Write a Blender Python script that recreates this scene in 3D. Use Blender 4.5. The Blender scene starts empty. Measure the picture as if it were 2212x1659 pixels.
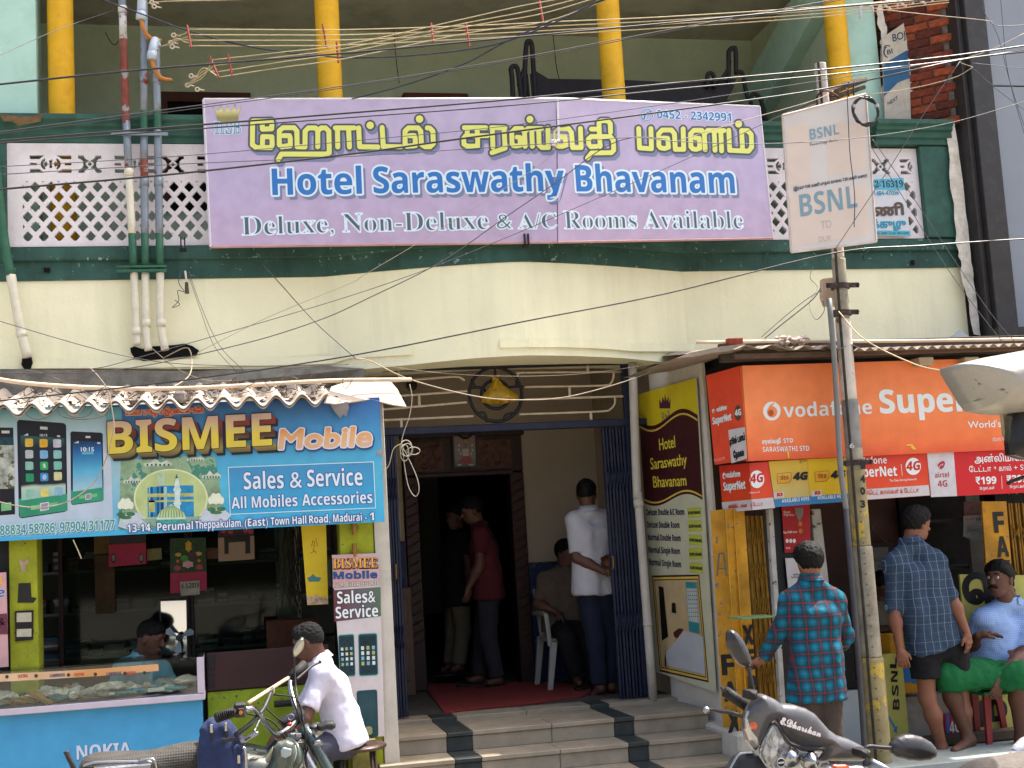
import bpy, bmesh, math, random
import numpy as np
from mathutils import Vector, Matrix
random.seed(7); np.random.seed(7)
sc = bpy.context.scene
COL = sc.collection
# ------------------------------------------------------------------ camera, sky, sun, exposure
F0, YAW, PIT, ROL = 2850.0,0.214965,0.120139,-0.05894     # focal length in 2212ths of the picture width
CX, CY, CAMD, CAMH = 1106.0,829.5,9.8,1.65
_f = np.array([math.sin(YAW)*math.cos(PIT), math.cos(YAW)*math.cos(PIT), math.sin(PIT)])
_r = np.array([math.cos(YAW),-math.sin(YAW),0.0]); _u = np.cross(_r, _f)
CR = _r*math.cos(ROL)+_u*math.sin(ROL); CU = -_r*math.sin(ROL)+_u*math.cos(ROL)
O = np.array([0.0,-CAMD, CAMH])
cam = bpy.data.cameras.new('camera'); camo = bpy.data.objects.new('camera', cam); COL.objects.link(camo)
camo.matrix_world = Matrix(((CR[0], CU[0],-_f[0], O[0]),(CR[1], CU[1],-_f[1], O[1]),(CR[2], CU[2],-_f[2], O[2]),(0,0,0,1)))
cam.sensor_width = 36; cam.lens = 36*F0/2212; cam.clip_end = 400; cam.clip_start = 0.1
sc.camera = camo
SUN_EL, SUN_PHI = math.radians(64), math.radians(12)
sd = Vector((math.cos(SUN_EL)*math.cos(SUN_PHI), math.cos(SUN_EL)*math.sin(SUN_PHI), math.sin(SUN_EL)))
world = bpy.data.worlds.new('World'); sc.world = world; world.use_nodes = True
nt = world.node_tree; bg = nt.nodes['Background']
sky = nt.nodes.new('ShaderNodeTexSky'); sky.sky_type = 'NISHITA'; sky.sun_disc = False
sky.sun_elevation = SUN_EL; sky.sun_rotation = math.atan2(sd.x, sd.y); sky.dust_density = 7.0; sky.air_density = 1.0; sky.ozone_density = .6
nt.links.new(sky.outputs[0], bg.inputs[0]); bg.inputs[1].default_value = 0.15
sl = bpy.data.lights.new('sun', 'SUN'); sl.energy = 3.6; sl.angle = math.radians(0.5); sl.color = (1,.95,.87)
so = bpy.data.objects.new('sun', sl); COL.objects.link(so); so.rotation_euler = sd.to_track_quat('Z', 'Y').to_euler()
sc.view_settings.view_transform = 'Standard'; sc.view_settings.look = 'None'; sc.view_settings.gamma = 1
sc.view_settings.use_curve_mapping = False; sc.view_settings.exposure = 1.62
sc.render.film_transparent = False
try:
    sc.cycles.max_bounces = 6; sc.cycles.diffuse_bounces = 4; sc.cycles.transparent_max_bounces = 12
except Exception: pass
# ------------------------------------------------------------------ where a line of sight meets a plane of the place
def rays(P):
    P = np.asarray(P, float).reshape(-1,2)
    return _f*F0 + CR*(P[:, :1]-CX) - CU*(P[:,1:2]-CY)
def atY(x, y, Y):
    d = rays((x, y))[0]; return O+d*(Y-O[1])/d[1]
def atZ(x, y, Z):
    d = rays((x, y))[0]; return O+d*(Z-O[2])/d[2]
def atX(x, y, X):
    d = rays((x, y))[0]; return O+d*(X-O[0])/d[0]
class Plane:                       # a plane (point, unit normal turned to the street)
    def __init__(s, p, n): s.p = np.array(p, float); s.n = np.array(n, float)/np.linalg.norm(n)
    def at(s, P, off=0.0):
        d = rays(P); t = ((s.p+s.n*off-O)@s.n)/(d@s.n); return O+d*t[:, None]
def PY(Y): return Plane((0, Y,0),(0,-1,0))
def P2(a, b):                      # vertical plane through two ground positions (x,y) left to right
    return Plane((a[0], a[1],0),(b[1]-a[1],-(b[0]-a[0]),0))
def bulge(X):                      # how far the middle of the balcony swells towards the street
    t = np.minimum(np.abs((np.asarray(X, float)-2.15)/1.42),1); return 0.44*(1-t**1.35)
class Bulge:
    def __init__(s, Y0=0.0): s.Y0 = Y0
    def at(s, P, off=0.0):
        d = rays(P); Y = np.full(len(d), s.Y0-off)
        for _ in range(14):
            q = O+d*((Y-O[1])/d[:,1])[:, None]; Y = Y*.4+.6*(s.Y0-off-bulge(q[:,0]))
        return O+d*((Y-O[1])/d[:,1])[:, None]
class Bend:                        # two planes that meet at picture column xb
    def __init__(s, A, B, xb): s.A, s.B, s.xb = A, B, xb
    def at(s, P, off=0.0):
        P = np.asarray(P, float).reshape(-1,2); a = s.A.at(P, off); b = s.B.at(P, off)
        return np.where((P[:, :1] < s.xb), a, b)
def updir(x, y):                   # picture direction of 'up' on an upright surface
    p = atY(x, y,0); q = p+np.array([0,0,.3]); d = q-O; z = d@_f
    v = np.array([CX+F0*(d@CR)/z-x, CY-F0*(d@CU)/z-y]); return v/np.linalg.norm(v)
# ------------------------------------------------------------------ materials
def srgb(h):
    h = h.lstrip('#'); c = [int(h[i:i+2],16)/255 for i in (0,2,4)]
    return tuple((v/12.92 if v <= .04045 else ((v+.055)/1.055)**2.4) for v in c)+(1,)
MATS = {}
def mat(name, col, rough=.75, var=.12, scale=6, bump=.0, bscale=60, metal=0, dirt=None, dirtamt=.0, dscale=3, streak=False, trans=0, spec=.3, coat=0, chips=None, chipamt=.0, chipscale=14):
    if name in MATS: return MATS[name]
    m = bpy.data.materials.new(name); m.use_nodes = True; t = m.node_tree; N = t.nodes; L = t.links; b = N['Principled BSDF']
    col = srgb(col) if isinstance(col, str) else tuple(col)+(1,)*(4-len(col))
    b.inputs['Roughness'].default_value = rough; b.inputs['Metallic'].default_value = metal
    b.inputs['Specular IOR Level'].default_value = spec
    if coat: b.inputs['Coat Weight'].default_value = coat; b.inputs['Coat Roughness'].default_value = .12
    tc = N.new('ShaderNodeTexCoord'); out = None
    def noise(sc_, det=4, vec=None, ro=.6):
        n = N.new('ShaderNodeTexNoise'); n.inputs['Scale'].default_value = sc_; n.inputs['Detail'].default_value = det; n.inputs['Roughness'].default_value = ro
        L.new(vec or tc.outputs['Object'], n.inputs['Vector']); return n.outputs['Fac']
    def mix(a, bcol, fac, mode='MIX'):
        x = N.new('ShaderNodeMix'); x.data_type = 'RGBA'; x.blend_type = mode
        for s_, v in ((6, a),(7, bcol)):
            if isinstance(v, tuple): x.inputs[s_].default_value = v
            else: L.new(v, x.inputs[s_])
        if isinstance(fac, float): x.inputs[0].default_value = fac
        else: L.new(fac, x.inputs[0])
        return x.outputs[2]
    def ramp(f, a, bb, va=0., vb=1.):
        r = N.new('ShaderNodeMapRange'); r.inputs[1].default_value = a; r.inputs[2].default_value = bb; r.inputs[3].default_value = va; r.inputs[4].default_value = vb
        L.new(f, r.inputs[0]); return r.outputs[0]
    cur = col
    if var:
        dk = tuple(c*(1-var*1.6) for c in col[:3])+(1,); lt = tuple(min(1, c*(1+var)) for c in col[:3])+(1,)
        cur = mix(dk, lt, ramp(noise(scale,6),.3,.7))
    if dirt:
        vec = None
        if streak:
            mp = N.new('ShaderNodeMapping'); mp.inputs['Scale'].default_value = (1,1,.08); L.new(tc.outputs['Object'], mp.inputs[0]); vec = mp.outputs[0]
        cur = mix(cur, srgb(dirt), ramp(noise(dscale,8, vec,.7),.5,.78,0., dirtamt))
    if chips:
        cur = mix(cur, srgb(chips), ramp(noise(chipscale,5, None,.65),.66-.12*chipamt,.68-.12*chipamt))
    if cur is not col: L.new(cur, b.inputs['Base Color'])
    else: b.inputs['Base Color'].default_value = col
    if bump:
        bp = N.new('ShaderNodeBump'); bp.inputs['Strength'].default_value = bump; bp.inputs['Distance'].default_value = .01
        L.new(noise(bscale,6), bp.inputs['Height']); L.new(bp.outputs[0], b.inputs['Normal'])
    if var and rough > .2:
        L.new(ramp(noise(scale*3,3),.2,.8, rough-.1, min(1, rough+.12)), b.inputs['Roughness'])
    MATS[name] = m; return m
def glass(name, col=(1,1,1), rough=.03, alpha=.82, gk=.9):
    if name in MATS: return MATS[name]
    m = bpy.data.materials.new(name); m.use_nodes = True; t = m.node_tree; N = t.nodes; L = t.links
    for n in list(N):
        if n.type != 'OUTPUT_MATERIAL': N.remove(n)
    o = [n for n in N if n.type == 'OUTPUT_MATERIAL'][0]
    tr = N.new('ShaderNodeBsdfTransparent'); tr.inputs[0].default_value = (*[c*alpha+0.1 for c in col],1)
    gl = N.new('ShaderNodeBsdfGlossy'); gl.inputs['Roughness'].default_value = rough
    fr = N.new('ShaderNodeFresnel'); fr.inputs[0].default_value = 1.5
    mr = N.new('ShaderNodeMath'); mr.operation = 'MULTIPLY_ADD'; mr.inputs[1].default_value = gk; mr.inputs[2].default_value = .0
    L.new(fr.outputs[0], mr.inputs[0])
    mx = N.new('ShaderNodeMixShader'); L.new(mr.outputs[0], mx.inputs[0]); L.new(tr.outputs[0], mx.inputs[1]); L.new(gl.outputs[0], mx.inputs[2]); L.new(mx.outputs[0], o.inputs[0])
    MATS[name] = m; return m
def gradmat(name, stops, axis='Z', lo=0., hi=1., rough=.45, noise_=.04, spec=.35):
    """colour that runs from one end of the board to the other (world height or length)"""
    if name in MATS: return MATS[name]
    m = bpy.data.materials.new(name); m.use_nodes = True; t = m.node_tree; N = t.nodes; L = t.links; b = N['Principled BSDF']
    tc = N.new('ShaderNodeTexCoord'); sx = N.new('ShaderNodeSeparateXYZ'); L.new(tc.outputs['Object'], sx.inputs[0])
    r = N.new('ShaderNodeMapRange'); r.inputs[1].default_value = lo; r.inputs[2].default_value = hi; L.new(sx.outputs[axis], r.inputs[0])
    nz = N.new('ShaderNodeTexNoise'); nz.inputs['Scale'].default_value = 5; L.new(tc.outputs['Object'], nz.inputs[0])
    ad = N.new('ShaderNodeMath'); ad.operation = 'MULTIPLY_ADD'; L.new(nz.outputs['Fac'], ad.inputs[0]); ad.inputs[1].default_value = noise_*2; ad.inputs[2].default_value = -noise_
    a2 = N.new('ShaderNodeMath'); L.new(ad.outputs[0], a2.inputs[0]); L.new(r.outputs[0], a2.inputs[1])
    cr = N.new('ShaderNodeValToRGB'); L.new(a2.outputs[0], cr.inputs[0])
    e = cr.color_ramp.elements
    while len(e) < len(stops): e.new(.5)
    for k,(p, c) in enumerate(stops): e[k].position = p; e[k].color = srgb(c)
    n2 = N.new('ShaderNodeTexNoise'); n2.inputs['Scale'].default_value = 9; n2.inputs['Detail'].default_value = 7; L.new(tc.outputs['Object'], n2.inputs[0])
    mr = N.new('ShaderNodeMapRange'); mr.inputs[1].default_value = .3; mr.inputs[2].default_value = .7; mr.inputs[3].default_value = .88; mr.inputs[4].default_value = 1.03; L.new(n2.outputs['Fac'], mr.inputs[0])
    mx = N.new('ShaderNodeMix'); mx.data_type = 'RGBA'; mx.blend_type = 'MULTIPLY'; mx.inputs[0].default_value = 1
    L.new(cr.outputs[0], mx.inputs[6]); L.new(mr.outputs[0], mx.inputs[7]); L.new(mx.outputs[2], b.inputs['Base Color'])
    b.inputs['Roughness'].default_value = rough; b.inputs['Specular IOR Level'].default_value = spec
    MATS[name] = m; return m
# ------------------------------------------------------------------ objects
def tag(o, label=None, cat=None, group=None, kind=None):
    for k, v in (('label', label),('category', cat),('group', group),('kind', kind)):
        if v: o[k] = v
    return o
def empty(name, loc, label=None, cat=None, group=None, kind=None):
    o = bpy.data.objects.new(name, None); COL.objects.link(o); o.location = [float(v) for v in loc]; o.empty_display_size = .1
    bpy.context.view_layer.update()
    return tag(o, label, cat, group, kind)
def mesh(name, V, Fs, m=None, parent=None, label=None, cat=None, group=None, kind=None, smooth=False, mats=None, fm=None, origin=None):
    """vertices are given in place; a top-level mesh gets its origin at its own foot"""
    V = np.asarray(V, float).reshape(-1,3)
    if parent is not None:
        org = np.zeros(3); p = parent
        while p is not None: org = org+np.array(p.location); p = p.parent
        org_abs = org; loc = (0,0,0)
    else:
        org_abs = np.array([(V[:,0].min()+V[:,0].max())/2,(V[:,1].min()+V[:,1].max())/2, V[:,2].min()]) if origin is None else np.array(origin, float)
        loc = org_abs
    me = bpy.data.meshes.new(name); me.from_pydata((V-org_abs).tolist(),[],[list(map(int, f)) for f in Fs])
    for k in (mats or [m]):
        if k: me.materials.append(k)
    if fm is not None: me.polygons.foreach_set('material_index', np.asarray(fm, 'i'))
    if smooth: me.polygons.foreach_set('use_smooth', np.ones(len(me.polygons), bool))
    me.update()
    o = bpy.data.objects.new(name, me); COL.objects.link(o); o.location = [float(v) for v in loc]
    if parent is not None: o.parent = parent
    return tag(o, label, cat, group, kind)
def wdir(o):                        # move mesh data to world space helper for later parts
    return o
class MB:                           # collects shapes that end up in ONE mesh object
    def __init__(s): s.V = []; s.F = []; s.fm = []; s.n = 0
    def add(s, V, Fs, mi=0):
        V = np.asarray(V, float).reshape(-1,3); s.V.append(V); s.F += [tuple(int(i)+s.n for i in f) for f in Fs]; s.fm += [mi]*len(Fs); s.n += len(V); return s
    def box(s, x0, x1, y0, y1, z0, z1, mi=0, M=None, bev=0):
        if bev:
            b = bev; pts = []
            for z in (z0, z0+b, z1-b, z1):
                i = b if z in (z0, z1) else 0
                for (x, y) in ((x0+i, y0+b+i*0),(x0+b+i*0, y0+i),(x1-b, y0+i),(x1-i, y0+b),(x1-i, y1-b),(x1-b, y1-i),(x0+b, y1-i),(x0+i, y1-b)): pts.append((x, y, z))
            V = np.array(pts); Fs = [tuple(range(7,-1,-1)), tuple(range(24,32))]
            for k in range(3):
                for i in range(8): j = (i+1) % 8; Fs.append((k*8+i, k*8+j, k*8+8+j, k*8+8+i))
        else:
            V = np.array([(x, y, z) for z in (z0, z1) for (x, y) in ((x0, y0),(x1, y0),(x1, y1),(x0, y1))], float)
            Fs = [(3,2,1,0),(4,5,6,7),(0,1,5,4),(1,2,6,5),(2,3,7,6),(3,0,4,7)]
        if M is not None: V = V@M[0].T+M[1]
        return s.add(V, Fs, mi)
    def tube(s, pts, r, n=8, mi=0, cap=True, closed=False):
        P = np.asarray(pts, float); R = np.full(len(P), r, float) if np.isscalar(r) else np.asarray(r, float)
        T = np.gradient(P, axis=0) if not closed else np.roll(P,-1,0)-np.roll(P,1,0)
        T /= np.maximum(np.linalg.norm(T, axis=1)[:, None],1e-9)
        a = np.array([0,0,1.]) if abs(T[0][2]) < .9 else np.array([1.,0,0]); nrm = np.cross(T[0], a); nrm /= np.linalg.norm(nrm)
        V = []; ang = np.arange(n)*2*math.pi/n
        for i in range(len(P)):
            nrm = nrm-T[i]*(nrm@T[i]); nrm /= max(np.linalg.norm(nrm),1e-9); b = np.cross(T[i], nrm)
            V.append(P[i]+R[i]*(np.cos(ang)[:, None]*nrm+np.sin(ang)[:, None]*b))
        Fs = []; m_ = len(P)
        for i in range(m_ if closed else m_-1):
            for k in range(n): l = (k+1) % n; j = (i+1) % m_; Fs.append((i*n+k, i*n+l, j*n+l, j*n+k))
        if cap and not closed: Fs += [tuple(range(n-1,-1,-1)), tuple((m_-1)*n+k for k in range(n))]
        return s.add(np.vstack(V), Fs, mi)
    def lathe(s, prof, c=(0,0,0), n=20, mi=0, axis=2, M=None):
        V = []
        for (r, z) in prof:
            for k in range(n):
                a = 2*math.pi*k/n; v = [r*math.cos(a), r*math.sin(a), z]
                V.append(v)
        V = np.array(V)
        if M is not None: V = V@np.asarray(M).T
        V = V+np.array(c, float); Fs = []
        for i in range(len(prof)-1):
            for k in range(n): l = (k+1) % n; Fs.append((i*n+k, i*n+l,(i+1)*n+l,(i+1)*n+k))
        Fs += [tuple(range(n-1,-1,-1)), tuple((len(prof)-1)*n+k for k in range(n))]
        return s.add(V, Fs, mi)
    def slab(s, front, back, mi=0):   # two matching outlines
        n = len(front); V = np.vstack([front, back]); Fs = [tuple(range(n)), tuple(range(2*n-1, n-1,-1))]
        for i in range(n): j = (i+1) % n; Fs.append((j, i, n+i, n+j))
        return s.add(V, Fs, mi)
    def build(s, name, m=None, parent=None, smooth=False, mats=None, **k):
        if not s.V: return None
        return mesh(name, np.vstack(s.V), s.F, m, parent, smooth=smooth, mats=mats, fm=s.fm if mats else None, **k)
def rotM(axis, deg, c=(0,0,0)):
    R = np.array(Matrix.Rotation(math.radians(deg),3, axis)); c = np.array(c, float); return (R, c-R@c)
def catmull(P, k=8):
    P = np.asarray(P, float)
    if len(P) < 3: return P
    Q = np.vstack([2*P[0]-P[1], P,2*P[-1]-P[-2]]); out = []
    for i in range(1, len(Q)-2):
        for t in np.arange(k)/k:
            out.append(.5*((2*Q[i])+(-Q[i-1]+Q[i+1])*t+(2*Q[i-1]-5*Q[i]+4*Q[i+1]-Q[i+2])*t*t+(-Q[i-1]+3*Q[i]-3*Q[i+1]+Q[i+2])*t**3))
    out.append(Q[-2]); return np.array(out)
def panel(name, S, quad, th, m, parent=None, off=0., **k):   # board with its front on surface S (+off) and thickness th behind
    b = MB(); b.slab(S.at(quad, off), S.at(quad, off)-(S.n if hasattr(S, 'n') else np.array([0,-1.,0]))*th); return b.build(name, m, parent, **k)
# ------------------------------------------------------------------ lettering: outlines -> distance field -> flat print of any weight
_pc = {}; QUEUE = []
def load_texts(strings):
    """outlines of every line of writing, read off one text curve"""
    strings = [s_ for s_ in dict.fromkeys(strings) if s_ not in _pc]
    tmp = bpy.data.scenes.new('lettering_desk'); c = bpy.data.curves.new('t', 'FONT'); c.body = '\n'.join(strings); c.space_line = 4
    o = bpy.data.objects.new('t', c); tmp.collection.objects.link(o); vl = tmp.view_layers[0]; vl.update()
    cu = o.evaluated_get(vl.depsgraph).to_curve(vl.depsgraph, apply_modifiers=False); allp = []
    for sp in cu.splines:
        bp = sp.bezier_points; n = len(bp)
        if n < 2: continue
        pts = []
        for i in range(n):
            a, b = bp[i], bp[(i+1) % n]; p0, p1, p2, p3 = (np.array(v[:2]) for v in (a.co, a.handle_right, b.handle_left, b.co)); d = p3-p0
            cr = lambda u, w: abs(u[0]*w[1]-u[1]*w[0])
            st = 1 if (cr(d, p1-p0)+cr(d, p2-p0) < 1e-5) else 5
            for t in np.arange(st)/st: pts.append((1-t)**3*p0+3*(1-t)**2*t*p1+3*(1-t)*t*t*p2+t**3*p3)
        allp.append(np.array(pts))
    o.evaluated_get(vl.depsgraph).to_curve_clear(); bpy.data.objects.remove(o); bpy.data.curves.remove(c); bpy.data.scenes.remove(tmp)
    for s_ in strings: _pc[s_] = []
    for p in allp:
        k = int(round(-(p[:,1].mean()-.3)/4)); k = min(max(k,0), len(strings)-1); _pc[strings[k]].append(p+np.array([0,4.0*k]))
def text_polys(s): return _pc[s]
def field(polys, step, marg, strokes=None):
    """signed distance (positive inside) on a grid; polys in picture units"""
    allp = np.vstack(list(polys)+[np.array(q[0]) for q in (strokes or [])]); lo = allp.min(0)-marg; hi = allp.max(0)+marg
    nx, ny = int((hi[0]-lo[0])/step)+2, int((hi[1]-lo[1])/step)+2
    X = lo[0]+np.arange(nx)*step; Y = lo[1]+np.arange(ny)*step
    D = np.full((ny, nx),1e3); W = np.zeros((ny, nx), np.int16)
    def segd(a, b, r=0.):
        m_ = marg+r
        i0 = max(0, int((min(a[0], b[0])-m_-lo[0])/step)); i1 = min(nx, int((max(a[0], b[0])+m_-lo[0])/step)+2)
        j0 = max(0, int((min(a[1], b[1])-m_-lo[1])/step)); j1 = min(ny, int((max(a[1], b[1])+m_-lo[1])/step)+2)
        if i1 <= i0 or j1 <= j0: return
        gx = X[i0:i1][None]-a[0]; gy = Y[j0:j1][:, None]-a[1]; d = b-a; L2 = d@d+1e-12
        t = np.clip((gx*d[0]+gy*d[1])/L2,0,1); q = np.sqrt((gx-t*d[0])**2+(gy-t*d[1])**2)-r
        D[j0:j1, i0:i1] = np.minimum(D[j0:j1, i0:i1], q)
    for p in polys:
        q = np.roll(p,-1,0)
        for a, b in zip(p, q):
            segd(a, b)
            if a[1] == b[1]: continue
            y0, y1, sg = (a[1], b[1],1) if a[1] < b[1] else (b[1], a[1],-1)
            j0 = int(math.ceil((y0-lo[1])/step-1e-9)); j1 = int(math.ceil((y1-lo[1])/step-1e-9))
            for j in range(max(j0,0), min(j1, ny)):
                xx = a[0]+(Y[j]-a[1])*(b[0]-a[0])/(b[1]-a[1]); i = int(math.ceil((xx-lo[0])/step))
                if i < nx: W[j, max(i,0):] += sg
    SD = np.where(W != 0, D,-D) if len(polys) else np.full((ny, nx),-1e3)
    if strokes:
        D[:] = 1e3
        for pts, r in strokes:
            pts = np.array(pts, float)
            for a, b in zip(pts[:-1], pts[1:]): segd(a, b, r)
            if len(pts) == 1: segd(pts[0], pts[0]+1e-3, r)
        SD = np.maximum(SD,-D)
    return SD, X, Y
def iso(SD, X, Y, level, merge=True):
    """flat polygons where SD > -level"""
    G = SD+level; V = []; Fs = []; ix = {}
    ny, nx = G.shape; I = G > 0; full = I[:-1, :-1] & I[1:, :-1] & I[:-1,1:] & I[1:,1:]; anyc = (I[:-1, :-1] | I[1:, :-1] | I[:-1,1:] | I[1:,1:]) & ~full
    def vt(x, y):
        k = (int(x*1e4+.5), int(y*1e4+.5))
        if k not in ix: ix[k] = len(V); V.append((x, y))
        return ix[k]
    for j in range(ny-1):
        r = full[j]
        if r.any():
            e = np.flatnonzero(np.diff(np.concatenate([[0], r.view(np.int8),[0]])))
            for a, b in (zip(e[::2], e[1::2]) if merge else [(i, i+1) for i in np.flatnonzero(r)]): Fs.append((vt(X[a], Y[j]), vt(X[b], Y[j]), vt(X[b], Y[j+1]), vt(X[a], Y[j+1])))
    for j, i in zip(*np.nonzero(anyc)):
        c = [(X[i], Y[j], G[j, i]),(X[i+1], Y[j], G[j, i+1]),(X[i+1], Y[j+1], G[j+1, i+1]),(X[i], Y[j+1], G[j+1, i])]; pl = []
        for k in range(4):
            a, b = c[k], c[(k+1) % 4]
            if a[2] > 0: pl.append(vt(a[0], a[1]))
            if (a[2] > 0) != (b[2] > 0): t = a[2]/(a[2]-b[2]); pl.append(vt(a[0]+t*(b[0]-a[0]), a[1]+t*(b[1]-a[1])))
        if len(pl) > 2 and len(set(pl)) == len(pl): Fs.append(pl)
    return np.array(V, float).reshape(-1,2), Fs
def printed(S, layers, polys=(), strokes=None, step=.8, marg=6, parent=None, name='lettering', base=.0015, **k):
    """layers: (grow, dx, dy, material) from the lowest print to the top one"""
    SD, X, Y = field(list(polys), step, marg, strokes); b = MB(); ms = []
    for i,(g, dx, dy, m) in enumerate(layers):
        V, Fs = iso(SD, X, Y, g)
        if not Fs: continue
        if m not in ms: ms.append(m)
        P3 = S.at(V+np.array([dx, dy]), base+.0013*i); b.add(P3,[tuple(reversed(f)) for f in Fs], ms.index(m))
    return b.build(name, None, parent, mats=ms, **k) if b.n else None
def text(*a, **k): QUEUE.append((a, k))
def flush_text():
    load_texts([a[1] for a, k in QUEUE])
    for a, k in QUEUE: _text(*a, **k)
    QUEUE.clear()
def _text(S, s, p0, p1, h, layers, parent=None, bold=.0, slant=0., step=None, name='lettering', up=None, **k):
    """a line of writing: baseline from p0 to p1 in picture units, capitals h high"""
    polys = text_polys(s)
    if not polys: return None
    A = np.vstack(polys); x0, x1 = A[:,0].min(), A[:,0].max(); p0 = np.array(p0, float); p1 = np.array(p1, float)
    ex = (p1-p0)/(x1-x0); u = updir(*((p0+p1)/2)) if up is None else np.array(up, float); ey = u*h/.72+ex*slant
    q = [p0+(pp[:, :1]-x0)*ex+pp[:,1:]*ey for pp in polys]
    layers = [(g+bold*h, dx, dy, m) for g, dx, dy, m in layers]
    mg = max(l[0] for l in layers)+1.5
    return printed(S, layers, q, step=step or min(1.1, max(.33, h/26)), marg=max(mg,1.5), parent=parent, name=name, **k)
def serif(s): return ''.join(chr(0x1D400+ord(c)-65) if 'A' <= c <= 'Z' else chr(0x1D41A+ord(c)-97) if 'a' <= c <= 'z' else chr(0x1D7CE+ord(c)-48) if '0' <= c <= '9' else c for c in s)
def sb(s): return ''.join(chr(0x1D5D4+ord(c)-65) if 'A' <= c <= 'Z' else chr(0x1D5EE+ord(c)-97) if 'a' <= c <= 'z' else chr(0x1D7EC+ord(c)-48) if '0' <= c <= '9' else c for c in s)
def ss(s): return s
def script(s): return ''.join(chr(0x1D4D0+ord(c)-65) if 'A' <= c <= 'Z' else chr(0x1D4EA+ord(c)-97) if 'a' <= c <= 'z' else c for c in s)
def flat(S, poly, m, parent, off=.0012, name='print', **k):   # one flat printed patch
    return mesh(name, S.at(poly, off),[tuple(range(len(poly)))[::-1]], m, parent, **k)
def disc(c, rx, ry=None, n=28, a0=0, a1=360):
    ry = ry or rx; return [(c[0]+rx*math.cos(math.radians(a0+(a1-a0)*i/n)), c[1]+ry*math.sin(math.radians(a0+(a1-a0)*i/n))) for i in range(n)]
# ================================================================== the ground and the hotel building
m_cream = mat('cream_paint', '#e7e3c0',.85,.04,2.2,.25,40, dirt='#a5a58c', dirtamt=.34, dscale=2.6, streak=True)
m_band = mat('green_paint', '#2f5148',.7,.22,5,.4,30, dirt='#0d1c18', dirtamt=.75, dscale=3, streak=True, chips='#7f9184', chipamt=.22, chipscale=22)
m_rail = mat('green_paint_rail', '#30564a',.6,.18,7,.25,30, dirt='#10211a', dirtamt=.5, dscale=4)
m_white = mat('white_wash', '#d6cfd0',.8,.05,4,.35,60, dirt='#8a8478', dirtamt=.35, dscale=5)
m_backw = mat('green_wall', '#b2bfa6',.9,.1,2,.15,20, dirt='#4d5f48', dirtamt=.5, dscale=2)
m_ceil = mat('ceiling_paint', '#a9a794',.9,.1,3,.15,20, dirt='#4c4a3d', dirtamt=.6, dscale=2)
m_yel = mat('column_yellow', '#d8a51a',.6,.08,5,.15,20, dirt='#8a5a10', dirtamt=.35, dscale=8)
m_mint = mat('mint_paint', '#a6c9bb',.8,.06,3,.15,20, dirt='#6f8f83', dirtamt=.4, dscale=4)
m_conc = mat('bare_concrete', '#7c776c',.95,.25,9,.7,50, dirt='#3b3833', dirtamt=.6, dscale=7)
m_plaster = mat('ragged_plaster', '#cfc9bc',.95,.15,12,.8,40, dirt='#8a7f6d', dirtamt=.7, dscale=8)
m_dkmetal = mat('dark_cladding', '#3b3836',.35,.08,8,.05,30, metal=.3, dirt='#5a5a5a', dirtamt=.3, dscale=14)
m_cladding = mat('grey_cladding', '#7f868f',.5,.03,2,.02,30, metal=.1)
m_black = mat('flat_black', '#050505',.95,0)
m_pvc = mat('cream_pvc', '#cfcab6',.5,.06,6,.1,30, dirt='#8a8473', dirtamt=.4, dscale=9)
m_grn = mat('pipe_green', '#2c5a45',.55,.15,9,.15,40)
m_gi = mat('grey_pipe', '#7d868f',.45,.1,12,.15,40, metal=.25, chips='#7b3322', chipamt=.55, chipscale=6)
m_giw = mat('whitened_pipe', '#c3bfb8',.6,.12,14,.3,40, chips='#6e5f58', chipamt=.5, chipscale=18)
m_rust = mat('rusty_pipe', '#7d4136',.75,.2,14,.4,50, chips='#8a8a8a', chipamt=.5, chipscale=9)
m_road = mat('road', '#8a8375',.95,.18,3,.5,40, dirt='#4a463f', dirtamt=.5, dscale=1.5)
m_wood = mat('carved_wood', '#2a1510',.5,.3,12,.3,60)
m_woodp = mat('brown_cabinet', '#5b4436',.6,.15,8,.15,40)
m_blue = mat('blue_gate', '#171d33',.5,.2,9,.3,50, dirt='#3a3b46', dirtamt=.35, dscale=10)
m_beige = mat('beige_wall', '#978a78',.9,.05,2,.1,20)
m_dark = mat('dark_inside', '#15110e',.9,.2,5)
FAC = Bulge(0.0)
b = MB(); b.add([(-60,-60,0),(60,-60,0),(60,60,0),(-60,60,0)],[(0,1,2,3)])
tag(b.build('road', m_road), kind='structure')

H = empty('hotel_building',(2.2,0,0), 'hotel front with a cream fascia, green balcony band and a white pierced parapet', 'building')
def hx(x, Y, y=400): return atY(x, y, Y)[0]
# profile swept along the (swelling) balcony front
def sweep(prof, x0, x1, n=60, Y0=0., k_=1.):
    xs = np.linspace(x0, x1, n); V = []; k = len(prof)
    for X in xs:
        d = -float(bulge(X))*k_
        for (y, z) in prof: V.append((X, Y0+y+d, z))
    Fs = []
    for i in range(n-1):
        for j in range(k): l = (j+1) % k; Fs.append((i*k+j, i*k+l,(i+1)*k+l,(i+1)*k+j))
    Fs += [tuple(range(k-1,-1,-1)), tuple((n-1)*k+j for j in range(k))]
    return V, Fs
b = MB(); b.add(*sweep([(0,3.72),(0,3.955),(.25,3.955),(.25,3.72)],-8,6.09,120)); b.add(*sweep([(-.02,3.86),(-.028,3.87),(-.028,3.958),(.0,3.965),(.05,3.965),(.05,3.86)],-8,6.08,120))
b.build('balcony_band', m_band, H)
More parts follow.
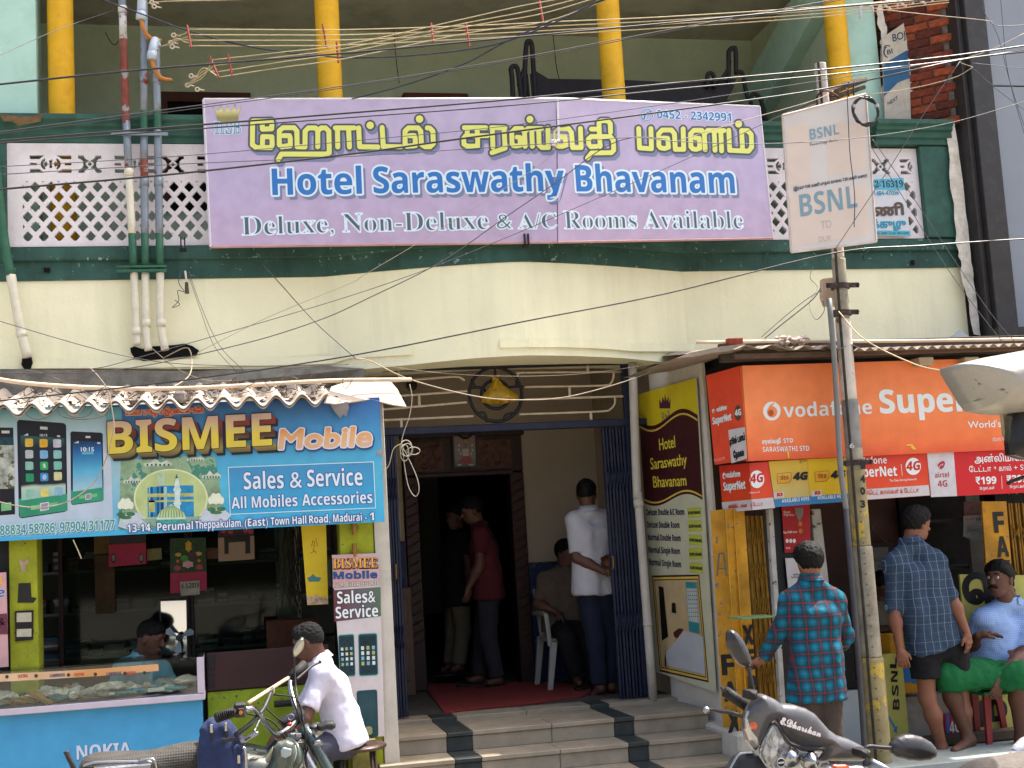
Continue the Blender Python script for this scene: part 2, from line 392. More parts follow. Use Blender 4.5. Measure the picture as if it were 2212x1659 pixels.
# cream fascia: top follows the band, bottom edge as it is cut over the entrance
bot = [(-60,797),(68,797),(340,797),(600,797),(788,797),(891,787),(1027,773),(1143,767),(1250,768.5),(1334,772),(1400,778),(1452,784),(1500,800),(1700,800),(2130,800)]
fb = FAC.at(bot); zb = np.interp(np.linspace(-1.8,6.05,90), fb[:,0], fb[:,2]); xs = np.linspace(-1.8,6.05,90)
xs = np.concatenate([[-8], xs]); zb = np.concatenate([[3.07], zb]); V = []; Fs = []
for X, z in zip(xs, zb):
    d = -float(bulge(X)); V += [(X, d+.012,3.722),(X, d+.012, z),(X,.34, z),(X,.34,3.722)]
for i in range(len(xs)-1):
    for j in range(4): l = (j+1) % 4; Fs.append((i*4+j, i*4+l, i*4+4+l, i*4+4+j))
mesh('fascia_wall', V, Fs, m_cream, H)
# raised plaster strips on the fascia
def strip(pts, w0, th, name='plaster_strip', m=m_cream):
    top = [(x, y) for x, y in pts]; botm = [(x, y+w0) for x, y in reversed(pts)]
    b = MB(); P_ = FAC.at(top+botm, th); Q_ = FAC.at(top+botm,-.005); n = len(top)
    for i in range(n-1):
        j = 2*n-1-i; b.slab(P_[[i, i+1, j-1, j]], Q_[[i, i+1, j-1, j]])
    b.build(name, m, H)
strip([(1080,734),(1143,733),(1220,733),(1300,736),(1370,742),(1500,742),(1640,738)],17,.012)
strip([(68,779),(200,778),(341,777),(600,772),(720,768),(754,757),(891,749)],17,.009)
# parapet cornice
corn = [(-.05,4.95),(-.075,4.94),(-.075,4.905),(-.05,4.885),(-.05,4.86),(-.025,4.845),(-.025,4.80),(-.005,4.785),(-.005,4.745),(.12,4.745),(.12,4.95)]
b = MB(); b.add(*sweep(corn,-8,5.33,110,0,.62)); b.build('cornice', m_rail, H)
b = MB(); b.add(*sweep([(y-.06, z+.012) for y, z in corn[:-2]]+[(.12,4.747),(.12,4.962)],5.33,6.02,3)); b.build('cornice', m_rail, H)
b = MB(); b.box(5.73,6.02,-.05,.12,3.967,4.75, bev=.006); b.build('pier', m_rail, H)
b = MB(); b.box(-1.95,-1.5,-.03,.12,3.967,4.744); b.build('pier', m_rail, H)
# pierced white screens
def screen(x0, x1, motif0):
    st = .0075; X = np.arange(x0, x1+st, st); Z = np.arange(3.968,4.742, st); gx, gz = np.meshgrid(X, Z)
    solid = np.minimum(np.minimum(gx-x0-.001, x1-gx-.001), np.minimum(gz-3.97,4.74-gz))
    hole = np.full(gx.shape,-1.)
    px, pz = .1085,.1475; ax, az = .038,.043
    u0 = motif0
    for ph in (0,.5):
        dx = (gx-u0+ph*px) % px-px/2; dz = (gz-4.045+ph*pz) % pz-pz/2
        q = np.abs(dx)/ax+np.abs(dz)/az; d = (1-q)*ax*.6
        hole = np.maximum(hole, np.where((gz > 4.01) & (gz < 4.462), d,-1))
    inb = (gx > x0+.1) & (gx < x1-.04)
    hole = np.where(inb, hole,-1)
    # row of rosettes and four-petal squares
    per = .59; t = (gx-u0-.02) % per; zc = gz-4.585
    sq = (t > .335) & (t < .5) & (np.abs(zc) < .068); tc_ = t-.4175
    r1 = .042-np.hypot(np.abs(tc_)-.085, zc); r2 = .042-np.hypot(tc_, np.abs(zc)-.072)
    hs = np.minimum(np.minimum(.082-np.abs(tc_),.066-np.abs(zc)),-np.maximum(np.maximum(r1, r2),.0)+np.where(np.maximum(r1, r2) > 0,-.01,.05))
    dm = .018-np.abs(tc_)-np.abs(zc); hs = np.maximum(np.where(np.abs(tc_)+np.abs(zc) < .034,-.01, hs), dm)
    hs = np.where((t > .33) & (t < .505), hs,-1)
    tr = t-.145; rr = np.hypot(tr*.78, zc); bars = np.minimum(.145-np.abs(tr), np.minimum(.066-np.abs(zc), np.abs(zc)-.036)); bars = np.minimum(bars, rr-.07)
    mid = np.minimum(np.minimum(.145-np.abs(tr),.0105-np.abs(zc)), rr-.075)
    arc = np.minimum(np.minimum(rr-.04,.055-rr), np.abs(tr)-.038); ctr = np.minimum(.03-np.abs(zc),.006+.25*np.abs(zc)-np.abs(tr))
    eye = .012-np.hypot(np.abs(tr)-.034, zc*.6)
    hr = np.maximum.reduce([bars, mid, arc, ctr, eye]); hr = np.where(t < .3, hr,-1)
    hole = np.maximum(hole, np.where(inb & (gz > 4.5), np.maximum(hs, hr),-1))
    SD = np.minimum(solid,-hole*1.0)
    V, Fs = iso(SD, X, Z,0.)
    V3 = np.column_stack([V[:,0], np.full(len(V),.0), V[:,1]]); V4 = V3+np.array([0,.03,0]); n = len(V)
    ec = {}
    for f in Fs:
        for a, c in zip(f, list(f[1:])+[f[0]]):
            if (c, a) in ec: del ec[(c, a)]
            else: ec[(a, c)] = 1
    FF = list(map(tuple, Fs))+[tuple(i+n for i in reversed(f)) for f in Fs]+[(c, a, a+n, c+n) for a, c in ec]
    mesh('pierced_screen', np.vstack([V3, V4]), FF, m_white, H)
screen(-1.497,.72,-1.36); screen(3.58,5.727,4.36)
b = MB(); b.add(*sweep([(0.005,3.97),(.005,4.742),(.05,4.742),(.05,3.97)],.722,3.578,30,0,.62)); b.build('solid_screen', m_white, H)
# verandah
b = MB(); b.box(-8,5.3,2.2,2.35,3.8,6.55); b.build('verandah_wall', m_backw, H)
b = MB(); b.box(-8,6.05,.0,2.35,6.55,6.75); b.build('verandah_ceiling', m_ceil, H)
b = MB(); b.box(-8,6.05,.05,2.35,3.80,3.92); b.build('verandah_floor', m_conc, H)
b = MB(); b.box(5.3,5.45,.5,2.2,3.92,6.55); b.build('side_wall', m_backw, H)
b = MB(); P_ = [(5.3,.55,6.1),(5.3,2.19,5.55),(5.3,2.19,6.05),(5.3,.55,6.54)]; b.slab(np.array(P_)+[-.14,0,0], np.array(P_)); b.build('sloping_beam', m_mint, H)
b = MB(); b.box(-8,-1.3,.12,.4,3.92,6.55); b.build('mint_pier', m_mint, H)
b = MB(); b.box(5.3,5.62,.28,.5,3.92,6.55); b.build('mint_pier', m_mint, H)
b = MB(); b.box(-8,6.05,-.02,5.8,6.755,8.7); b.build('unseen_upper_storey', m_cream, H)  # unseen storey above the view, added to cast shade on the front
for i, X in enumerate((-1.135,.872,3.185,5.215)):
    b = MB(); b.lathe([(.095,3.92),(.095,6.55)],(X,.22,0),28); b.build('column', m_yel, H, smooth=False)
# window behind the sign and the ragged things on the verandah wall
w = empty('veranda_window',(hx(395,2.2,225),2.2,4.6), None); w.parent = H; w.location = w.location-H.location; w.name = 'window'
b = MB(); x0, x1 = hx(345,2.19,225), hx(470,2.19,225); zt = atY(400,203,2.19)[2]
b.box(x0, x1+.3,2.13,2.199, zt-.09, zt); b.box(x0, x0+.07,2.13,2.199, zt-1.1, zt-.09); b.build('frame', mat('window_brown', '#4a2a20',.7), w)
b = MB(); b.box(x0+.07, x1+.3,2.17,2.198, zt-1.1, zt-.09); b.build('pane', m_black, w)
b = MB()
for k in range(4): b.box(x0+.07, x1+.3,2.15,2.165, zt-.22-.1*k, zt-.21-.1*k)
b.build('bar', mat('window_bar', '#241a1a',.6), w)
x0, x1 = hx(868,2.19,211), hx(1008,2.19,211); zt = atY(940,207,2.19)[2]
b = MB(); b.box(x0, x1,2.1,2.199, zt-.15, zt, bev=.01); b.build('lintel', mat('lintel_red', '#5e2f28',.8), H)
# right end: brick side wall, ragged plaster edge
BW = empty('brick_wall',(6.12,-.02,4.95), 'raw red brick side wall in rough mortar, beside the end of the verandah', 'wall')
BW.rotation_euler[2] = math.radians(48)
b = MB(); b.box(6.12+.012,6.12+.1,-.02,1.0,4.95,6.6); b.build('mortar', mat('mortar_grey', '#6d6259',.95,.25,20,.9,60), BW)
mb_ = [mat('brick_red', '#7c3a26',.9,.25,25,.6,90), mat('brick_dark', '#5c2d22',.9,.25,25,.6,90), mat('brick_orange', '#96492c',.9,.25,25,.6,90)]
bmesh_ = []
for v in range(6):
    b = MB(); rr = random.Random(v); b.box(-.012,.012,-.108,.108,-.031,.031, bev=.006)
    V = b.V[0]; V += np.array([[rr.uniform(-.003,.003) for _ in range(3)] for _ in range(len(V))])
    me = bpy.data.meshes.new('brick'); me.from_pydata(V.tolist(),[], b.F); me.materials.append(mb_[v % 3]); bmesh_.append(me)
for r_ in range(23):
    for c_ in range(9):
        y = .0+c_*.228+(.114 if r_ % 2 else 0)+.04; z = 4.99+r_*.073
        if y > .95: continue
        o = bpy.data.objects.new('brick', random.choice(bmesh_)); COL.objects.link(o); o.parent = BW
        o.location = (.008-random.uniform(0,.014), y, z-4.95); o.rotation_euler = (random.uniform(-.03,.03), random.uniform(-.02,.02), random.uniform(-.03,.03))
def ragged(name, S, left, right, th, m, parent, n=26, amp=2.2, seed=1, **k):
    """a strip whose edges are torn; left/right are picture polylines from top to bottom"""
    rr = random.Random(seed)
    def res(pl): pl = np.array(pl, float); t = np.linspace(0,1, n); s = np.linspace(0,1, len(pl)); return np.column_stack([np.interp(t, s, pl[:,0]), np.interp(t, s, pl[:,1])])
    A, B = res(left), res(right); A[:,0] += [rr.uniform(-amp, amp) for _ in A]; B[:,0] += [rr.uniform(-amp*.4, amp*.4) for _ in B]
    b = MB(); a3, b3 = S.at(A, th), S.at(B, th); a4, b4 = S.at(A,0), S.at(B,0)
    for i in range(n-1): b.slab(np.array([a3[i], b3[i], b3[i+1], a3[i+1]]), np.array([a4[i], b4[i], b4[i+1], a4[i+1]]))
    return b.build(name, m, parent, **k)
ragged('torn_plaster_edge', PY(-.03),[(2042,262),(2048,320),(2066,520),(2076,580),(2104,722)],[(2062,262),(2079,380),(2098,560),(2108,640),(2118,725)],.05, m_plaster, H, amp=3)
ragged('torn_plaster_edge', PY(.27),[(1896,20),(1900,70),(1905,120),(1905,190),(1906,262)],[(1903,0),(1915,60),(1918,110),(1912,180),(1913,262)],.03, m_plaster, H, amp=4, seed=4)
# poster sheet pasted against the bricks
PS = PY(.2)
ps = panel('torn_poster', PS,[(1905,82),(1952,50),(1962,105),(1968,170),(1974,195),(1966,200),(1968,262),(1912,266)],.01, mat('poster_paper', '#b9b0a0',.8,.1,8,.4,20, dirt='#6d6358', dirtamt=.5, dscale=6), None, label='torn cloth banner with blue lettering hanging beside the bare bricks', cat='banner')
flat(PS,[(1908,142),(1922,130),(1960,108),(1966,168),(1940,178),(1910,208)], mat('poster_blue', '#2f5d80',.8,.2,6), ps,.003)
mink = mat('ink_dark_blue', '#26384a',.6,0)
text(PS, 'BOJ',(1929,90),(1956,82),16,[(.3,0,0, mink)], ps, up=(-.12,-1)); text(PS, 'BI',(1917,118),(1928,114),10,[(.3,0,0, mink)], ps, up=(-.12,-1))
flat(PS, disc((1917,106),9,9,10,200,330)+disc((1917,106),7,7,10,200,330)[::-1], mink, ps,.003); flat(PS, disc((1922,112),14,14,10,110,250)+disc((1922,112),11,12,10,110,250)[::-1], mink, ps,.003)
text(PS, 'NEXT',(1918,228),(1940,214),8,[(.2,0,0, mink)], ps, up=(-.12,-1))
# neighbour: dark clad column and grey cladding
NB = empty('neighbour_building',(6.9,-.2,0), 'neighbouring building clad in plain grey panels with a dark metal corner column', 'building')
b = MB(); b.box(6.13,6.172,-.16,.5,3.16,7.4); b.build('column_edge', m_dkmetal, NB)
b = MB(); b.box(6.178,6.37,-.22,.5,3.16,7.4, bev=.006); b.build('corner_column', m_dkmetal, NB)
gz = atY(2160,190,-.1)[2]
for (z0, z1) in ((3.16, gz-.006),(gz+.006,7.4)):
    b = MB(); b.box(6.375,9.5,-.15,.5, z0, z1, bev=.004); b.build('cladding_panel', m_cladding, NB)
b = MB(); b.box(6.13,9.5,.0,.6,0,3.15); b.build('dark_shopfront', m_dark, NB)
b = MB(); b.box(6.13,9.5,-.3,.3,3.0,3.157); b.build('soffit_beam', m_dkmetal, NB)
b = MB(); b.box(6.375,9.5,.51,3.0,0,8.6); b.build('wall', m_cladding, NB)
# flat black patches on the fascia, painted as the dark of broken pipe holes
def hole_patch(c, pts):
    b = MB(); P_ = FAC.at(pts,.016); Q_ = FAC.at(pts,.002); b.slab(P_, Q_); b.build('dark_hole_patch', m_black, H)
hole_patch(0,[(281,752),(290,748),(308,754),(330,748),(352,747),(378,745),(398,742),(415,747),(430,757),(424,769),(395,771),(350,776),(310,780),(290,773),(283,762)])
hole_patch(0,[(48,772),(56,762),(68,770),(71,784),(66,797),(52,797),(46,788)])
hole_patch(0,[(94,578),(108,579),(108,589),(95,588)]); hole_patch(0,[(1968,562),(1975,562),(1976,573),(1967,572)])
# jagged concrete strip under the fascia, left
cpts = [(-60,797),(-20,800),(60,798),(200,799),(420,801),(560,797),(700,790),(786,796)]
b = MB(); q = [(x, y) for x, y in cpts]+[(x, y+55) for x, y in reversed(cpts)]; b.slab(FAC.at(q,.02), FAC.at(q,-.1)); b.build('bare_concrete_edge', m_conc, H)

# ---------------- pipes on the front
def pipe(name, pts, Y, r, segs, label, extra=None, group='conduit pipes clamped to the front', cat='pipe'):
    """segs: list of (y from, y to, material)"""
    P3 = np.array([atY(x, y, Y) for x, y in pts]); e = empty(name,(P3[-1][0], P3[-1][1], P3[-1][2]), label, cat, group)
    ys = np.array([p[1] for p in pts], float)
    for y0, y1, m in segs:
        t = [y for y in ys if y0 < y < y1]; yy = np.array([y0]+t+[y1]); xx = np.interp(yy, ys,[p[0] for p in pts])
        pl = np.array([atY(a, c, Y) for a, c in zip(xx, yy)]); b = MB(); b.tube(catmull(pl,4) if len(pl) > 2 else pl, r,12); b.build('length', m, e, smooth=True)
    for (y0, y1, rr, m) in (extra or []):
        xx = np.interp([y0, y1], ys,[p[0] for p in pts]); b = MB(); b.tube(np.array([atY(xx[0], y0, Y), atY(xx[1], y1, Y)]), rr,14); b.build('coupling', m, e, smooth=True)
    return e
PYp = -.11
pipe('conduit_pipe',[(262,-30),(264,0),(272,252),(281,420),(290,600),(295,715),(296,745)], PYp,.028,[(-30,30, m_gi),(30,85, m_giw),(85,262, m_rust),(262,380, m_gi),(380,505, m_pvc),(505,590, m_grn),(590,745, m_pvc)], 'leftmost conduit pipe of the three, rusty red and whitewashed near the top',[(14,28,.033, m_giw),(365,380,.034, m_pvc),(708,724,.034, m_pvc)])
pipe('conduit_pipe',[(309,-30),(311,40),(311,250),(312,420),(314,600),(316,720),(321,757)], PYp,.028,[(-30,240, m_gi),(240,290, m_grn),(290,345, m_gi),(345,385, m_rust),(385,505, m_gi),(505,590, m_grn),(590,757, m_pvc)], 'middle conduit pipe of the three, with a rusty patch beside the pierced screen',[(160,178,.034, m_gi),(384,402,.034, m_gi),(690,706,.034, m_pvc)])
pipe('conduit_pipe',[(337,95),(338,160),(340,250),(343,420),(346,600),(347,700),(357,757)], PYp,.028,[(95,240, m_gi),(240,282, m_grn),(282,505, m_gi),(505,590, m_grn),(590,757, m_pvc)], 'rightmost conduit pipe of the three, ending in a capped bend near the top',[(160,178,.034, m_gi),(384,402,.034, m_gi),(690,706,.034, m_pvc)])
m_cap = mat('white_bend', '#aebac6',.45,.05,9)
m_ocab = mat('orange_cable', '#a8703a',.6,.1)
for cx_, y0, y1, lab in ((313,-25,42, 'upper white downturned pipe end with an orange cable bundle'),(337,88,128, 'lower white downturned pipe end with an orange cable bundle')):
    e = empty('cable_bend', atY(cx_-4, y1, PYp-.09), lab, 'pipe end', 'downturned pipe ends')
    p_ = [atY(cx_+2, y0+14, PYp), atY(cx_-1, y0+1, PYp-.01), atY(cx_-3, y0+2, PYp-.06), atY(cx_-6, y0+14, PYp-.09), atY(cx_-8, y1-16, PYp-.09)]
    b = MB(); b.tube(catmull(p_,5),.031,12); b.build('bend', m_cap, e, smooth=True); b = MB(); b.tube([atY(cx_-8, y1-16, PYp-.09), atY(cx_-9, y1, PYp-.09)],.036,12); b.build('socket', m_cap, e, smooth=True)
    b = MB(); q = [atY(cx_-9, y1-3, PYp-.09), atY(cx_-5, y1+15, PYp-.09), atY(cx_+3, y1+32, PYp-.06), atY(cx_+15, y1+42, PYp-.02), atY(cx_+32, y1+45,-.02)]; b.tube(catmull(q,6),.016,8); b.build('cable_bundle', m_ocab, e, smooth=True)
pipe('drain_pipe',[(-12,340),(0,452),(12,540),(25,604),(45,715),(60,772)],-.09,.034,[(340,595, m_grn),(595,772, m_pvc)], 'slanting drain pipe at the left edge, green above and cream below',[(716,728,.039, m_pvc)], 'drain')
cl = empty('pipe_clamp', atY(307,585,-.12), 'green angle-iron clamp holding the three conduit pipes', 'clamp')
for k,(ya, yb) in enumerate(((575,579),(584,588))):
    a, c = atY(252,(ya+yb)/2,-.14), atY(360,(ya+yb)/2-1,-.14); b = MB(); b.box(a[0], c[0],-.16,-.13, a[2]-.008, a[2]+.008); b.build('bar', m_grn, cl)
a = atY(302,290,-.13); b = MB(); b.box(a[0]-.2, a[0]+.2,-.15,-.135, a[2]-.012, a[2]+.012); tag(b.build('pipe_saddle', m_gi), 'flat grey strap across the three pipes below the cornice', 'clamp')
# lamp holder with its loose flex
e = empty('lamp_holder', atY(402,632,-.06), 'dead bulb holder on a loose twisted flex below the green band', 'lamp')
b = MB(); b.tube([atY(400,586,-.03), atY(402,600,-.06), atY(403,612,-.06)],.008,8); b.build('bracket', m_pvc, e)
b = MB(); b.tube([atY(403,610,-.06), atY(404,634,-.06)],[.012,.017],10); b.build('socket', mat('bakelite', '#4a4238',.5), e)
b = MB(); q = [atY(x, y,-.07) for x, y in ((392,584),(386,610),(398,630),(384,628),(386,650),(372,664),(388,658),(378,648))]; b.tube(catmull(q,6),.003,5); b.build('flex', mat('grey_flex', '#55565c',.6), e)
# rusty hooks / brackets of the old railing
m_iron = mat('dark_iron', '#1c1a1e',.6,.15,20,.3,50)
for (x, y) in ((395,520),(1137,512)):
    a = atY(x, y+8,-.1-(.42 if x > 1000 else 0)); b = MB(); b.box(a[0]-.018, a[0]-.009, a[1]-.02, a[1]+.02, a[2]-.03, a[2]+.05); b.box(a[0]+.009, a[0]+.018, a[1]-.02, a[1]+.02, a[2]-.03, a[2]+.05); b.box(a[0]-.025, a[0]+.025, a[1], a[1]+.03, a[2]-.05, a[2]-.03)
    tag(b.build('iron_bracket', m_iron), 'small iron bracket below the bottom edge of the '+('pierced screen' if x < 1000 else 'lilac sign'), 'bracket')
for k,(x, y, d) in enumerate(((1756,540,-22),(1820,545,14))):
    pass
for (x0, y0, x1, y1, lab) in ((1668,535,1650,560, 'bent iron hook on the green band left of the pole'),(1888,535,1866,552, 'bent iron hook on the green band right of the pole')):
    b = MB(); b.tube(catmull([atY(x0, y0,-.14), atY((x0+x1)/2,(y0+y1)/2-3,-.12), atY(x1, y1,-.08), atY(x1+1, y1+10,-.05)],5),.009,6); tag(b.build('iron_hook', m_rail, smooth=True), lab, 'hook')

# printed bill on the right-hand screen
BP = PY(-.03); bl = panel('printed_bill', BP,[(1872,384),(1951,380),(1967,511),(1880,508)],.006, mat('bill_white', '#c3c6cc',.5,.05,8), None, label='pale printed bill with phone numbers and Tamil words fixed to the right screen', cat='poster')
c_cy = mat('bill_cyan', '#5aa9bd',.5,.08,9); i_n = mat('ink_bill', '#1d2744',.5,0); i_br = mat('ink_bill_brown', '#57493f',.5,0); i_c = mat('ink_bill_cyan', '#2f8aa8',.5,0)
flat(BP,[(1872,388),(1952,384),(1955,410),(1874,410)], c_cy, bl,.002); flat(BP,[(1879,498),(1966,498),(1967,510),(1880,507)], c_cy, bl,.002)
text(BP, serif('32-16319'),(1881,405),(1951,404),15,[(0,0,0, i_n)], bl, base=.004); text(BP, '81484-47056',(1882,423),(1942,420),10,[(0,0,0, i_c)], bl, bold=.02, base=.004)
text(BP, 'ணி',(1886,466),(1952,463),22,[(0,0,0, i_br)], bl, bold=.07, base=.004); text(BP, 'க்குழு',(1884,492),(1957,490),16,[(0,0,0, i_c)], bl, bold=.06, base=.004)
text(BP, 'மதுைர - 625001. ேபான் : 0452-2342991',(1883,506),(1964,506),5,[(0,0,0, i_n)], bl, base=.004)
# ================================================================== the hotel entrance
LZ = .42
m_marble = mat('marble_step', '#8f8472',.55,.16,3.5,.15,40, dirt='#5e5340', dirtamt=.6, dscale=4)
m_granite = mat('dark_granite', '#2f3433',.5,.2,14,.1,60)
def box(name, x0, x1, y0, y1, z0, z1, m, parent=None, bev=0, **k):
    b = MB(); b.box(x0, x1, y0, y1, z0, z1, bev=bev); return b.build(name, m, parent, **k)
ST = empty('entrance_steps',(2.1,-.6,0), 'worn marble entrance steps crossed by two dark granite bands', 'steps')
X0, X1 = .9,3.3
def slabs(y0, y1, z0, z1, xs, kinds, name='slab'):
    for (a, c), k in zip(zip(xs[:-1], xs[1:]), kinds):
        j = random.uniform(-.0015,.0015); box(name, a+.0015, c-.0015, y0+j, y1, z0, z1+j, m_granite if k else m_marble, ST, bev=.004)
for Y, z0, z1, pa in ((0.0,.39,.42,((839,990),(1258,1292))),(-.62,.26,.39, None),(-.93,.13,.26, None),(-1.27,0,.13, None)): pass
ga = [.9, atY(938,1556,0)[0]-.02, atY(990,1553,0)[0]-.02, atY(1135,1540,0)[0], atY(1245,1530,0)[0]+.1, atY(1282,1528,0)[0]+.11,3.3]
kk = [0,1,0,0,1,0]
slabs(-.04,.22,.385,.42, ga, kk, 'tread_slab')
for (yn, yb, zt, zb) in ((-.62,-.035,.39,.36),(-.93,-.60,.26,.23),(-1.27,-.91,.13,.10)):
    sh = [0,.01,.01,.0,.01,.01,0]; g2 = [a+s_+(random.uniform(-.05,.05) if i == 3 else 0) for i,(a, s_) in enumerate(zip(ga, sh))]
    g2[-1] = 3.3 if zt > .2 else 3.3; slabs(yn-.02, yb, zb, zt, g2, kk, 'tread_slab'); slabs(yn, yn+.03, zt-.13 if zt > .135 else 0, zb-.002, g2, kk, 'riser_slab')
box('core',.9,3.3,-.58,2.2,0,.355, m_conc, ST); box('core',.9,3.3,-.89,-.585,0,.225, m_conc, ST); box('core',.9,3.3,-1.23,-.895,0,.095, m_conc, ST)
b = MB(); b.box(.2,3.3,.222,6.0,.36,.418); tag(b.build('porch_floor', mat('porch_floor', '#4a463e',.6,.15,5,.1,30)), kind='structure')
# porch walls, ceiling, door wall
DW = 1.9
box('porch_ceiling',.2,3.6,.35,6.1,3.35,3.5, m_cream, H)
box('porch_wall',.35,.5,.36,6.1,0,3.35, m_beige, H); box('porch_wall',3.3,3.42,.02,2.3,.36,3.35, m_beige, H)
dl, dr = hx(877, DW,1200), hx(1138, DW,1200); zt = atY(1000,934, DW)[2]
box('door_wall',.5, dl, DW, DW+.12,.42,3.35, m_beige, H); box('door_wall', dr,3.3, DW, DW+.12,1.47,3.35, m_beige, H); box('door_wall', dl, dr, DW, DW+.12, zt,3.35, m_beige, H)
m_dado = mat('blue_gold_paper', '#162848',.6,.1,4, chips='#5c5434', chipamt=.35, chipscale=26)
box('dado', dr,3.3, DW, DW+.12,.42,1.468, m_dado, H)
D_ = empty('carved_door_frame',((dl+dr)/2, DW, LZ), 'dark carved wooden door frame standing open at the back of the porch', 'door frame')
box('post', dl, dl+.13, DW-.06, DW+.14, LZ, zt-.38, m_wood, D_,.01); box('post', dr-.13, dr, DW-.06, DW+.14, LZ, zt-.38, m_wood, D_,.01)
box('lintel', dl, dr, DW-.05, DW+.14, zt-.375, zt-.01, m_wood, D_,.008); box('moulding', dl-.02, dr+.02, DW-.09, DW-.055, zt-.05, zt-.002, m_wood, D_,.006); box('moulding', dl+.1, dr-.1, DW-.085, DW-.055, zt-.40, zt-.36, m_wood, D_,.006)
m_carve = mat('carving', '#4a2818',.45,.3,25,.5,80)
for (xa, xb) in ((dl+.1, dl+.37),(dl+.62, dr-.1)):
    b = MB(); b.box(xa, xb, DW-.07, DW-.052, zt-.34, zt-.08); rr = random.Random(3)
    for i in range(26):
        c = np.array([rr.uniform(xa+.03, xb-.03), DW-.075, rr.uniform(zt-.31, zt-.11)]); r0 = rr.uniform(.015,.035); a0 = rr.uniform(0,6)
        b.tube([c+np.array([r0*t*math.cos(a0+t*4),0, r0*t*math.sin(a0+t*4)]) for t in np.linspace(.2,1,7)],.005,5)
    b.build('carved_panel', m_carve, D_)
for i in range(22):
    z = LZ+.4+i*.085
    if z < zt-.45:
        for xx in (dl+.065, dr-.065):
            b = MB(); b.tube([(xx-.045, DW-.068, z),(xx, DW-.075, z+.02),(xx+.045, DW-.068, z+.045)],.009,5); b.build('carved_rib', m_carve, D_)
# room beyond the door
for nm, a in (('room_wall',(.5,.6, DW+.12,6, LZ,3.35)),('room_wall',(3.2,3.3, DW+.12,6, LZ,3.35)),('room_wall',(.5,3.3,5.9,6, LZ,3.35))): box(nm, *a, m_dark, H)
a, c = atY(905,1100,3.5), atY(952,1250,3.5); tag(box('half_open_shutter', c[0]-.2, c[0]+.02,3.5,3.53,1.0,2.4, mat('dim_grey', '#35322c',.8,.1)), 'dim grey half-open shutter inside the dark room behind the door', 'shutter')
# left bay of the door wall: blue paper, cabinet, hanging frame
x0 = hx(842, DW-.02,1250); box('wall_paper',.6, dl-.01, DW-.02, DW-.001,1.33,2.2, m_dado, H)
cb = empty('wooden_cabinet',(.9, DW-.3, LZ), 'plain brown wooden cabinet left of the carved door frame', 'cabinet')
box('body',.55, dl-.01, DW-.3, DW-.02, LZ,1.33, m_woodp, cb,.005); x9 = hx(868, DW-.3,1400)
box('door', x9-.02, dl-.05, DW-.318, DW-.302, LZ+.12,1.24, m_woodp, cb,.004)
pf = empty('notice_frame', atY(852,1165, DW-.1), 'tall pale framed notice hanging left of the carved door', 'frame')
x8, x7 = hx(846, DW-.1,1050), hx(869, DW-.1,1050); z8, z7 = atY(860,962, DW-.1)[2], atY(860,1170, DW-.1)[2]
box('frame', x8-.3, x7, DW-.1, DW-.08, z7, z8, mat('pale_wood', '#8a7a5c',.6,.15,9), pf,.006); box('sheet', x8-.27, x7-.03, DW-.106, DW-.101, z7+.03, z8-.03, mat('grey_sheet', '#8f8c86',.6,.2,12), pf)
# framed picture on the lintel (plain devotional-looking stand-in)
GP = PY(DW-.10)
gp = panel('framed_picture', GP,[(976,938),(1030,937),(1032,1011),(979,1012)],.02, mat('frame_black', '#0c0a08',.4), None, label='small framed picture of a seated figure in pink and white hung on the carved lintel', cat='picture')
flat(GP,[(980,942),(1026,941),(1028,1007),(983,1008)], gradmat('pic_bg',[(0, '#3a4a52'),(.3, '#75706c'),(1, '#7a524e')], 'Z',0,.35), gp,.001)
pk, pw, ps_ = mat('pic_pink', '#8a4648',.6,.2,60), mat('pic_white', '#a8a496',.6,.2,60), mat('pic_skin', '#6b5a52',.6,.2,60)
flat(GP,[(990,1000),(1000,985),(1014,984),(1023,998),(1016,1002),(1000,1003)], pk, gp,.002); flat(GP,[(1000,985),(999,970),(1012,969),(1013,985)], pw, gp,.003); flat(GP, disc((1006,962),4,5), ps_, gp,.004)
flat(GP,[(1001,957),(1006,948),(1011,957)], mat('pic_gold', '#8f7c3c',.5), gp,.005); flat(GP, disc((993,1004),5,2), pw, gp,.003); flat(GP, disc((1018,1004),6,2), pw, gp,.003)
for (x, y) in ((992,962),(991,972),(1020,962),(1021,972),(995,980),(1018,980)): flat(GP, disc((x, y),2,3), pw, gp,.003)
b = MB(); rr = random.Random(5)
for i in range(14): x = 992+i*2; y = 939+4*math.sin(i/13*math.pi)*1.6+rr.uniform(0,2); p = atY(x, y, DW-.125); b.lathe([(.001,-.012),(.01,0),(.001,.012)], p,6)
b.build('garland', mat('dark_leaf', '#1d2417',.8), gp)
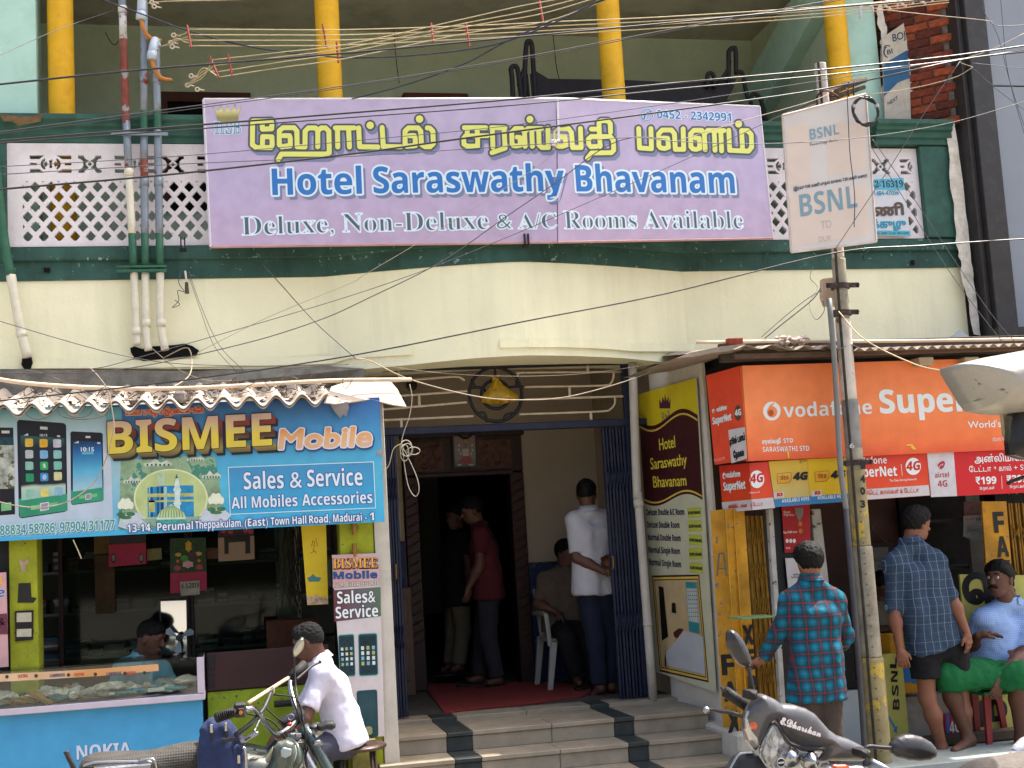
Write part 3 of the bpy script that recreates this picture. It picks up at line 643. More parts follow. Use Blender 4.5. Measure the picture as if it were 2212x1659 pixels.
# blue gate: frame beams, folded leaves, grille
GY = .10
G = empty('entrance_gate',(2.1, GY, LZ), 'dark blue steel entrance gate folded open to both sides under a decorative grille', 'gate')
zb1, zb0 = atY(1100,915, GY)[2], atY(1100,931, GY)[2]
box('beam',.8,3.22, GY-.03, GY+.03, zb0, zb1, m_blue, G,.006)
ztop = atY(1100,789, GY)[2]; box('beam',.8,3.2, GY-.02, GY+.02, ztop-.022, ztop+.02, mat('black_steel', '#17171a',.5,.15,20), G,.004)
xj = hx(1354, GY,900); box('jamb', xj-.02, xj+.03, GY-.025, GY+.025, LZ+.02, ztop, m_blue, G,.004)
def folded(xa0, xa1, xb0, xb1, n):     # collapsed channel leaf
    lo, hi = LZ+.01, zb0-.004
    for k in range(n):
        t = k/(n-1); x = xa0+(xa1-xa0)*t; b = MB(); b.box(x-.009, x+.009, GY-.015+(k % 2)*.01, GY+.03, lo, hi, bev=.003); b.build('channel_bar', m_blue, G)
    for z in np.arange(lo+.5, hi-.1,1.1):
        b = MB()
        for k in range(n-1):
            xa = xa0+(xa1-xa0)*k/(n-1); xb = xa0+(xa1-xa0)*(k+1)/(n-1); b.tube([(xa, GY-.024, z),(xb, GY-.024, z+.16)],.005,4); b.tube([(xa, GY-.02, z+.16),(xb, GY-.02, z)],.005,4)
        b.build('lattice_strap', m_blue, G)
folded(hx(838, GY,1300), hx(868, GY,1300),0,0,6); folded(hx(1327, GY,1300), hx(1397, GY,1300)-.02,0,0,10)
m_brass = mat('brass', '#8a6a34',.35,.1,10, metal=.7)
for (xa, y0, y1) in ((855,1222,1250),(1324,1203,1228)):
    a, c = atY(xa, y0, GY-.05), atY(xa+1, y1, GY-.05); b = MB(); b.tube(catmull([a+[0,.03,0], a, c, c+[0,.03,0]],4),.007,6); b.build('handle', m_brass, G, smooth=True)
m_grl = mat('cream_bar', '#b8a88e',.55,.12,20); m_gblk = mat('grille_black', '#15161c',.5,.1)
GR = PY(GY)
def gbar(pts, r=.009, m=m_grl, k=1): b = MB(); P_ = GR.at(pts); b.tube(catmull(P_, k) if k > 1 else P_, r,6); b.build('grille_bar', m, G, smooth=k > 1)
for x0_, y0_, x1_, y1_ in ((824,826,975,814),(824,858,1009,845),(824,885,1008,869),(824,908,1022,899)): gbar([(x0_, y0_),(x1_, y1_)])
gbar([(975,814),(992,815),(1004,822)], k=4)
gbar([(1113,819),(1121,808),(1134,805),(1345,803)], k=3); gbar([(1134,836),(1300,833),(1318,829),(1325,815),(1325,803)], k=3); gbar([(1134,863),(1348,856)]); gbar([(1122,895),(1295,889),(1318,884),(1328,872),(1328,857)], k=3)
for (x, y0_, y1_) in ((861,798,822),(905,852,877),(866,903,924),(1269,784,804),(1230,834,861),(1276,889,908)): gbar([(x, y0_),(x+1, y1_)],.011)
cc = GR.at([(1071,852)])[0]; R1 = 59/2850*9.95; R2 = 32/2850*9.95
b = MB(); b.tube([cc+[R1*math.cos(a),0, R1*1.02*math.sin(a)] for a in np.linspace(0,2*math.pi,48)[:-1]],.013,8, closed=True); b.build('ring', m_gblk, G, smooth=True)
b = MB(); b.tube([cc+[R2*math.cos(a),0, R2*math.sin(a)-.0] for a in np.linspace(0,2*math.pi,36)[:-1]],.013,8, closed=True); b.build('ring', m_gblk, G, smooth=True)
for pl in ([(1069,793),(1070,820)],[(1013,838),(1036,837),(1050,845)],[(1101,836),(1130,835)],[(1018,818),(1026,836)],[(1116,815),(1115,836)],[(1029,893),(1046,892),(1052,912)],[(1088,912),(1092,897),(1112,892)]): gbar(pl,.011, m_gblk,4 if len(pl) > 2 else 1)
yb = empty('yellow_bag', atY(1078,872, GY-.04), 'knotted yellow plastic bag with faint red print hanging from the grille ring', 'bag')
b = MB(); c0 = GR.at([(1071,822)],.03)[0]; c1 = GR.at([(1077,866)],.05)[0]; V = []; n = 22
for i,(t, w, d) in enumerate(((-.12,.035,.02),(-.06,.025,.02),(0,.012,.012),(.08,.03,.02),(.3,.06,.04),(.6,.1,.05),(.85,.135,.05),(1,.125,.035),(1.06,.06,.015))):
    c = c0+(c1-c0)*t
    for k in range(n):
        a = 2*math.pi*k/n; f = 1+.12*math.sin(5*a+i)+.05*math.sin(9*a); V.append(c+np.array([w*f*math.cos(a)+(.02 if math.cos(a) > .8 and t > .5 else 0), d*f*math.sin(a),.015*math.sin(3*a+1)]))
Fs = [(i*n+k, i*n+(k+1) % n,(i+1)*n+(k+1) % n,(i+1)*n+k) for i in range(8) for k in range(n)]+[tuple(8*n+k for k in range(n)), tuple(range(n-1,-1,-1))]
b.add(V, Fs); b.build('bag', mat('yellow_plastic', '#a5851a',.35,.25,14,.5,30, chips='#8a3318', chipamt=.6, chipscale=18), yb, smooth=True)
b = MB(); b.tube([c0+[0,0,.0], c0+[-.04,0,.04]],.006,5); b.tube([c0, c0+[.03,0,.045]],.008,5); b.build('knot', mat('yellow_plastic', ''), yb)
# little lamps on the porch wall behind the grille
for (x, y, lab) in ((889,833, 'round bulb holder on the wall behind the grille, left of the ring'),(860,861, 'tiny socket on the porch wall behind the grille near its left end')):
    p = atY(x, y, DW-.03) if y < 900 else 0; b = MB(); b.lathe([(.05,0),(.05,-.02),(.025,-.03),(.025,-.07),(.012,-.08)], p,14, M=[[1,0,0],[0,0,1],[0,-1,0]]); b.V[-1] = (b.V[-1]-p)@np.eye(3)+p; tag(b.build('lamp_holder', mat('old_brass', '#3a2f26',.4)), lab, 'lamp')
# white drain pipe and side wall with the tall advert
pipe('white_pipe',[(1366,784),(1376,1060),(1380,1093),(1411,1512)],-.02,.034,[(784,1512, mat('white_pipe_m', '#aaa49a',.6,.08,6,.1,30))], 'white pipe running down beside the right end of the blue gate',[(1078,1096,.039, mat('white_pipe_m', '')),(1345,1352,.037, mat('white_pipe_m', ''))], None)
PH = P2((3.24,.1),(3.37,-.76)); m_wallw = mat('side_wall_white', '#b8b2a6',.85,.08,4,.3,40, dirt='#6e685c', dirtamt=.5, dscale=3)
b = MB(); A_ = np.array([3.245,.06,0]); B_ = np.array([3.376,-.79,0]); nn = np.array([.99,.14,0])*.035
q = [A_+[.012,0,.0], B_+[.012,0,.0], B_+nn, A_+nn]; b.slab(np.array([p+[0,0,2.96] for p in q]), np.array([p for p in q])); SW = b.build('side_wall', m_wallw, None, label='white plastered side wall between the entrance steps and the orange kiosk', cat='wall')
box('plinth',3.27,3.62,-1.25,-.3,0,.30, m_wallw, None,.02, label='low white plastered block closing the right end of the steps', cat='plinth')
zp = lambda x, y: (1358+x*.4545,788.8+y*.4545)
HS = panel('hotel_advert_board', PH,[zp(45,138), zp(318,62), zp(413,1555), zp(125,1455)],.01, mat('advert_cream', '#b3b298',.45,.05,6), None, off=.02, label='tall narrow hotel advert in yellow, maroon and cream listing the rooms', cat='sign')
S_ = Plane(PH.p+PH.n*.02, PH.n); m_ay = mat('advert_yellow', '#c3b21e',.4,.06); m_mar = mat('advert_maroon', '#3a1518',.4,.1,9); m_navy = mat('advert_navy', '#161a3c',.5,0); m_gold = mat('advert_gold', '#c9a94a',.4)
def wave(x, a, c, am, ph): t = (x-a)/(c-a); return am*math.sin(t*2*math.pi+ph)
flat(S_,[zp(45,138), zp(318,62), zp(329,245)]+[zp(329-i*13.5,245+i*.9+wave(i,0,20,30,3.5)*1.0+12) for i in range(0,21)]+[zp(52,255)], m_ay, HS,.001)
topw = [zp(x,262-(x-52)*.06+36*math.sin((x-52)/277*6.0+.3)) for x in range(52,331,12)]; botw = [zp(x,638+(x-75)*.02+30*math.sin((x-75)/277*5.6+.6)) for x in range(75,352,12)]
def ribbon(S, up_, lo_, m, par, off): 
    n = len(up_); b = MB(); P_ = S.at(list(up_)+list(lo_), off); b.add(P_,[(i, i+1, n+i+1, n+i) for i in range(n-1)]); b.build('print', m, par)
ribbon(S_, topw, botw[:len(topw)], m_mar, HS,.002)
ribbon(S_,[(x, y+6) for x, y in topw],[(x, y+10) for x, y in topw], m_gold, HS,.0035); ribbon(S_,[(x, y-9) for x, y in botw],[(x, y-5) for x, y in botw], m_gold, HS,.0035); ribbon(S_,[(x, y-3) for x, y in topw],[(x, y) for x, y in topw], m_mar, HS,.003)
def T(S, par, f, s, x0_, y0_, x1_, y1_, h, col, bold=.03, outl=None, shad=None, **k):
    L = []
    if shad: L.append((shad[3] if len(shad) > 3 else (outl[0] if outl else 0), shad[0], shad[1], mat('ink_'+shad[2].strip('#'), shad[2],.5,0)))
    if outl: L.append((outl[0],0,0, mat('ink_'+outl[1].strip('#'), outl[1],.5,0)))
    L.append((0,0,0, mat('ink_'+col.strip('#'), col,.5,0) if isinstance(col, str) else col))
    sc_ = abs(f(1,0)[0]-f(0,0)[0]) if f else 1; f = f or (lambda x, y: (x, y))
    return text(S, s, f(x0_, y0_), f(x1_, y1_), h*sc_, L, par, bold=bold, **k)
T(S_, HS, zp, ss('Hotel'),147,405,222,390,58, '#cdbb3a',.01,(.7, '#1a0b0c')); T(S_, HS, zp, ss('Saraswathy'),105,496,277,473,56, '#cdbb3a',.01,(.7, '#1a0b0c')); T(S_, HS, zp, ss('Bhavanam'),118,582,275,572,56, '#cdbb3a',.01,(.7, '#1a0b0c'))
T(S_, HS, zp, serif('HSB'),158,275,199,262,52, '#23306a',-.01)
crown = [zp(146,205), zp(145,160), zp(157,182), zp(160,148), zp(170,172), zp(172,135), zp(180,172), zp(190,146), zp(190,180), zp(200,158), zp(197,206)]
flat(S_, crown, mat('crown_maroon', '#4a1f3a',.5), HS,.003)
for i,(s, x1) in enumerate((('Deluxe Double A/C Room',265),('Deluxe Double Room',242),('Normal Double Room',248),('Normal Single Room',245),('Normal Single Room',250))):
    T(S_, HS, zp, sb(s),86+i*3.2,714+i*59, x1,712+i*62.5,30, '#161a3c',.01)
stk = ((278,680,340,675,344,720,282,726),(282,740,343,738,346,786,285,789),(284,805,345,808,349,856,288,853),(284,872,347,868,350,920,288,922),(288,938,350,940,352,988,291,985))
for i, q in enumerate(stk):
    o = panel('room_sticker', S_,[zp(q[j], q[j+1]) for j in range(0,8,2)],.001, mat('sticker_green', '#a8b038',.5,.08), None, off=.004, label=['topmost', 'second', 'third', 'fourth', 'lowest'][i]+' green ROOMS AVAILABLE sticker on the tall hotel advert', cat='sticker', group='room stickers on the hotel advert')
    T(Plane(S_.p+S_.n*.004, S_.n), o, zp, 'ROOMS AVAILABLE', q[6]+2, q[7]-16, q[4]-2, q[5]-14,15, '#20283a',.03)
zf = [(110,1000),(335,995),(380,1508),(148,1455)]
def inset(q, k): c = np.mean(q,0); return [tuple(c+(np.array(p)-c)*k) for p in q]
for k, m_ in ((1, m_mar),(.965, m_gold),(.92, m_mar),(.90, mat('frame_cream', '#b5a878',.5))): flat(S_,[zp(*p) for p in inset(zf, k)], m_, HS,.0015+.0012*(1-k)*20)
q = inset(zf,.88); flat(S_,[zp(*p) for p in q], mat('room_wall_print', '#b09a72',.5,.08,9), HS,.006)
flat(S_,[zp(142,1050), zp(165,1055), zp(188,1290), zp(158,1310)], mat('print_black', '#14100e',.5), HS,.007); flat(S_,[zp(205,1130), zp(222,1130), zp(226,1180), zp(204,1176)], mat('print_black', ''), HS,.007)
flat(S_,[zp(172,1370), zp(265,1262), zp(353,1290), zp(364,1470), zp(190,1430)], mat('bed_print', '#a9abae',.5,.06,6), HS,.007)
flat(S_,[zp(170,1400), zp(176,1350), zp(178,1430), zp(200,1440), zp(172,1432)], mat('print_black', ''), HS,.007); flat(S_,[zp(212,1270), zp(240,1250), zp(262,1255), zp(230,1300), zp(215,1290)], mat('print_redbrown', '#4a2018',.5), HS,.0078)
cq = [(270,1030),(322,1033),(338,1278),(288,1265)]; flat(S_,[zp(*p) for p in cq], mat('cal_teal', '#2f7f83',.5), HS,.0075); flat(S_,[zp(*p) for p in ((274,1060),(323,1062),(334,1225),(286,1216))], mat('cal_grey', '#aab0ac',.5), HS,.0083)
b = MB()
for r_ in range(7):
    for c_ in range(5): q_ = S_.at([zp(280+c_*9.5+r_*1.3,1072+r_*20), zp(284+c_*9.5+r_*1.3,1072+r_*20), zp(284+c_*9.5+r_*1.3,1077+r_*20), zp(280+c_*9.5+r_*1.3,1077+r_*20)],.0091); b.add(q_,[(0,1,2,3)])
tag(b.build('print', mat('ink_26384a', '#26384a',.6,0), HS), kind='stuff')
# red carpet
pc = [atZ(x, y, LZ) for x, y in ((931,1481),(1010,1479),(1150,1476),(1268,1482),(1280,1495),(1262,1505),(1150,1522),(1040,1532),(960,1542),(915,1483))]
b = MB(); top = []; rr = random.Random(2)
V = np.array(pc); n = len(V); ctr = V.mean(0); rings = [V, V*.96+ctr*.04, V*.5+ctr*.5]; zz = (0.010,.016,.012)
V3 = np.vstack([np.column_stack([R_[:, :2], np.full(n, LZ+z)]) for R_, z in zip(rings, zz)]+[[[ctr[0], ctr[1], LZ+.013]], np.column_stack([V[:, :2], np.full(n, LZ+.001)])])
Fs = [(i,(i+1) % n, n+(i+1) % n, n+i) for i in range(n)]+[(n+i, n+(i+1) % n,2*n+(i+1) % n,2*n+i) for i in range(n)]+[(2*n+i,2*n+(i+1) % n,3*n) for i in range(n)]+[((i+1) % n, i,3*n+1+i,3*n+1+(i+1) % n) for i in range(n)]
b.add(V3, Fs); tag(b.build('red_carpet', mat('red_mat', '#7a2b26',.95,.12,60,.8,200)), 'dull red mat laid over the top of the entrance steps', 'mat')

# ================================================================== the lilac hotel sign
SGN = Bend(P2((-.08,-.16),(2.62,-.58)), P2((2.62,-.58),(4.3,-.22)),1203)
def bendpt(x, y, off=0): return SGN.at([(x, y)], off)[0]
# make both halves meet exactly
pa = atY(1203,400,0); Xb = SGN.A.at([(1203,370)])[0][:2]; rgt = SGN.B.at([(1640,230)])[0][:2]
SGN = Bend(SGN.A, P2(Xb, atY(1655,370,-.22)[:2]),1203)
m_lil = gradmat('lilac_print',[(0, '#b39eb8'),(.45, '#b1a3c2'),(1, '#b5a9c4')], 'Z',-0.1,1.2,.45,.1)
HSn = empty('hotel_sign', SGN.at([(1105,522)])[0], 'large lilac hotel signboard with Tamil and English lettering hung on the balcony', 'sign')
for q in ([(440,215),(1201.5,213.5),(1203.5,523),(455,533.5)],[(1204,213.5),(1640,231),(1669,515),(1206,523)]):
    S__ = SGN.A if q[0][0] < 1200 else SGN.B; panel('board', S__, q,.03, m_lil, HSn)
m_edge = mat('sign_edge', '#c9c4cc',.5,.05)
for a, c in (((440,215),(455,533.5)),((1640,231),(1669,515)),((440,215),(1203,213.3)),((1203,213.3),(1640,231)),((455,533.5),(1205,523.3)),((1205,523.3),(1669,515))):
    S__ = SGN.A if (a[0]+c[0])/2 < 1204 else SGN.B; b = MB(); b.tube([S__.at([a],-.005)[0], S__.at([c],-.005)[0]],.011,5); b.build('edge_strip', m_edge if a[1] < 500 or a[0] == c[0] else mat('sign_edge_red', '#b08a88',.5), HSn)
b = MB(); b.slab(SGN.A.at([(1202,214),(1207,214),(1210,306),(1205,306)],.012), SGN.A.at([(1202,214),(1207,214),(1210,306),(1205,306)],.002)); b.build('cloth_strip', mat('white_rag', '#d8d5dc',.7,.05), HSn)
b = MB(); rr = random.Random(8)
for i in range(16): c = SGN.A.at([(1200+rr.uniform(-8,6),308+rr.uniform(-7,5))],.02)[0]; b.lathe([(.002,-.012),(.014,0),(.002,.012)], c,5)
b.build('rag_knot', mat('white_rag', ''), HSn)
za = lambda x, y: (480.1+x*.24807,205.8+y*.24807); zc_ = lambda x, y: (960.3+x*.32247,219.5+y*.32247)
A1 = [[(265,225),(262,430),(295,455),(425,455),(435,430),(432,362),(352,360),(350,425)],[(265,225),(425,222),(432,245),(430,292),(350,295),(348,248)],
 [(560,440),(520,450),(497,430),(497,310),(530,282),(625,282),(650,312),(652,448),(720,450),(722,312),(750,284),(812,284),(832,310),(832,448)],[(535,352),(585,352),(592,375),(592,440),(560,445)],
 [(832,310),(862,284),(900,284),(928,312),(932,500),(905,512),(515,512),(488,558)],[(985,284),(1150,284)],[(1003,284),(1006,450)],[(1100,284),(1108,450)],[(1188,284),(1196,448),(1355,450)],
 [(1392,280),(1402,446),(1555,448)],[(1650,440),(1610,445),(1592,425),(1592,312),(1622,284),(1705,284),(1728,312),(1735,428),(1765,448),(1810,448),(1838,422),(1834,312),(1808,286),(1786,284)],[(1632,352),(1672,352),(1680,375),(1682,438),(1650,442)]]
A2 = [[(132,174),(275,174)],[(152,174),(152,226)],[(288,228),(140,230),(128,246),(130,285),(150,298),(222,298),(222,228),(216,176)],[(315,174),(405,176)],[(320,176),(324,305)],[(398,178),(406,312),(318,342)],
 [(482,298),(462,296),(452,280),(450,205),(474,180),(518,180),(536,205),(540,300)],[(486,238),(505,240),(508,292),(482,298)],[(536,205),(558,180),(650,180)],[(584,186),(588,300)],[(630,182),(634,292),(652,308),(696,308),(692,176)],
 [(790,300),(764,300),(748,285),(744,208),(768,182),(832,182),(850,208),(858,308),(915,308),(910,180)],[(776,236),(806,238),(812,292),(790,300)],
 [(1020,300),(980,302),(966,285),(964,250),(982,234),(1110,234),(1130,258),(1134,325),(1118,342),(985,344),(958,378)],[(984,184),(1030,184)],[(1042,300),(1034,142),(1050,128),(1094,128),(1110,148),(1112,205)],
 [(1300,180),(1306,310),(1386,316),(1382,180)],[(1474,314),(1448,310),(1436,296),(1434,216),(1458,190),(1520,190),(1540,216),(1546,320),(1602,320),(1598,182)],[(1464,244),(1494,246),(1500,306),(1474,314)],
 [(1684,320),(1662,316),(1650,302),(1648,216),(1670,192),(1722,192),(1740,216),(1746,322)],[(1680,244),(1706,246),(1710,312),(1684,320)],[(1740,216),(1764,192),(1872,194)],[(1806,196),(1812,326)],[(1850,196),(1856,330)],
 [(1904,192),(1910,326),(2036,332),(2058,305),(2054,220),(2030,194),(1990,194),(1996,326)]]
st1 = [([za(*p) for p in pl],5.3) for pl in A1]+[([za(1288,262)],8),([za(1718,207)],8)]
st2 = [([zc_(*p) for p in pl],5.1) for pl in A2]+[([zc_(572,118)],7.5),([zc_(1970,150)],7.5)]
i_y, i_g, i_s, i_w, i_b = (mat(n_, c_,.45,0) for n_, c_ in (('ink_yellow', '#d3d572'),('ink_grey', '#4b5257'),('ink_shadow', '#747c9a'),('ink_white', '#cfe0ea'),('ink_blue', '#3170b4')))
for st in (st1, st2): printed(SGN,[(3.9,5,7.5, i_s),(3.9,0,0, i_g),(0,0,0, i_y)], strokes=st, step=.85, marg=13, parent=HSn)
for s, x0_, y0_, x1_, y1_ in (('Hotel',589,421,782,418),('Saraswathy',808,417,1220,412),('Bhavanam',1246,413,1588,417)):
    text(SGN, sb(s),(x0_, y0_),(x1_, y1_),57,[(2.6,6.5,8, i_s),(4.2,0,0, i_w),(0,0,0, i_b)], HSn, bold=.006, step=.8)
i_dg = mat('ink_slate', '#4e606a',.5,0)
for s, x0_, y0_, x1_, y1_, h_ in (('Deluxe,',523,508,722,502,42),('Non-Deluxe',741,501,1056,495,42),('&',1073,494,1107,494,34),('A/C',1120,494,1203,493,34),('Rooms',1220,494,1377,493,40),('Available',1392,493,1606,494,41)):
    text(SGN, serif(s),(x0_, y0_),(x1_, y1_), h_,[(3.2,0,0, i_w),(0,0,0, i_dg)], HSn, bold=-.03, step=.6)
i_lb = mat('ink_phone', '#3f74ad',.5,0)
text(SGN, sb('0452 - 2342991'),(1420,255),(1580,262),18,[(1.6,0,0, i_w),(0,0,0, i_lb)], HSn, bold=0)
printed(SGN,[(1.2,0,0, i_w),(0,0,0, i_lb)], strokes=[(disc((1398,248),12.5)+[disc((1398,248),12.5)[0]],.9),([(1392,255),(1393,249),(1399,243),(1405,242)],1.9)], step=.6, marg=5, parent=HSn)
text(SGN, serif('HSB'),(464,289),(521,288),27,[(2,0,0, i_w),(.4,0,0, mat('ink_3f6ea5', '#4f7aa8',.5,0)),(-1.1,0,0, mat('ink_silver', '#b8c4d2',.4,0))], HSn, bold=.0, step=.5)
m_cg = gradmat('crown_gold',[(0, '#8a8350'),(.5, '#cfc98a'),(1, '#77703c')], 'Z',1.03,1.14,.35)
cr_ = [(469,260),(466,240),(461,232),(472,240),(477,228),(484,243),(492,231),(499,241),(508,228),(510,240),(520,232),(516,245),(514,261),(500,264),(484,264)]
flat(SGN, cr_, m_cg, HSn,.003, 'crown_print')
for x, y in ((461,231),(477,227),(492,230),(508,227),(520,231)): flat(SGN, disc((x, y),2.2, n=10), m_cg, HSn,.0035)
# ================================================================== left shop: mobile phones
SY = -.95
m_olive = mat('olive_yellow', '#8f9420',.75,.15,6,.3,40, dirt='#3c3a14', dirtamt=.4, dscale=8, chips='#4a4436', chipamt=.15, chipscale=20)
m_lime = mat('lime_paint', '#788c1c',.75,.15,6,.3,40, dirt='#2c3410', dirtamt=.6, dscale=7, chips='#26384a', chipamt=.25, chipscale=25)
m_maroon = mat('maroon_laminate', '#2e1517',.45,.25,3,.05,40)
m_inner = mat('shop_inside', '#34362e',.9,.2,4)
SH = empty('mobile_shop',(-.5,-.2,0), 'small open-fronted mobile phone shop with dim glass cabinets under a corrugated sheet roof', 'shop')
xl = -2.6; xr = hx(828,-.85,1300)
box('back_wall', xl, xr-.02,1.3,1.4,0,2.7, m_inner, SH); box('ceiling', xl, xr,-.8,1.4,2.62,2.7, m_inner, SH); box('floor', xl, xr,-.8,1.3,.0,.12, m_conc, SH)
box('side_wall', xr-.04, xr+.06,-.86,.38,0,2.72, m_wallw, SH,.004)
# right pillar with its narrow board
xp0 = hx(734,-.85,1160); box('pillar', xp0, xr-.045,-.85,-.6,0,2.62, m_olive, SH,.004)
PB = PY(-.87)
nb = panel('narrow_sign', PB,[(717,1199),(819,1195),(831,1590),(745,1598)],.012, mat('board_white', '#bdb4b2',.5,.05,7, dirt='#8a8278', dirtamt=.3, dscale=6), None, off=.02, label='narrow upright BISMEE Mobile board with pictures of phones beside the entrance', cat='sign')
Q = PY(-.89); zb_ = lambda x, y: (685.9+x*.3411,1093.3+y*.3411)
flat(Q,[(718,1200),(819,1196),(821,1264),(719,1271)], gradmat('nb_top',[(0, '#b98f8c'),(1, '#b0a8b0')], 'X',0,.35), nb,.0015)
flat(Q,[(720,1275),(822,1268),(823,1331),(722,1343)], gradmat('nb_mid',[(0, '#5e2a30'),(.55, '#5a5458'),(1, '#4c6650')], 'X',-.17,.17), nb,.0015)
T(Q, nb, zb_, serif('BISMEE'),100,395,382,388,64, '#d29b3c',-.005,(.8, '#5a1f14'),(1.2,2.2, '#5a1f14')); T(Q, nb, zb_, sb('Mobile'),102,462,378,455,44, '#24508a',0,(.9, '#c8d4dc'))
T(Q, nb, zb_, sb('ALL MOBILES ACCESSORIES'),100,512,385,500,26, '#ded6cc',-.01,(.7, '#4a4440')); T(Q, nb, zb_, sb('Sales&'),125,618,368,608,76, '#d8dcdc',.0,(1.1, '#2f3348')); T(Q, nb, zb_, sb('Service'),116,712,385,698,74, '#d8dcdc',.0,(1.1, '#2f3348'))
def phone_print(S, par, q, edge='#0e3b3e', scr='#0d2a33', icons=True, lo='#5f9a94'):
    q = np.array(q, float); flat(S,[tuple(p) for p in rr_quad(q,.12)], mat('pp_'+lo, lo,.4,.1,9), par,.002); flat(S,[tuple(p) for p in rr_quad(inq(q,.94),.11)], mat('pp_'+edge, edge,.35,.1,9), par,.0028)
    flat(S,[tuple(p) for p in inq(q,.8)], mat('pp_'+scr, scr,.3,.2,12), par,.0036)
    if icons:
        cols = ['#b7c4b8', '#9a9a62', '#6fa0a8', '#c0c8c4']; k = 0
        for v in (.34,.46,.58,.70):
            for u in (.22,.5,.78):
                c = bil(q, u, v); w = np.linalg.norm(q[1]-q[0])*.075; h_ = w*1.25
                flat(S,[(c[0]-w, c[1]-h_),(c[0]+w, c[1]-h_),(c[0]+w, c[1]+h_),(c[0]-w, c[1]+h_)], mat('pp_'+cols[k % 4], cols[k % 4],.4,0), par,.0046); k += 1
def bil(q, u, v): return (q[0]*(1-u)+q[1]*u)*(1-v)+(q[3]*(1-u)+q[2]*u)*v
def inq(q, k): return np.array([bil(q, u, v) for u, v in (((1-k)/2,(1-k)/2*.7),((1+k)/2,(1-k)/2*.7),((1+k)/2,1-(1-k)/2*.7),((1-k)/2,1-(1-k)/2*.7))])
def rr_quad(q, r, n=4):
    out = []
    for (u, v, a0) in ((r, r*.5,180),(1-r, r*.5,270),(1-r,1-r*.5,0),(r,1-r*.5,90)):
        for i in range(n+1): a = math.radians(a0+90*i/n); out.append(bil(np.array(q, float), u+r*math.cos(a), v+r*.5*math.sin(a)))
    return out
for q in ([zb_(130,815), zb_(232,808), zb_(242,1078), zb_(140,1086)],[zb_(256,808), zb_(378,802), zb_(386,1072), zb_(262,1080)]): phone_print(Q, nb, q)
phone_print(Q, nb,[zb_(246,1170), zb_(378,1160), zb_(386,1462), zb_(262,1470)], icons=False, lo='#1c4a50', edge='#123a40', scr='#1b4148')
flat(Q,[tuple(p) for p in rr_quad([zb_(300,1395), zb_(346,1393), zb_(348,1448), zb_(303,1450)],.5)], mat('pp_ring', '#93906a',.4), nb,.005)
# far left sign sliver and lattice
ls = panel('narrow_sign', PY(-.93),[(-40,1240),(13,1236),(18,1440),(-40,1445)],.012, mat('board_pinkish', '#b98f92',.5,.1,7), None, label='sliver of a pinkish Mobile board at the left edge of the picture', cat='sign')
flat(PY(-.93),[(-40,1330),(15,1325),(17,1370),(-40,1372)], mat('nb_maroon', '#5e2a3a',.5), ls,.0015); T(PY(-.93), ls, None, sb('le'),-14,1292,10,1288,20, '#24508a',0,(.8, '#c8d4dc')); T(PY(-.93), ls, None, sb('&'),-6,1352,11,1350,17, '#d8dcdc',0); flat(PY(-.93),[(-20,1248),(4,1246),(5,1262),(-20,1264)], mat('ink_d29b3c', '#d29b3c'), ls,.0015)
# left pillar
xq0, xq1 = hx(21,-.85,1300), hx(82,-.85,1300); box('pillar', xq0, xq1,-.86,-.62,.3,2.62, m_olive, SH,.004); box('door_post', xl, xq0-.004,-.84,-.7,0,2.62, mat('soft_black', '#1a1818',.8), SH)
Q2 = PY(-.86)
flat(Q2,[(40,1260),(66,1259),(68,1290),(80,1292),(72,1302),(38,1302)], mat('black_tape', '#1c1a18',.5), SH,.004, 'tape'); flat(Q2,[(40,1206),(52,1214),(60,1204),(64,1212),(55,1222),(57,1236),(46,1234)], mat('torn_sticker', '#a58f78',.7,.2,20), SH,.003, 'torn_sticker')
nf = panel('notice_frame', Q2,[(32,1320),(72,1318),(71,1382),(33,1386)],.012, mat('frame_black', ''), None, off=.016, label='small black-edged frame with two paper slips on the olive pillar', cat='frame')
for (y0_, y1_) in ((1324,1344),(1359,1376)): flat(Plane((0,-.876,0),(0,-1,0)),[(36, y0_),(68, y0_-1),(68, y1_-1),(36, y1_)], mat('slip_paper', '#a8a490',.6,.1,30), nf,.002)
# hanging yellow board right
yb2 = panel('yellow_board', PY(-.78),[(650,1130),(704,1127),(709,1305),(664,1307)],.015, mat('yellow_board', '#c3a81a',.5,.1,6,.1,30, dirt='#8a6d14', dirtamt=.5, dscale=6), None, label='hanging yellow board with flaked lower end beside the narrow sign', cat='board')
flat(PY(-.78),[(662,1290),(668,1286),(676,1292),(682,1284),(692,1290),(699,1288),(708,1295),(709,1304),(664,1306)], mat('flaked', '#a58a78',.8,.4,40), yb2,.002, 'flaked_patch')
printed(PY(-.78),[(0,0,0, mat('ink_rust', '#8a4a14',.6))], strokes=[([(673,1180),(676,1168),(680,1172),(677,1190)],.7),([(671,1195),(680,1190),(684,1196)],.7),([(682,1163),(686,1180)],.6)], step=.5, marg=3, parent=yb2)
flat(PY(-.78),[(664,1248),(670,1246),(676,1240),(682,1246),(694,1248),(690,1256),(668,1257)], mat('board_teal', '#3d6d70',.6), yb2,.002)
# metal bolts on the pillar by the board
for (x, y) in ((765,1142),(766,1190)):
    a = atY(x, y,-.88); b = MB(); b.tube([a+[0,0,.05], a-[0,0,.04]],.016,8); b.lathe([(.03,-.005),(.03,.005)], a,12); tag(b.build('bolt', m_brass),('upper' if y < 1160 else 'lower')+' brass bolt fixed to the olive pillar above the narrow sign', 'bolt')
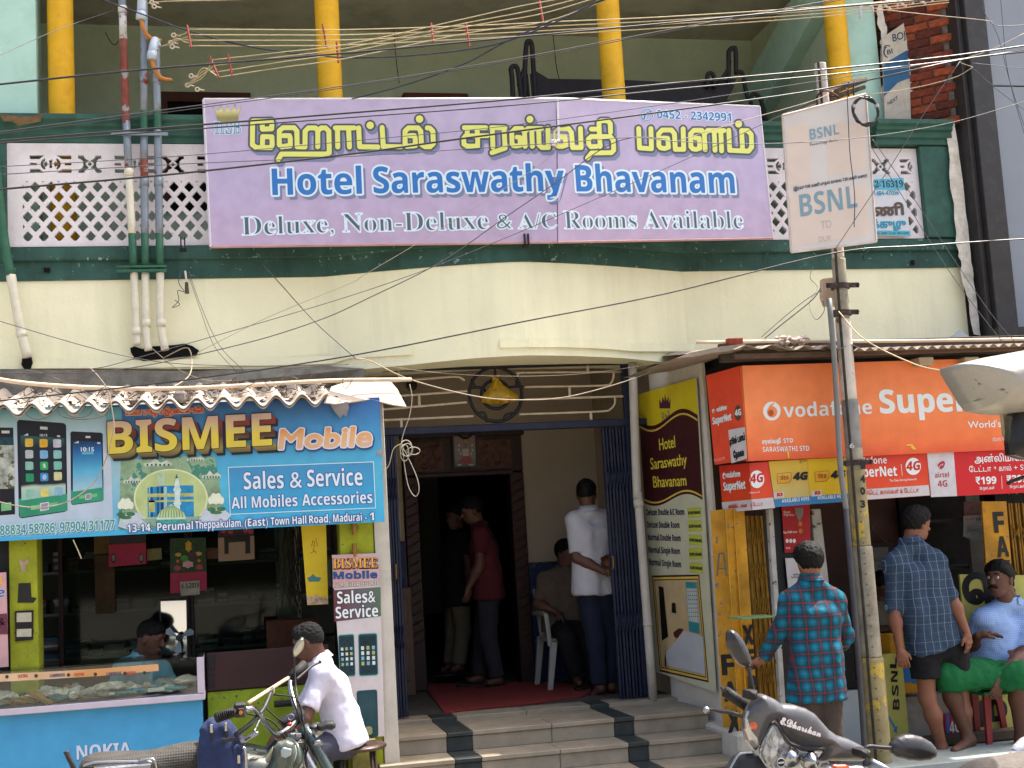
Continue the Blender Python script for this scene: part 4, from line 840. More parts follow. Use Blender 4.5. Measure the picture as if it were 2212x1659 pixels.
# cabinets and stock inside
m_glassd = glass('cabinet_glass',(.8,.9,.85),.05,.7,.35)
cabs = empty('glass_cabinets',(-.6,.5,.12), 'dim glass-fronted wall cabinets at the back of the phone shop', 'cabinet')
CYY = .35
for (x0_, x1_) in ((128,137),(403,410),(413,418),(720,727)): a, c = hx(x0_, CYY,1300), hx(x1_, CYY,1300); box('post', a, c, CYY-.03, CYY+.02,.9,2.6, m_maroon, cabs)
for z in (1.0,1.32,1.62,1.92,2.24): box('shelf', xl, xr-.1, CYY+.03, CYY+.4, z, z+.02, mat('shelf_grey', '#565a50',.6,.2,6), cabs)
box('pane', hx(137, CYY,1300)+.005, hx(403, CYY,1300)-.005, CYY-.012, CYY-.006,.95,2.58, m_glassd, cabs); box('pane', hx(418, CYY,1300)+.005, hx(640, CYY,1300), CYY-.012, CYY-.006,.95,2.58, m_glassd, cabs)
rr = random.Random(11); boxcols = [mat('stock_%d' % i, c,.5,.2,20) for i, c in enumerate(('#23242a', '#3a3c42', '#5c5a52', '#1b2b33', '#4a3a2c', '#8a8a84', '#5a1f24', '#2f4a5a'))]
for z in (1.02,1.34,1.64,1.94,2.26):
    b = MB(); X = xl+.1
    while X < xr-.3:
        w_ = rr.uniform(.05,.16); n_ = rr.randint(2,7); zz_ = z
        for k in range(n_):
            h_ = rr.uniform(.012,.03); b.box(X+rr.uniform(-.01,.01), X+w_, CYY+.05+rr.uniform(0,.04), CYY+.3, zz_, zz_+h_-.001, rr.randrange(8)); zz_ += h_
        X += w_+rr.uniform(.01,.06)
    b.build('stacked_phones', None, cabs, mats=boxcols, kind='stuff')
# pale curtain / brown strips seen inside
box('strip', hx(204, CYY-.05,1200), hx(237, CYY-.05,1200), CYY-.06, CYY-.05,1.75,2.2, mat('strip_ochre', '#6b5426',.8,.3,12), cabs); box('strip', hx(204, CYY-.06,1200), hx(247, CYY-.06,1200), CYY-.07, CYY-.062,1.32,1.74, mat('strip_brown', '#453420',.8,.3,12), cabs)
mir = empty('wall_mirror', atY(376,1410, CYY-.12), 'small bright wall mirror behind the shopkeeper reflecting the sunlit street', 'mirror')
q = [(347,1299),(402,1297),(404,1408),(350,1410)]; panel('glass', PY(CYY-.1), q,.01, mat('mirror_glass', '#c8ccd0',.06,0, metal=1.0), mir, off=.01); panel('back', PY(CYY-.1),[(344,1296),(405,1294),(407,1411),(347,1413)],.01, mat('mirror_frame', '#3c3f40',.5), mir)
# calendars
def calendar(q, top, bottom, label, Yc, seed=0, split=.62):
    S = PY(Yc); o = panel('wall_calendar', S, q,.006, mat('cal_top_%d' % seed, top,.6,.35,40), None, label=label, cat='calendar', group='calendars hanging in the phone shop'); q = np.array(q, float)
    lo = [bil(q,0, split), bil(q,1, split), bil(q,1,1), bil(q,0,1)]; flat(S,[tuple(p) for p in lo], mat('cal_bot_%d' % seed, bottom,.6,.1,9), o,.002); return o, S
c1, S1 = calendar([(235,1158),(315,1155),(316,1218),(235,1225)], '#2b2326', '#8a1c3c', 'crimson calendar with two small phones, leftmost of the three',.0,0,.28)
T(S1, c1, None, ss('ROHIN ACCESSORIES'),252,1190,310,1187,6, '#3f4a2a',.02)
for x in (245,305): flat(S1, disc((x,1206),5,11), mat('print_black', ''), c1,.003); flat(S1, disc((x,1205),3.4,7), mat('ink_8a8a90', '#6a6a74'), c1,.004)
c2, S2 = calendar([(367,1163),(445,1161),(447,1275),(368,1282)], '#1e3a24', '#8a1c3c', 'green calendar with lotus flowers and a tear-off date block, in the middle',-.05,1,.64)
for (x, y, rx, ry, c) in ((407,1180,8,14, '#a8861a'),(398,1206,10,8, '#3f7a2a'),(416,1200,11,8, '#4a2438'),(406,1219,14,9, '#b58a90'),(383,1227,9,7, '#8f3a48'),(431,1225,9,7, '#8f3a48'),(385,1198,8,5, '#a88a3c'),(429,1196,8,5, '#a88a3c'),(384,1212,4,4, '#b0562a'),(430,1211,4,4, '#b0562a')):
    p = disc((x, y), rx, ry,12); p = [(a+(0 if i % 2 else (x-a)*.25), b_+(0 if i % 2 else (y-b_)*.25)) for i,(a, b_) in enumerate(p)]; flat(S2, p, mat('lp'+c, c,.6,.2,60), c2,.003+random.random()*.001)
T(S2, c2, None, ss('ROHIN ACCESSORIES'),376,1246,440,1242,7, '#3f4a2a',.02)
db = panel('date_block', S2,[(389,1257),(431,1254),(432,1284),(391,1287)],.012, mat('date_paper', '#8a8478',.7,.15,30), c2, off=.014); T(PY(-.064), c2, None, sb('6-3-2019'),392,1272,430,1269,11, '#141414',.0)
c3, S3 = calendar([(470,1120),(548,1116),(550,1208),(472,1213)], '#3a1c28', '#8f7a68', 'partly hidden calendar with pink flowers and a dark gate, rightmost of the three',-.02,2,.45)
flat(S3,[(484,1158),(540,1155),(541,1195),(530,1196),(530,1170),(494,1172),(494,1196),(485,1197)], mat('print_black', ''), c3,.003)
for (x, y) in ((483,1146),(498,1148),(530,1146),(541,1148)): flat(S3, disc((x, y),6,6,8), mat('lp#8f3a48', ''), c3,.003)
sr = PY(.1); tag(flat(sr,[(317,1186),(349,1184),(350,1208),(318,1211)], gradmat('green_card',[(0, '#8a5f2a'),(1, '#3c6a3c')], 'X',-.1,.1, noise_=.1), None,0, 'price_card', origin=atY(333,1210,.1)), 'small green and orange card stuck between the calendars', 'card')
tag(flat(sr,[(447,1185),(472,1183),(473,1206),(448,1208)], mat('photo_card', '#6b4c3c',.6,.3,40), None,0, 'photo_card', origin=atY(460,1208,.1)), 'small brownish photo card stuck left of the rightmost calendar', 'card')
# table fan (white) in front of the mirror
fn = empty('table_fan', atY(385,1410,.05), 'small white table fan blurred behind the shopkeeper', 'fan'); c = atY(387,1378,.02)
for k in range(3):
    a0 = k*2.094+.4; b = MB(); V = [c+np.array([r_*math.cos(a0+da),-.01*s_, r_*math.sin(a0+da)]) for r_, da, s_ in ((.01,0,0),(.06,.35,1),(.1,.28,1),(.11,0,0),(.1,-.25,-1),(.05,-.2,-1))]; b.slab(np.array(V), np.array(V)+[0,.004,0]); b.build('blade', mat('fan_white', '#a8b0b4',.4), fn)
b = MB(); b.lathe([(.022,-.03),(.025,.02)], c,10, M=[[1,0,0],[0,0,1],[0,1,0]]); b.tube([c+[0,.03,0], c+[0,.03,-.16]],.01,6); b.build('hub', mat('fan_hub', '#3a3c3e',.5), fn)
# brown box, wires inside right
tag(box('wooden_box', hx(577,-.1,1370), hx(688,-.1,1370),-.1,.2, atY(600,1406,-.1)[2], atY(600,1341,-.1)[2], mat('old_box', '#57301c',.8,.25,9,.3,30), None,.005), 'old brown wooden box on the shelf behind the right counter', 'box')
b = MB(); rr = random.Random(31)
for i in range(26):
    x = rr.uniform(615,650); y0_ = 1135; pts = [(x, y0_),(x+rr.uniform(-10,10),1190),(x+rr.uniform(-12,16),1250),(x+rr.uniform(-14,30), rr.uniform(1280,1345))]; b.tube(catmull([atY(px, py,-.35+rr.uniform(-.1,.1)) for px, py in pts],5),.0025,4)
tag(b.build('hanging_chargers', mat('soft_black', '')), 'dense bunch of dark charger leads hanging inside the shop on the right', 'cables', kind='stuff')
box('hanging_strip', hx(677,-.3,1250), hx(691,-.3,1250),-.3,-.29,1.55,2.6, mat('soft_black', ''), SH)
box('grey_box', hx(672,-.2,1330), hx(720,-.2,1330),-.2,-.05,1.42,1.62, mat('grey_green', '#59645c',.6,.15), SH,.006)
# counters
CT = empty('glass_counter', atY(220,1600,-1.0), 'shop counter with a glass display box above a bright blue front', 'counter')
m_cb = gradmat('counter_blue',[(0, '#3f93c0'),(.75, '#2f7fb4'),(1, '#1f5f94')], 'Z',.0,1.05,.5,.08)  # darker towards the top: the tray's shade put into the blue
xa, xb_ = -2.6, hx(445,-1.0,1560); zc0, zc1, zt_ = atY(200,1520,-1.05)[2], atY(200,1512,-1.05)[2], atY(200,1455,-1.05)[2]
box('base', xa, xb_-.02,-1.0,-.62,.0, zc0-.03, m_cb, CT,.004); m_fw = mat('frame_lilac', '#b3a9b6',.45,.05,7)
box('tray', xa, xb_,-1.06,-.6, zc0-.03, zc0+.01, m_fw, CT,.004); zt2 = zc0+.235
box('corner_post', xb_-.045, xb_,-1.06,-1.02, zc0+.012, zt2, m_fw, CT,.003); box('side_panel', xb_-.03, xb_-.004,-1.018,-.602, zc0+.012, zt2-.002, m_fw, CT)
box('back_ledge', xa, xb_-.05,-.64,-.6, zc0+.012, zc0+.05, mat('ledge_grey', '#8a8474',.6,.2), CT)
gl = glass('showcase_glass',(.95,1,.97),.02,.9); box('front_glass', xa, xb_-.047,-1.055,-1.05, zc0+.012, zt2-.003, gl, CT); box('top_glass', xa, xb_-.005,-1.055,-.6, zt2, zt2+.006, gl, CT)
# strip of stickers
SS_ = PY(-1.056); q = [(-40,1458),(120,1450),(218,1444),(342,1434),(343,1449),(218,1460),(120,1466),(-40,1475)]
st_ = flat(SS_, q, gradmat('sticker_band',[(0, '#c9a88a'),(.5, '#c08a50'),(1, '#c99a70')], 'X',-.4,.4, noise_=.4), CT,.003, 'sticker_band')
for i,(x, s) in enumerate(((-25, 'NOUS'),(38, '1EXTRA'),(108, 'LUMINOUS'),(160, '1EXTRA'),(230, 'LUMINOUS'),(272, '1EXTRA'))):
    c = '#2f3a5c' if s[0] in 'LN' else '#a83a24'; yy = 1466-(x/218)*6 if x > 0 else 1467; T(SS_, CT, None, sb(s), x, yy, x+(32 if len(s) > 6 else 22), yy-2,7, c,.02, base=.0045)
    flat(SS_, disc((x+40 if x != 160 else x+46, yy-5),4,4,10), mat('sticker_dark', '#3c3428'), CT,.0045)
# clutter inside the showcase
b = MB(); rr = random.Random(4); cl_m = [mat('bag_clear', '#aca79c',.4,.3,25,.6,40), mat('paper_kraft', '#8a6a3c',.8,.3,15), mat('pack_teal', '#2f7f8a',.4,.2), mat('pack_black', '#1c1c20',.4), mat('pack_white', '#c5c4bc',.5,.2), mat('pack_green', '#56684c',.5,.3,20)]
zb0 = zc0+.012
CLT = empty('display_clutter',(-.9,-.85, zb0), 'plastic bags, papers and phone parts heaped inside the glass display box', 'display goods'); CLT['kind'] = 'stuff'
for i in range(90):
    X = rr.uniform(-1.55, xb_-.1); Y = rr.uniform(-1.0,-.68); s = rr.uniform(.03,.1); mi = rr.choice([0,0,1,1,4,4,3,2]); M_ = rotM(Vector((rr.uniform(-1,1), rr.uniform(-1,1), rr.uniform(.2,1))).normalized(), rr.uniform(-40,40),(X, Y, zb0+.02+.09*rr.random()))
    if mi in (0,5):
        b.lathe([(.01,0),(s*.9,.012),(s*rr.uniform(.7,1),.02),(s*.5,.04),(.01,.05)],(X, Y, zb0+.05*rr.random()),9, mi); v = b.V[-1]; v += np.array([[rr.uniform(-.012,.012), rr.uniform(-.012,.012), rr.uniform(0,.012)] for _ in range(len(v))])
    else: hh = M_[1]; b.box(X-s, X+s, Y-s*.5, Y+s*.5, zb0+.03, zb0+.045, mi, M_)
c_o = b.build('clutter', None, CLT, mats=cl_m)
tag(c_o, kind='stuff')
T(PY(-1.0), CT, None, sb('NOKIA'),166,1641,283,1633,30, '#b9c6d6',.01, None,(1.5,1.2, '#4c5f8c',.3), base=.002)
C2 = empty('side_counter', atY(580,1600,-.8), 'second counter with a dark maroon top panel over peeling lime-green boards', 'counter')
xc0, xc1 = hx(450,-.8,1560), hx(716,-.8,1560); zz1, zz0 = atY(460,1410,-.82)[2], atY(460,1493,-.82)[2]
box('top_panel', xc0, xc1,-.82,-.78, zz0, zz1, m_maroon, C2,.004); box('lower_board', xc0, xc1,-.81,-.77,.02, zz0-.006, m_lime, C2,.003); box('counter_top', xc0, xc1,-.77,-.4, zz1-.06, zz1-.03, m_maroon, C2)
for (x, y) in ((453,1432),(453,1470),(452,1620)): a = atY(x, y,-.83); b = MB(); b.box(a[0]-.01, a[0]+.03,-.829,-.8225, a[2]-.045, a[2]+.045, bev=.002); b.build('hinge', m_iron, C2)
a = atY(612,1519,-.83); b = MB(); b.tube([a+[-.06,-.02,0], a+[.06,-.02,0]],.022,10); b.tube([a+[.04,-.02,0], a+[.16,-.02,.004]],.006,6); b.build('latch', m_iron, C2)
# ---------------- BISMEE sign
SB = PY(-.97); zx = lambda x, y: (x*.21705,857.4+y*.21705)          # crop 0,1250: 2212 px for 700
zy_ = lambda x, y: (411.5+x*.19225,960.3+y*.19225)                     # crop 600,1400
BS = empty('mobile_sign', atY(395,1145,-.97), 'wide blue BISMEE Mobile signboard with phones and a mosque picture above the shop', 'sign')
bq = [(-60,884),(820,858),(831,1127),(-60,1172)]
m_bb = gradmat('bismee_blue',[(0, '#3aa0cc'),(.35, '#4cabca'),(.75, '#3c84b2'),(1, '#2f5590')], 'Z',-.02,.82,.4,.05)  # printed blue, with shade under the roof put into the darker top
panel('board', SB, bq,.03, m_bb, BS)
S0 = SB
flat(S0,[(-60,886),(140,880),(234,878),(252,960),(258,1040),(262,1124),(256,1146),(120,1158),(-60,1166)], gradmat('bis_pale',[(0, '#3f9fcf'),(.14, '#a8b8c8'),(.6, '#b4bcc6'),(.88, '#8fb0bc'),(1, '#4f93a4')], 'Z',0.,.84,.4,.04), BS,.0012)
flat(S0,[(226,880),(262,879),(268,1000),(270,1122),(258,1146),(244,1130),(240,1000)], gradmat('bis_mid',[(0, '#4fa3cc'),(.5, '#8fb4bc'),(1, '#4b93aa')], 'Z',0.,.84,.4,.04), BS,.0016)
flat(S0,[zx(1190,1040), zx(1200,640), zx(1500,600), zx(1900,590), zx(2140,600), zx(2190,900),(478,1090),(486,1130),(255,1145), zx(1180,1200)], mat('mosque_green', '#8aa582',.45,.35,7, chips='#3f7a68', chipamt=1.1, chipscale=7), BS,.002)
for (x, y, w_, h_) in ((1430,690,280,60),(1230,860,180,60),(2010,810,190,60),(1860,640,170,50)):
    flat(S0,[zx(x, y), zx(x+w_, y-6), zx(x+w_, y-h_*.5), zx(x+w_*.8, y-h_), zx(x+w_*.6, y-h_*.6), zx(x+w_*.4, y-h_*1.3), zx(x+w_*.25, y-h_*.6), zx(x, y-h_*.5)], mat('mosque_white', '#b9c2b0',.45,.2,20), BS,.003)
    b = MB()
    for i in range(6): cx_ = x+w_*(.1+.15*i); P_ = S0.at([zx(cx_, y-4), zx(cx_+w_*.07, y-4), zx(cx_+w_*.07, y-h_*.3), zx(cx_+w_*.035, y-h_*.45), zx(cx_, y-h_*.3)],.0038); b.add(P_,[(0,1,2,3,4)])
    tag(b.build('print', mat('mosque_dark', '#2f4a40'), BS), kind='stuff')
dc = zx(1700,1010); flat(S0, disc(dc,370*.217,295*.217,44), mat('disc_rim', '#c9cfa4',.4), BS,.0042); flat(S0, disc(dc,352*.217,280*.217,44), mat('disc_in', '#a9b87c',.4,.12,8), BS,.005)
flat(S0,[zx(1400,1215), zx(2010,1185), zx(1930,1250), zx(1800,1290), zx(1560,1290), zx(1470,1270)], mat('disc_low', '#7f9f8c',.4), BS,.0055)
m_cy = mat('cube_blue', '#1f7fae',.4,.2,18); flat(S0,[zx(1468,905), zx(1610,885), zx(1925,880), zx(1930,1192), zx(1470,1198)], m_cy, BS,.006)
for (x0_, x1_, c) in ((1500,1520, '#14406a'),(1560,1580, '#14406a'),(1600,1625, '#0e2f50'),(1630,1660, '#8fb4c4'),(1480,1490, '#7fb0c4')): flat(S0,[zx(x0_,895), zx(x1_,893), zx(x1_+3,1195), zx(x0_+3,1195)], mat('cb'+c, c,.4), BS,.0067)
for (y0_, y1_) in ((955,990),(1022,1040)): flat(S0,[zx(1470, y0_+8), zx(1925, y0_), zx(1926, y1_), zx(1470, y1_+10)], mat('cube_gold', '#a9ad6c',.4,.25,30), BS,.0074)
flat(S0,[zx(1478,1030), zx(1540,1028), zx(1542,1145), zx(1480,1150)], mat('cube_gold', ''), BS,.0074)
flat(S0,[zx(1735,900), zx(1745,830), zx(1752,780), zx(1775,780), zx(1780,830), zx(1790,900), zx(1806,930), zx(1790,960), zx(1790,1040), zx(1806,1060), zx(1790,1080), zx(1800,1200), zx(1730,1200), zx(1738,1080), zx(1724,1060), zx(1738,1040), zx(1738,950), zx(1722,925)], mat('minaret', '#b8cbc8',.4,.15,25), BS,.008)
flat(S0,[zx(1565,880), zx(1572,760), zx(1600,735), zx(1640,760), zx(1645,880)], mat('minaret2', '#a3b89a',.4,.15,25), BS,.0062); flat(S0,[zx(1745,810), zx(1757,765), zx(1775,810)], mat('ink_green', '#2f6a44'), BS,.0088)
dome = [zx(1700,1065), zx(1760,1100), zx(1830,1150), zx(1850,1200), zx(1850,1290), zx(1555,1300), zx(1560,1200), zx(1600,1130), zx(1660,1095)]; flat(S0, dome, mat('dome_pale', '#a9bc8a',.4,.1,12), BS,.0092)
b = MB()
for i in range(9):
    t = (i+1)/10; xb1 = 1562+285*t; xt = 1700+(xb1-1700)*.25; xm = 1700+(xb1-1700)*.92
    P_ = S0.at([zx(xb1-3,1200), zx(xb1+3,1200), zx(xm+3,1140), zx(xt+2,1085), zx(xt-2,1085), zx(xm-3,1140)],.01); b.add(P_,[(0,1,2,3,4,5)])
tag(b.build('print', mat('dome_line', '#3c6a4c'), BS), kind='stuff')
flat(S0,[zx(1560,1205), zx(1850,1198), zx(1850,1212), zx(1560,1220)], mat('minaret', ''), BS,.0105); flat(S0,[zx(1556,1225), zx(1852,1218), zx(1852,1290), zx(1556,1300)], mat('dome_band', '#3a8f86',.4,.3,40), BS,.0105)
for (fx, fy, s) in ((1250,1060,1),(2150,1010,1)):
    for (dx, dy, rx, ry, c) in ((-55,20,26,40,0),(55,20,26,40,0),(-25,0,30,55,0),(25,0,30,55,0),(0,8,30,55,0),(-45,110,45,22,1),(50,105,45,22,1),(0,140,60,18,1)): flat(S0, disc(zx(fx+dx, fy+dy), rx*.217, ry*.217,12),(mat('flower_white', '#cfd3bd',.4,.06,20), mat('leaf_dark', '#3f6b46',.4,.2,20))[c], BS,.0066+.0006*random.random() if not c else .006)
flat(S0,[zx(1175,1290), zx(1200,1180), zx(1300,1140), zx(1400,1160), zx(1500,1290), zx(1300,1330)], mat('flower_grey', '#b3bcc4',.4,.1,12), BS,.0052); flat(S0,[zx(2040,1110), zx(2212,1100), zx(2300,1180), zx(2250,1240), zx(1960,1250)], mat('flower_grey', ''), BS,.0052)
# phones printed on the sign
def bigphone(q, scr_stops, nm, icons):
    q = [zx(*p) for p in q]; flat(S0,[tuple(p) for p in rr_quad(q,.07)], mat('ph_black', '#15151c',.35,.1,9), BS,.002); Q_ = np.array(q, float)
    lo = [bil(Q_,.0,.80), bil(Q_,1,.80), bil(Q_,1,.99), bil(Q_,.02,.99)]; flat(S0,[tuple(p) for p in lo], mat('ph_green', '#2f8a6a',.35,.15,5), BS,.0027)
    sc2 = [bil(Q_,.07,.12 if not icons else .16), bil(Q_,.96,.13 if not icons else .17), bil(Q_,.97,.80), bil(Q_,.06,.82)]; zA = S0.at([sc2[2]])[0][2]; zBt = S0.at([sc2[0]])[0][2]; z00 = BS.location[2]
    flat(S0,[tuple(p) for p in sc2], gradmat(nm, scr_stops, 'Z', zA-z00, zBt-z00,.3,.05), BS,.0034)
    for (u0, u1, v0, v1, c) in ((.47,.62,.055,.085, '#b9b9b4'),): flat(S0,[tuple(bil(Q_, a, b_)) for a, b_ in ((u0, v0),(u1, v0),(u1, v1),(u0, v1))], mat('phx', c,.4), BS,.0035)
    flat(S0,[tuple(bil(Q_, a, b_)) for a, b_ in ((.25,.885),(.8,.88),(.8,.925),(.25,.93))], mat('ph_lgreen', '#6fae7c',.4), BS,.0035)
    flat(S0,[tuple(bil(Q_, a, b_)) for a, b_ in ((.44,.87),(.62,.865),(.62,.95),(.44,.955))], mat('ph_btn', '#c5c3c6',.4), BS,.0042); flat(S0,[tuple(bil(Q_, a, b_)) for a, b_ in ((.46,.88),(.6,.876),(.6,.94),(.46,.943))], mat('ph_btn2', '#8a8294',.4), BS,.0047); return Q_
Q1 = bigphone([(168,225),(658,262),(672,1140),(188,1212)],[(0, '#8fb4a4'),(.13, '#a8bca8'),(.18, '#141822'),(.8, '#14202c'),(1, '#2c5a58')], 'scr1', True)
Q3 = bigphone([(700,342),(1022,356),(1032,1035),(708,1078)],[(0, '#8fb4c4'),(.35, '#4fa3c4'),(.75, '#1f5f9c'),(1, '#101c3c')], 'scr2', False)
flat(S0,[zx(-300,300), zx(132,306), zx(150,1168), zx(-300,1200)], mat('ph_black', ''), BS,.002); flat(S0,[zx(-300,480), zx(140,480), zx(150,910), zx(-300,930)], mat('ph_photo', '#a4a89c',.4,.5,14, chips='#4a4a2c', chipamt=.8, chipscale=12), BS,.003); flat(S0,[zx(-300,400), zx(134,402), zx(137,474), zx(-300,474)], mat('ph_tealdark', '#1d3c48',.3), BS,.003)
flat(S0,[zx(15,335), zx(95,335), zx(95,362), zx(15,362)], mat('phx', ''), BS,.0035); flat(S0,[zx(10,1060), zx(112,1048), zx(114,1125), zx(12,1138)], mat('ph_lgreen', ''), BS,.0035)
ic = [('#c9a23a',(290,455)),('#c99a2c',(435,460)),('#b4b0bc',(570,462)),('#a8b0ac',(292,570)),('#6f9fc0',(438,572)),('#7fb0ac',(573,572)),('#7fae9c',(293,685)),('#2f9a5c',(440,685)),('#6fae9c',(576,682)),('#1f8a5c',(298,803)),('#2f7fb4',(442,797)),('#c0bd8a',(577,788)),('#7fae9c',(300,965)),('#c9bd6a',(445,952)),('#7fa8c0',(585,940))]
for c,(x, y) in ic: flat(S0,[tuple(p) for p in rr_quad([zx(x-42, y-42), zx(x+38, y-40), zx(x+40, y+40), zx(x-40, y+44)],.25)], mat('ic'+c, c,.35,.12,30), BS,.0046)
T(S0, BS, zx, sb('$'),426,702,456,700,40, '#d3dcc4',0, base=.006); T(S0, BS, zx, ss('@'),424,812,462,810,36, '#c9d4dc',.02, base=.006); T(S0, BS, zx, ss('10:15'),398,392,470,392,24, '#b4bcc0',.03, base=.005); T(S0, BS, zx, ss('10:15'),806,542,934,542,42, '#c9d4dc',.03, base=.005)
flat(S0,[zx(815,550), zx(934,550), zx(934,572), zx(815,572)], mat('scr_bar', '#4fa0a8',.4), BS,.005)
for (x, y) in ((232,384),(735,460)): flat(S0,[zx(x, y), zx(x+50, y), zx(x+46, y-22)], mat('ink_b4bcc0', ''), BS,.005)
for (x, y) in ((568,398),(968,466)): flat(S0,[zx(x, y), zx(x+30, y+2), zx(x+30, y-14), zx(x, y-16)], mat('ink_b4bcc0', ''), BS,.005)
m_go = gradmat('bismee_gold',[(0, '#c9b54a'),(.45, '#d3bc3a'),(1, '#b99c8c')], 'Z',.49,.72,.35,.02)
m_ext = gradmat('bismee_extr',[(0, '#1d1318'),(.25, '#8a7a3c'),(.55, '#4a2a1c'),(1, '#8a2a18')], 'Z',.46,.72,.4,.05); i_ol = mat('ink_outline', '#1d1526',.4,0)
text(S0, sb('BISMEE'),(234,980),(587,961),69,[(1.5,13,14, i_ol),(.8,11,12, i_ol),(.3,9,10, m_ext),(.3,6,7, m_ext),(.3,3,4, m_ext),(1.6,0,0, i_ol),(0,0,0, m_go)], BS, bold=.012, step=.8, base=.010)
m_mo = gradmat('mobile_orange',[(0, '#c9a890'),(.6, '#cf9a62'),(1, '#c47c4c')], 'Z',.48,.64,.4,.02)
text(S0, 'Mobile',(603,969),(800,962),42,[(4.6,1,2, mat('ink_1f2f6a', '#26407c',.4,0)),(2.6,0,0, mat('ink_ivory', '#ccc8c8',.4,0)),(0,0,0, m_mo)], BS, bold=.05, slant=.12, base=.010)
fr_ = [zy_(424,256), zy_(2056,194), zy_(2080,712), zy_(446,784)]; ln = [np.array(p) for p in fr_]
flat(S0,[tuple(p) for p in ln], gradmat('bis_box',[(0, '#2f97c4'),(1, '#3f83b0')], 'Z',.1,.42,.4,.03), BS,.0025)
printed(S0,[(0,0,0, mat('ink_line', '#b9d4dc',.4,0))], strokes=[([tuple(ln[i]) for i in (0,1,2,3,0)],.9)], step=.7, marg=2, parent=BS, base=.004)
for s, a in (('Sales',(600,505,1050,490)),('&',(1120,488,1258,482)),('Service',(1314,474,1936,458))): T(S0, BS, zy_, sb(s), *a,192 if s != '&' else 190, '#c9d3dc',.0,(1.5, '#2c4f8c'), base=.004)
for s, a in (('All',(462,722,630,716)),('Mobiles',(690,713,1204,690)),('Accessories',(1256,688,2046,655))): T(S0, BS, zy_, sb(s), *a,130, '#c9d3dc',.0,(1.3, '#2c4f8c'), base=.004)
T(S0, BS, None, sb('88834 58786, 97904 31177'),0,1156,248,1143,21, '#3f8296',.0,(1.8, '#b9d0c4'),(1.2,1.2, '#2c5a6a'))
for s, x0_, x1_ in (('13-14,',275,329),('Perumal',340,417),('Theppakulam,',422,524),('(East)',529,579),('Town',585,625),('Hall',632,662),('Road,',668,713),('Madurai',720,782),('-',789,793),('1',799,808)):
    yv = lambda x: 1150-(x-275)*.0495; text(S0, sb(s),(x0_, yv(x0_)),(x1_, yv(x1_)),17 if s != '-' else 17,[(1.5,0,0, mat('ink_3a4a88', '#3a4a88',.5,0)),(0,0,0, mat('ink_ccd6da', '#ccd6da',.5,0))], BS, base=.012)
text(S0, 'எல்லா புகழும் இறைவனுக்கேக'.replace('க்கேக', 'க்ேக'),(272,897),(440,891),12,[(1.0,0,0, mat('ink_c9b8a0', '#c9b8a0')),(0,0,0, mat('ink_b03a1c', '#b03a1c'))], BS, bold=.04)
b = MB(); b.lathe([(.001,-.006),(.022,-.004),(.022,.002)], S0.at([zy_(2125,92)])[0],12, M=[[1,0,0],[0,0,1],[0,1,0]]); b.build('screw_cap', mat('screw_grey', '#8a8d8f',.4), BS)
# ---------------- corrugated roof of the left shop
m_asb = mat('asbestos_sheet', '#b3a799',.85,.08,10,.3,50, dirt='#6a6054', dirtamt=.35, dscale=8)
RL = empty('corrugated_roof',(-.5,-.7,2.7), 'coarse corrugated cement sheet roof heaped with debris over the phone shop', 'roof')
zr = atY(300,873,-1.12)[2]; per = .168; xs_ = np.arange(-2.6, hx(712,-1.1,860), per/14)
def rz(X, Y): return .034*math.cos(2*math.pi*(X+.02)/per)+zr+(Y+1.12)*.22
ys_ = np.array([-1.14,-.9,-.6,-.3,.0]); V = []; 
for Y in ys_:
    for X in xs_: V.append((X, Y, rz(X, Y)))
nX = len(xs_); V = np.array(V); Fs = [(j*nX+i, j*nX+i+1,(j+1)*nX+i+1,(j+1)*nX+i) for j in range(len(ys_)-1) for i in range(nX-1)]; n0 = len(V)
Fs2 = Fs+[tuple(n0+i for i in reversed(f)) for f in Fs]+[(i+1, i, n0+i, n0+i+1) for i in range(nX-1)]+[((j+1)*nX, j*nX, n0+j*nX, n0+(j+1)*nX) for j in range(4)]+[(j*nX+nX-1,(j+1)*nX+nX-1, n0+(j+1)*nX+nX-1, n0+j*nX+nX-1) for j in range(4)]
for k in range(2): mesh('corrugated_sheet', np.vstack([V, V-[0,0,.008]])+np.array([0,.03*k,-.012*k]), Fs2, m_asb, RL, smooth=False)
b = MB(); b.box(-2.6, hx(700,-1.0,860),-.92,-.86, zr-.08, zr-.03); b.build('batten', mat('old_batten', '#4a3526',.8,.3), RL)
# curled sheet piece at the right end
cs = [(700,869),(716,835),(745,826),(800,818),(842,822),(858,840),(878,878),(850,874),(800,862),(760,868),(724,872)]
b = MB(); Sx = Plane((.6,-1.02, zr+.02),(.15,-.8,.58)); T_ = Sx.at(cs,.0); b.slab(T_, T_+[0,.012,-.006]); tag(b.build('curled_sheet', mat('pale_sheet', '#c5b5a4',.8,.08,8,.3,30)), 'broken pale sheet curling over the right end of the corrugated roof', 'sheet')
hp = panel('torn_flap', PY(-1.02),[(710,868),(752,868),(754,880),(748,900),(741,895),(735,903),(722,888)],.004, mat('grey_flap', '#7c7674',.8,.15,9), None, label='grey torn paper flap hanging from the roof end over the blue sign', cat='paper')
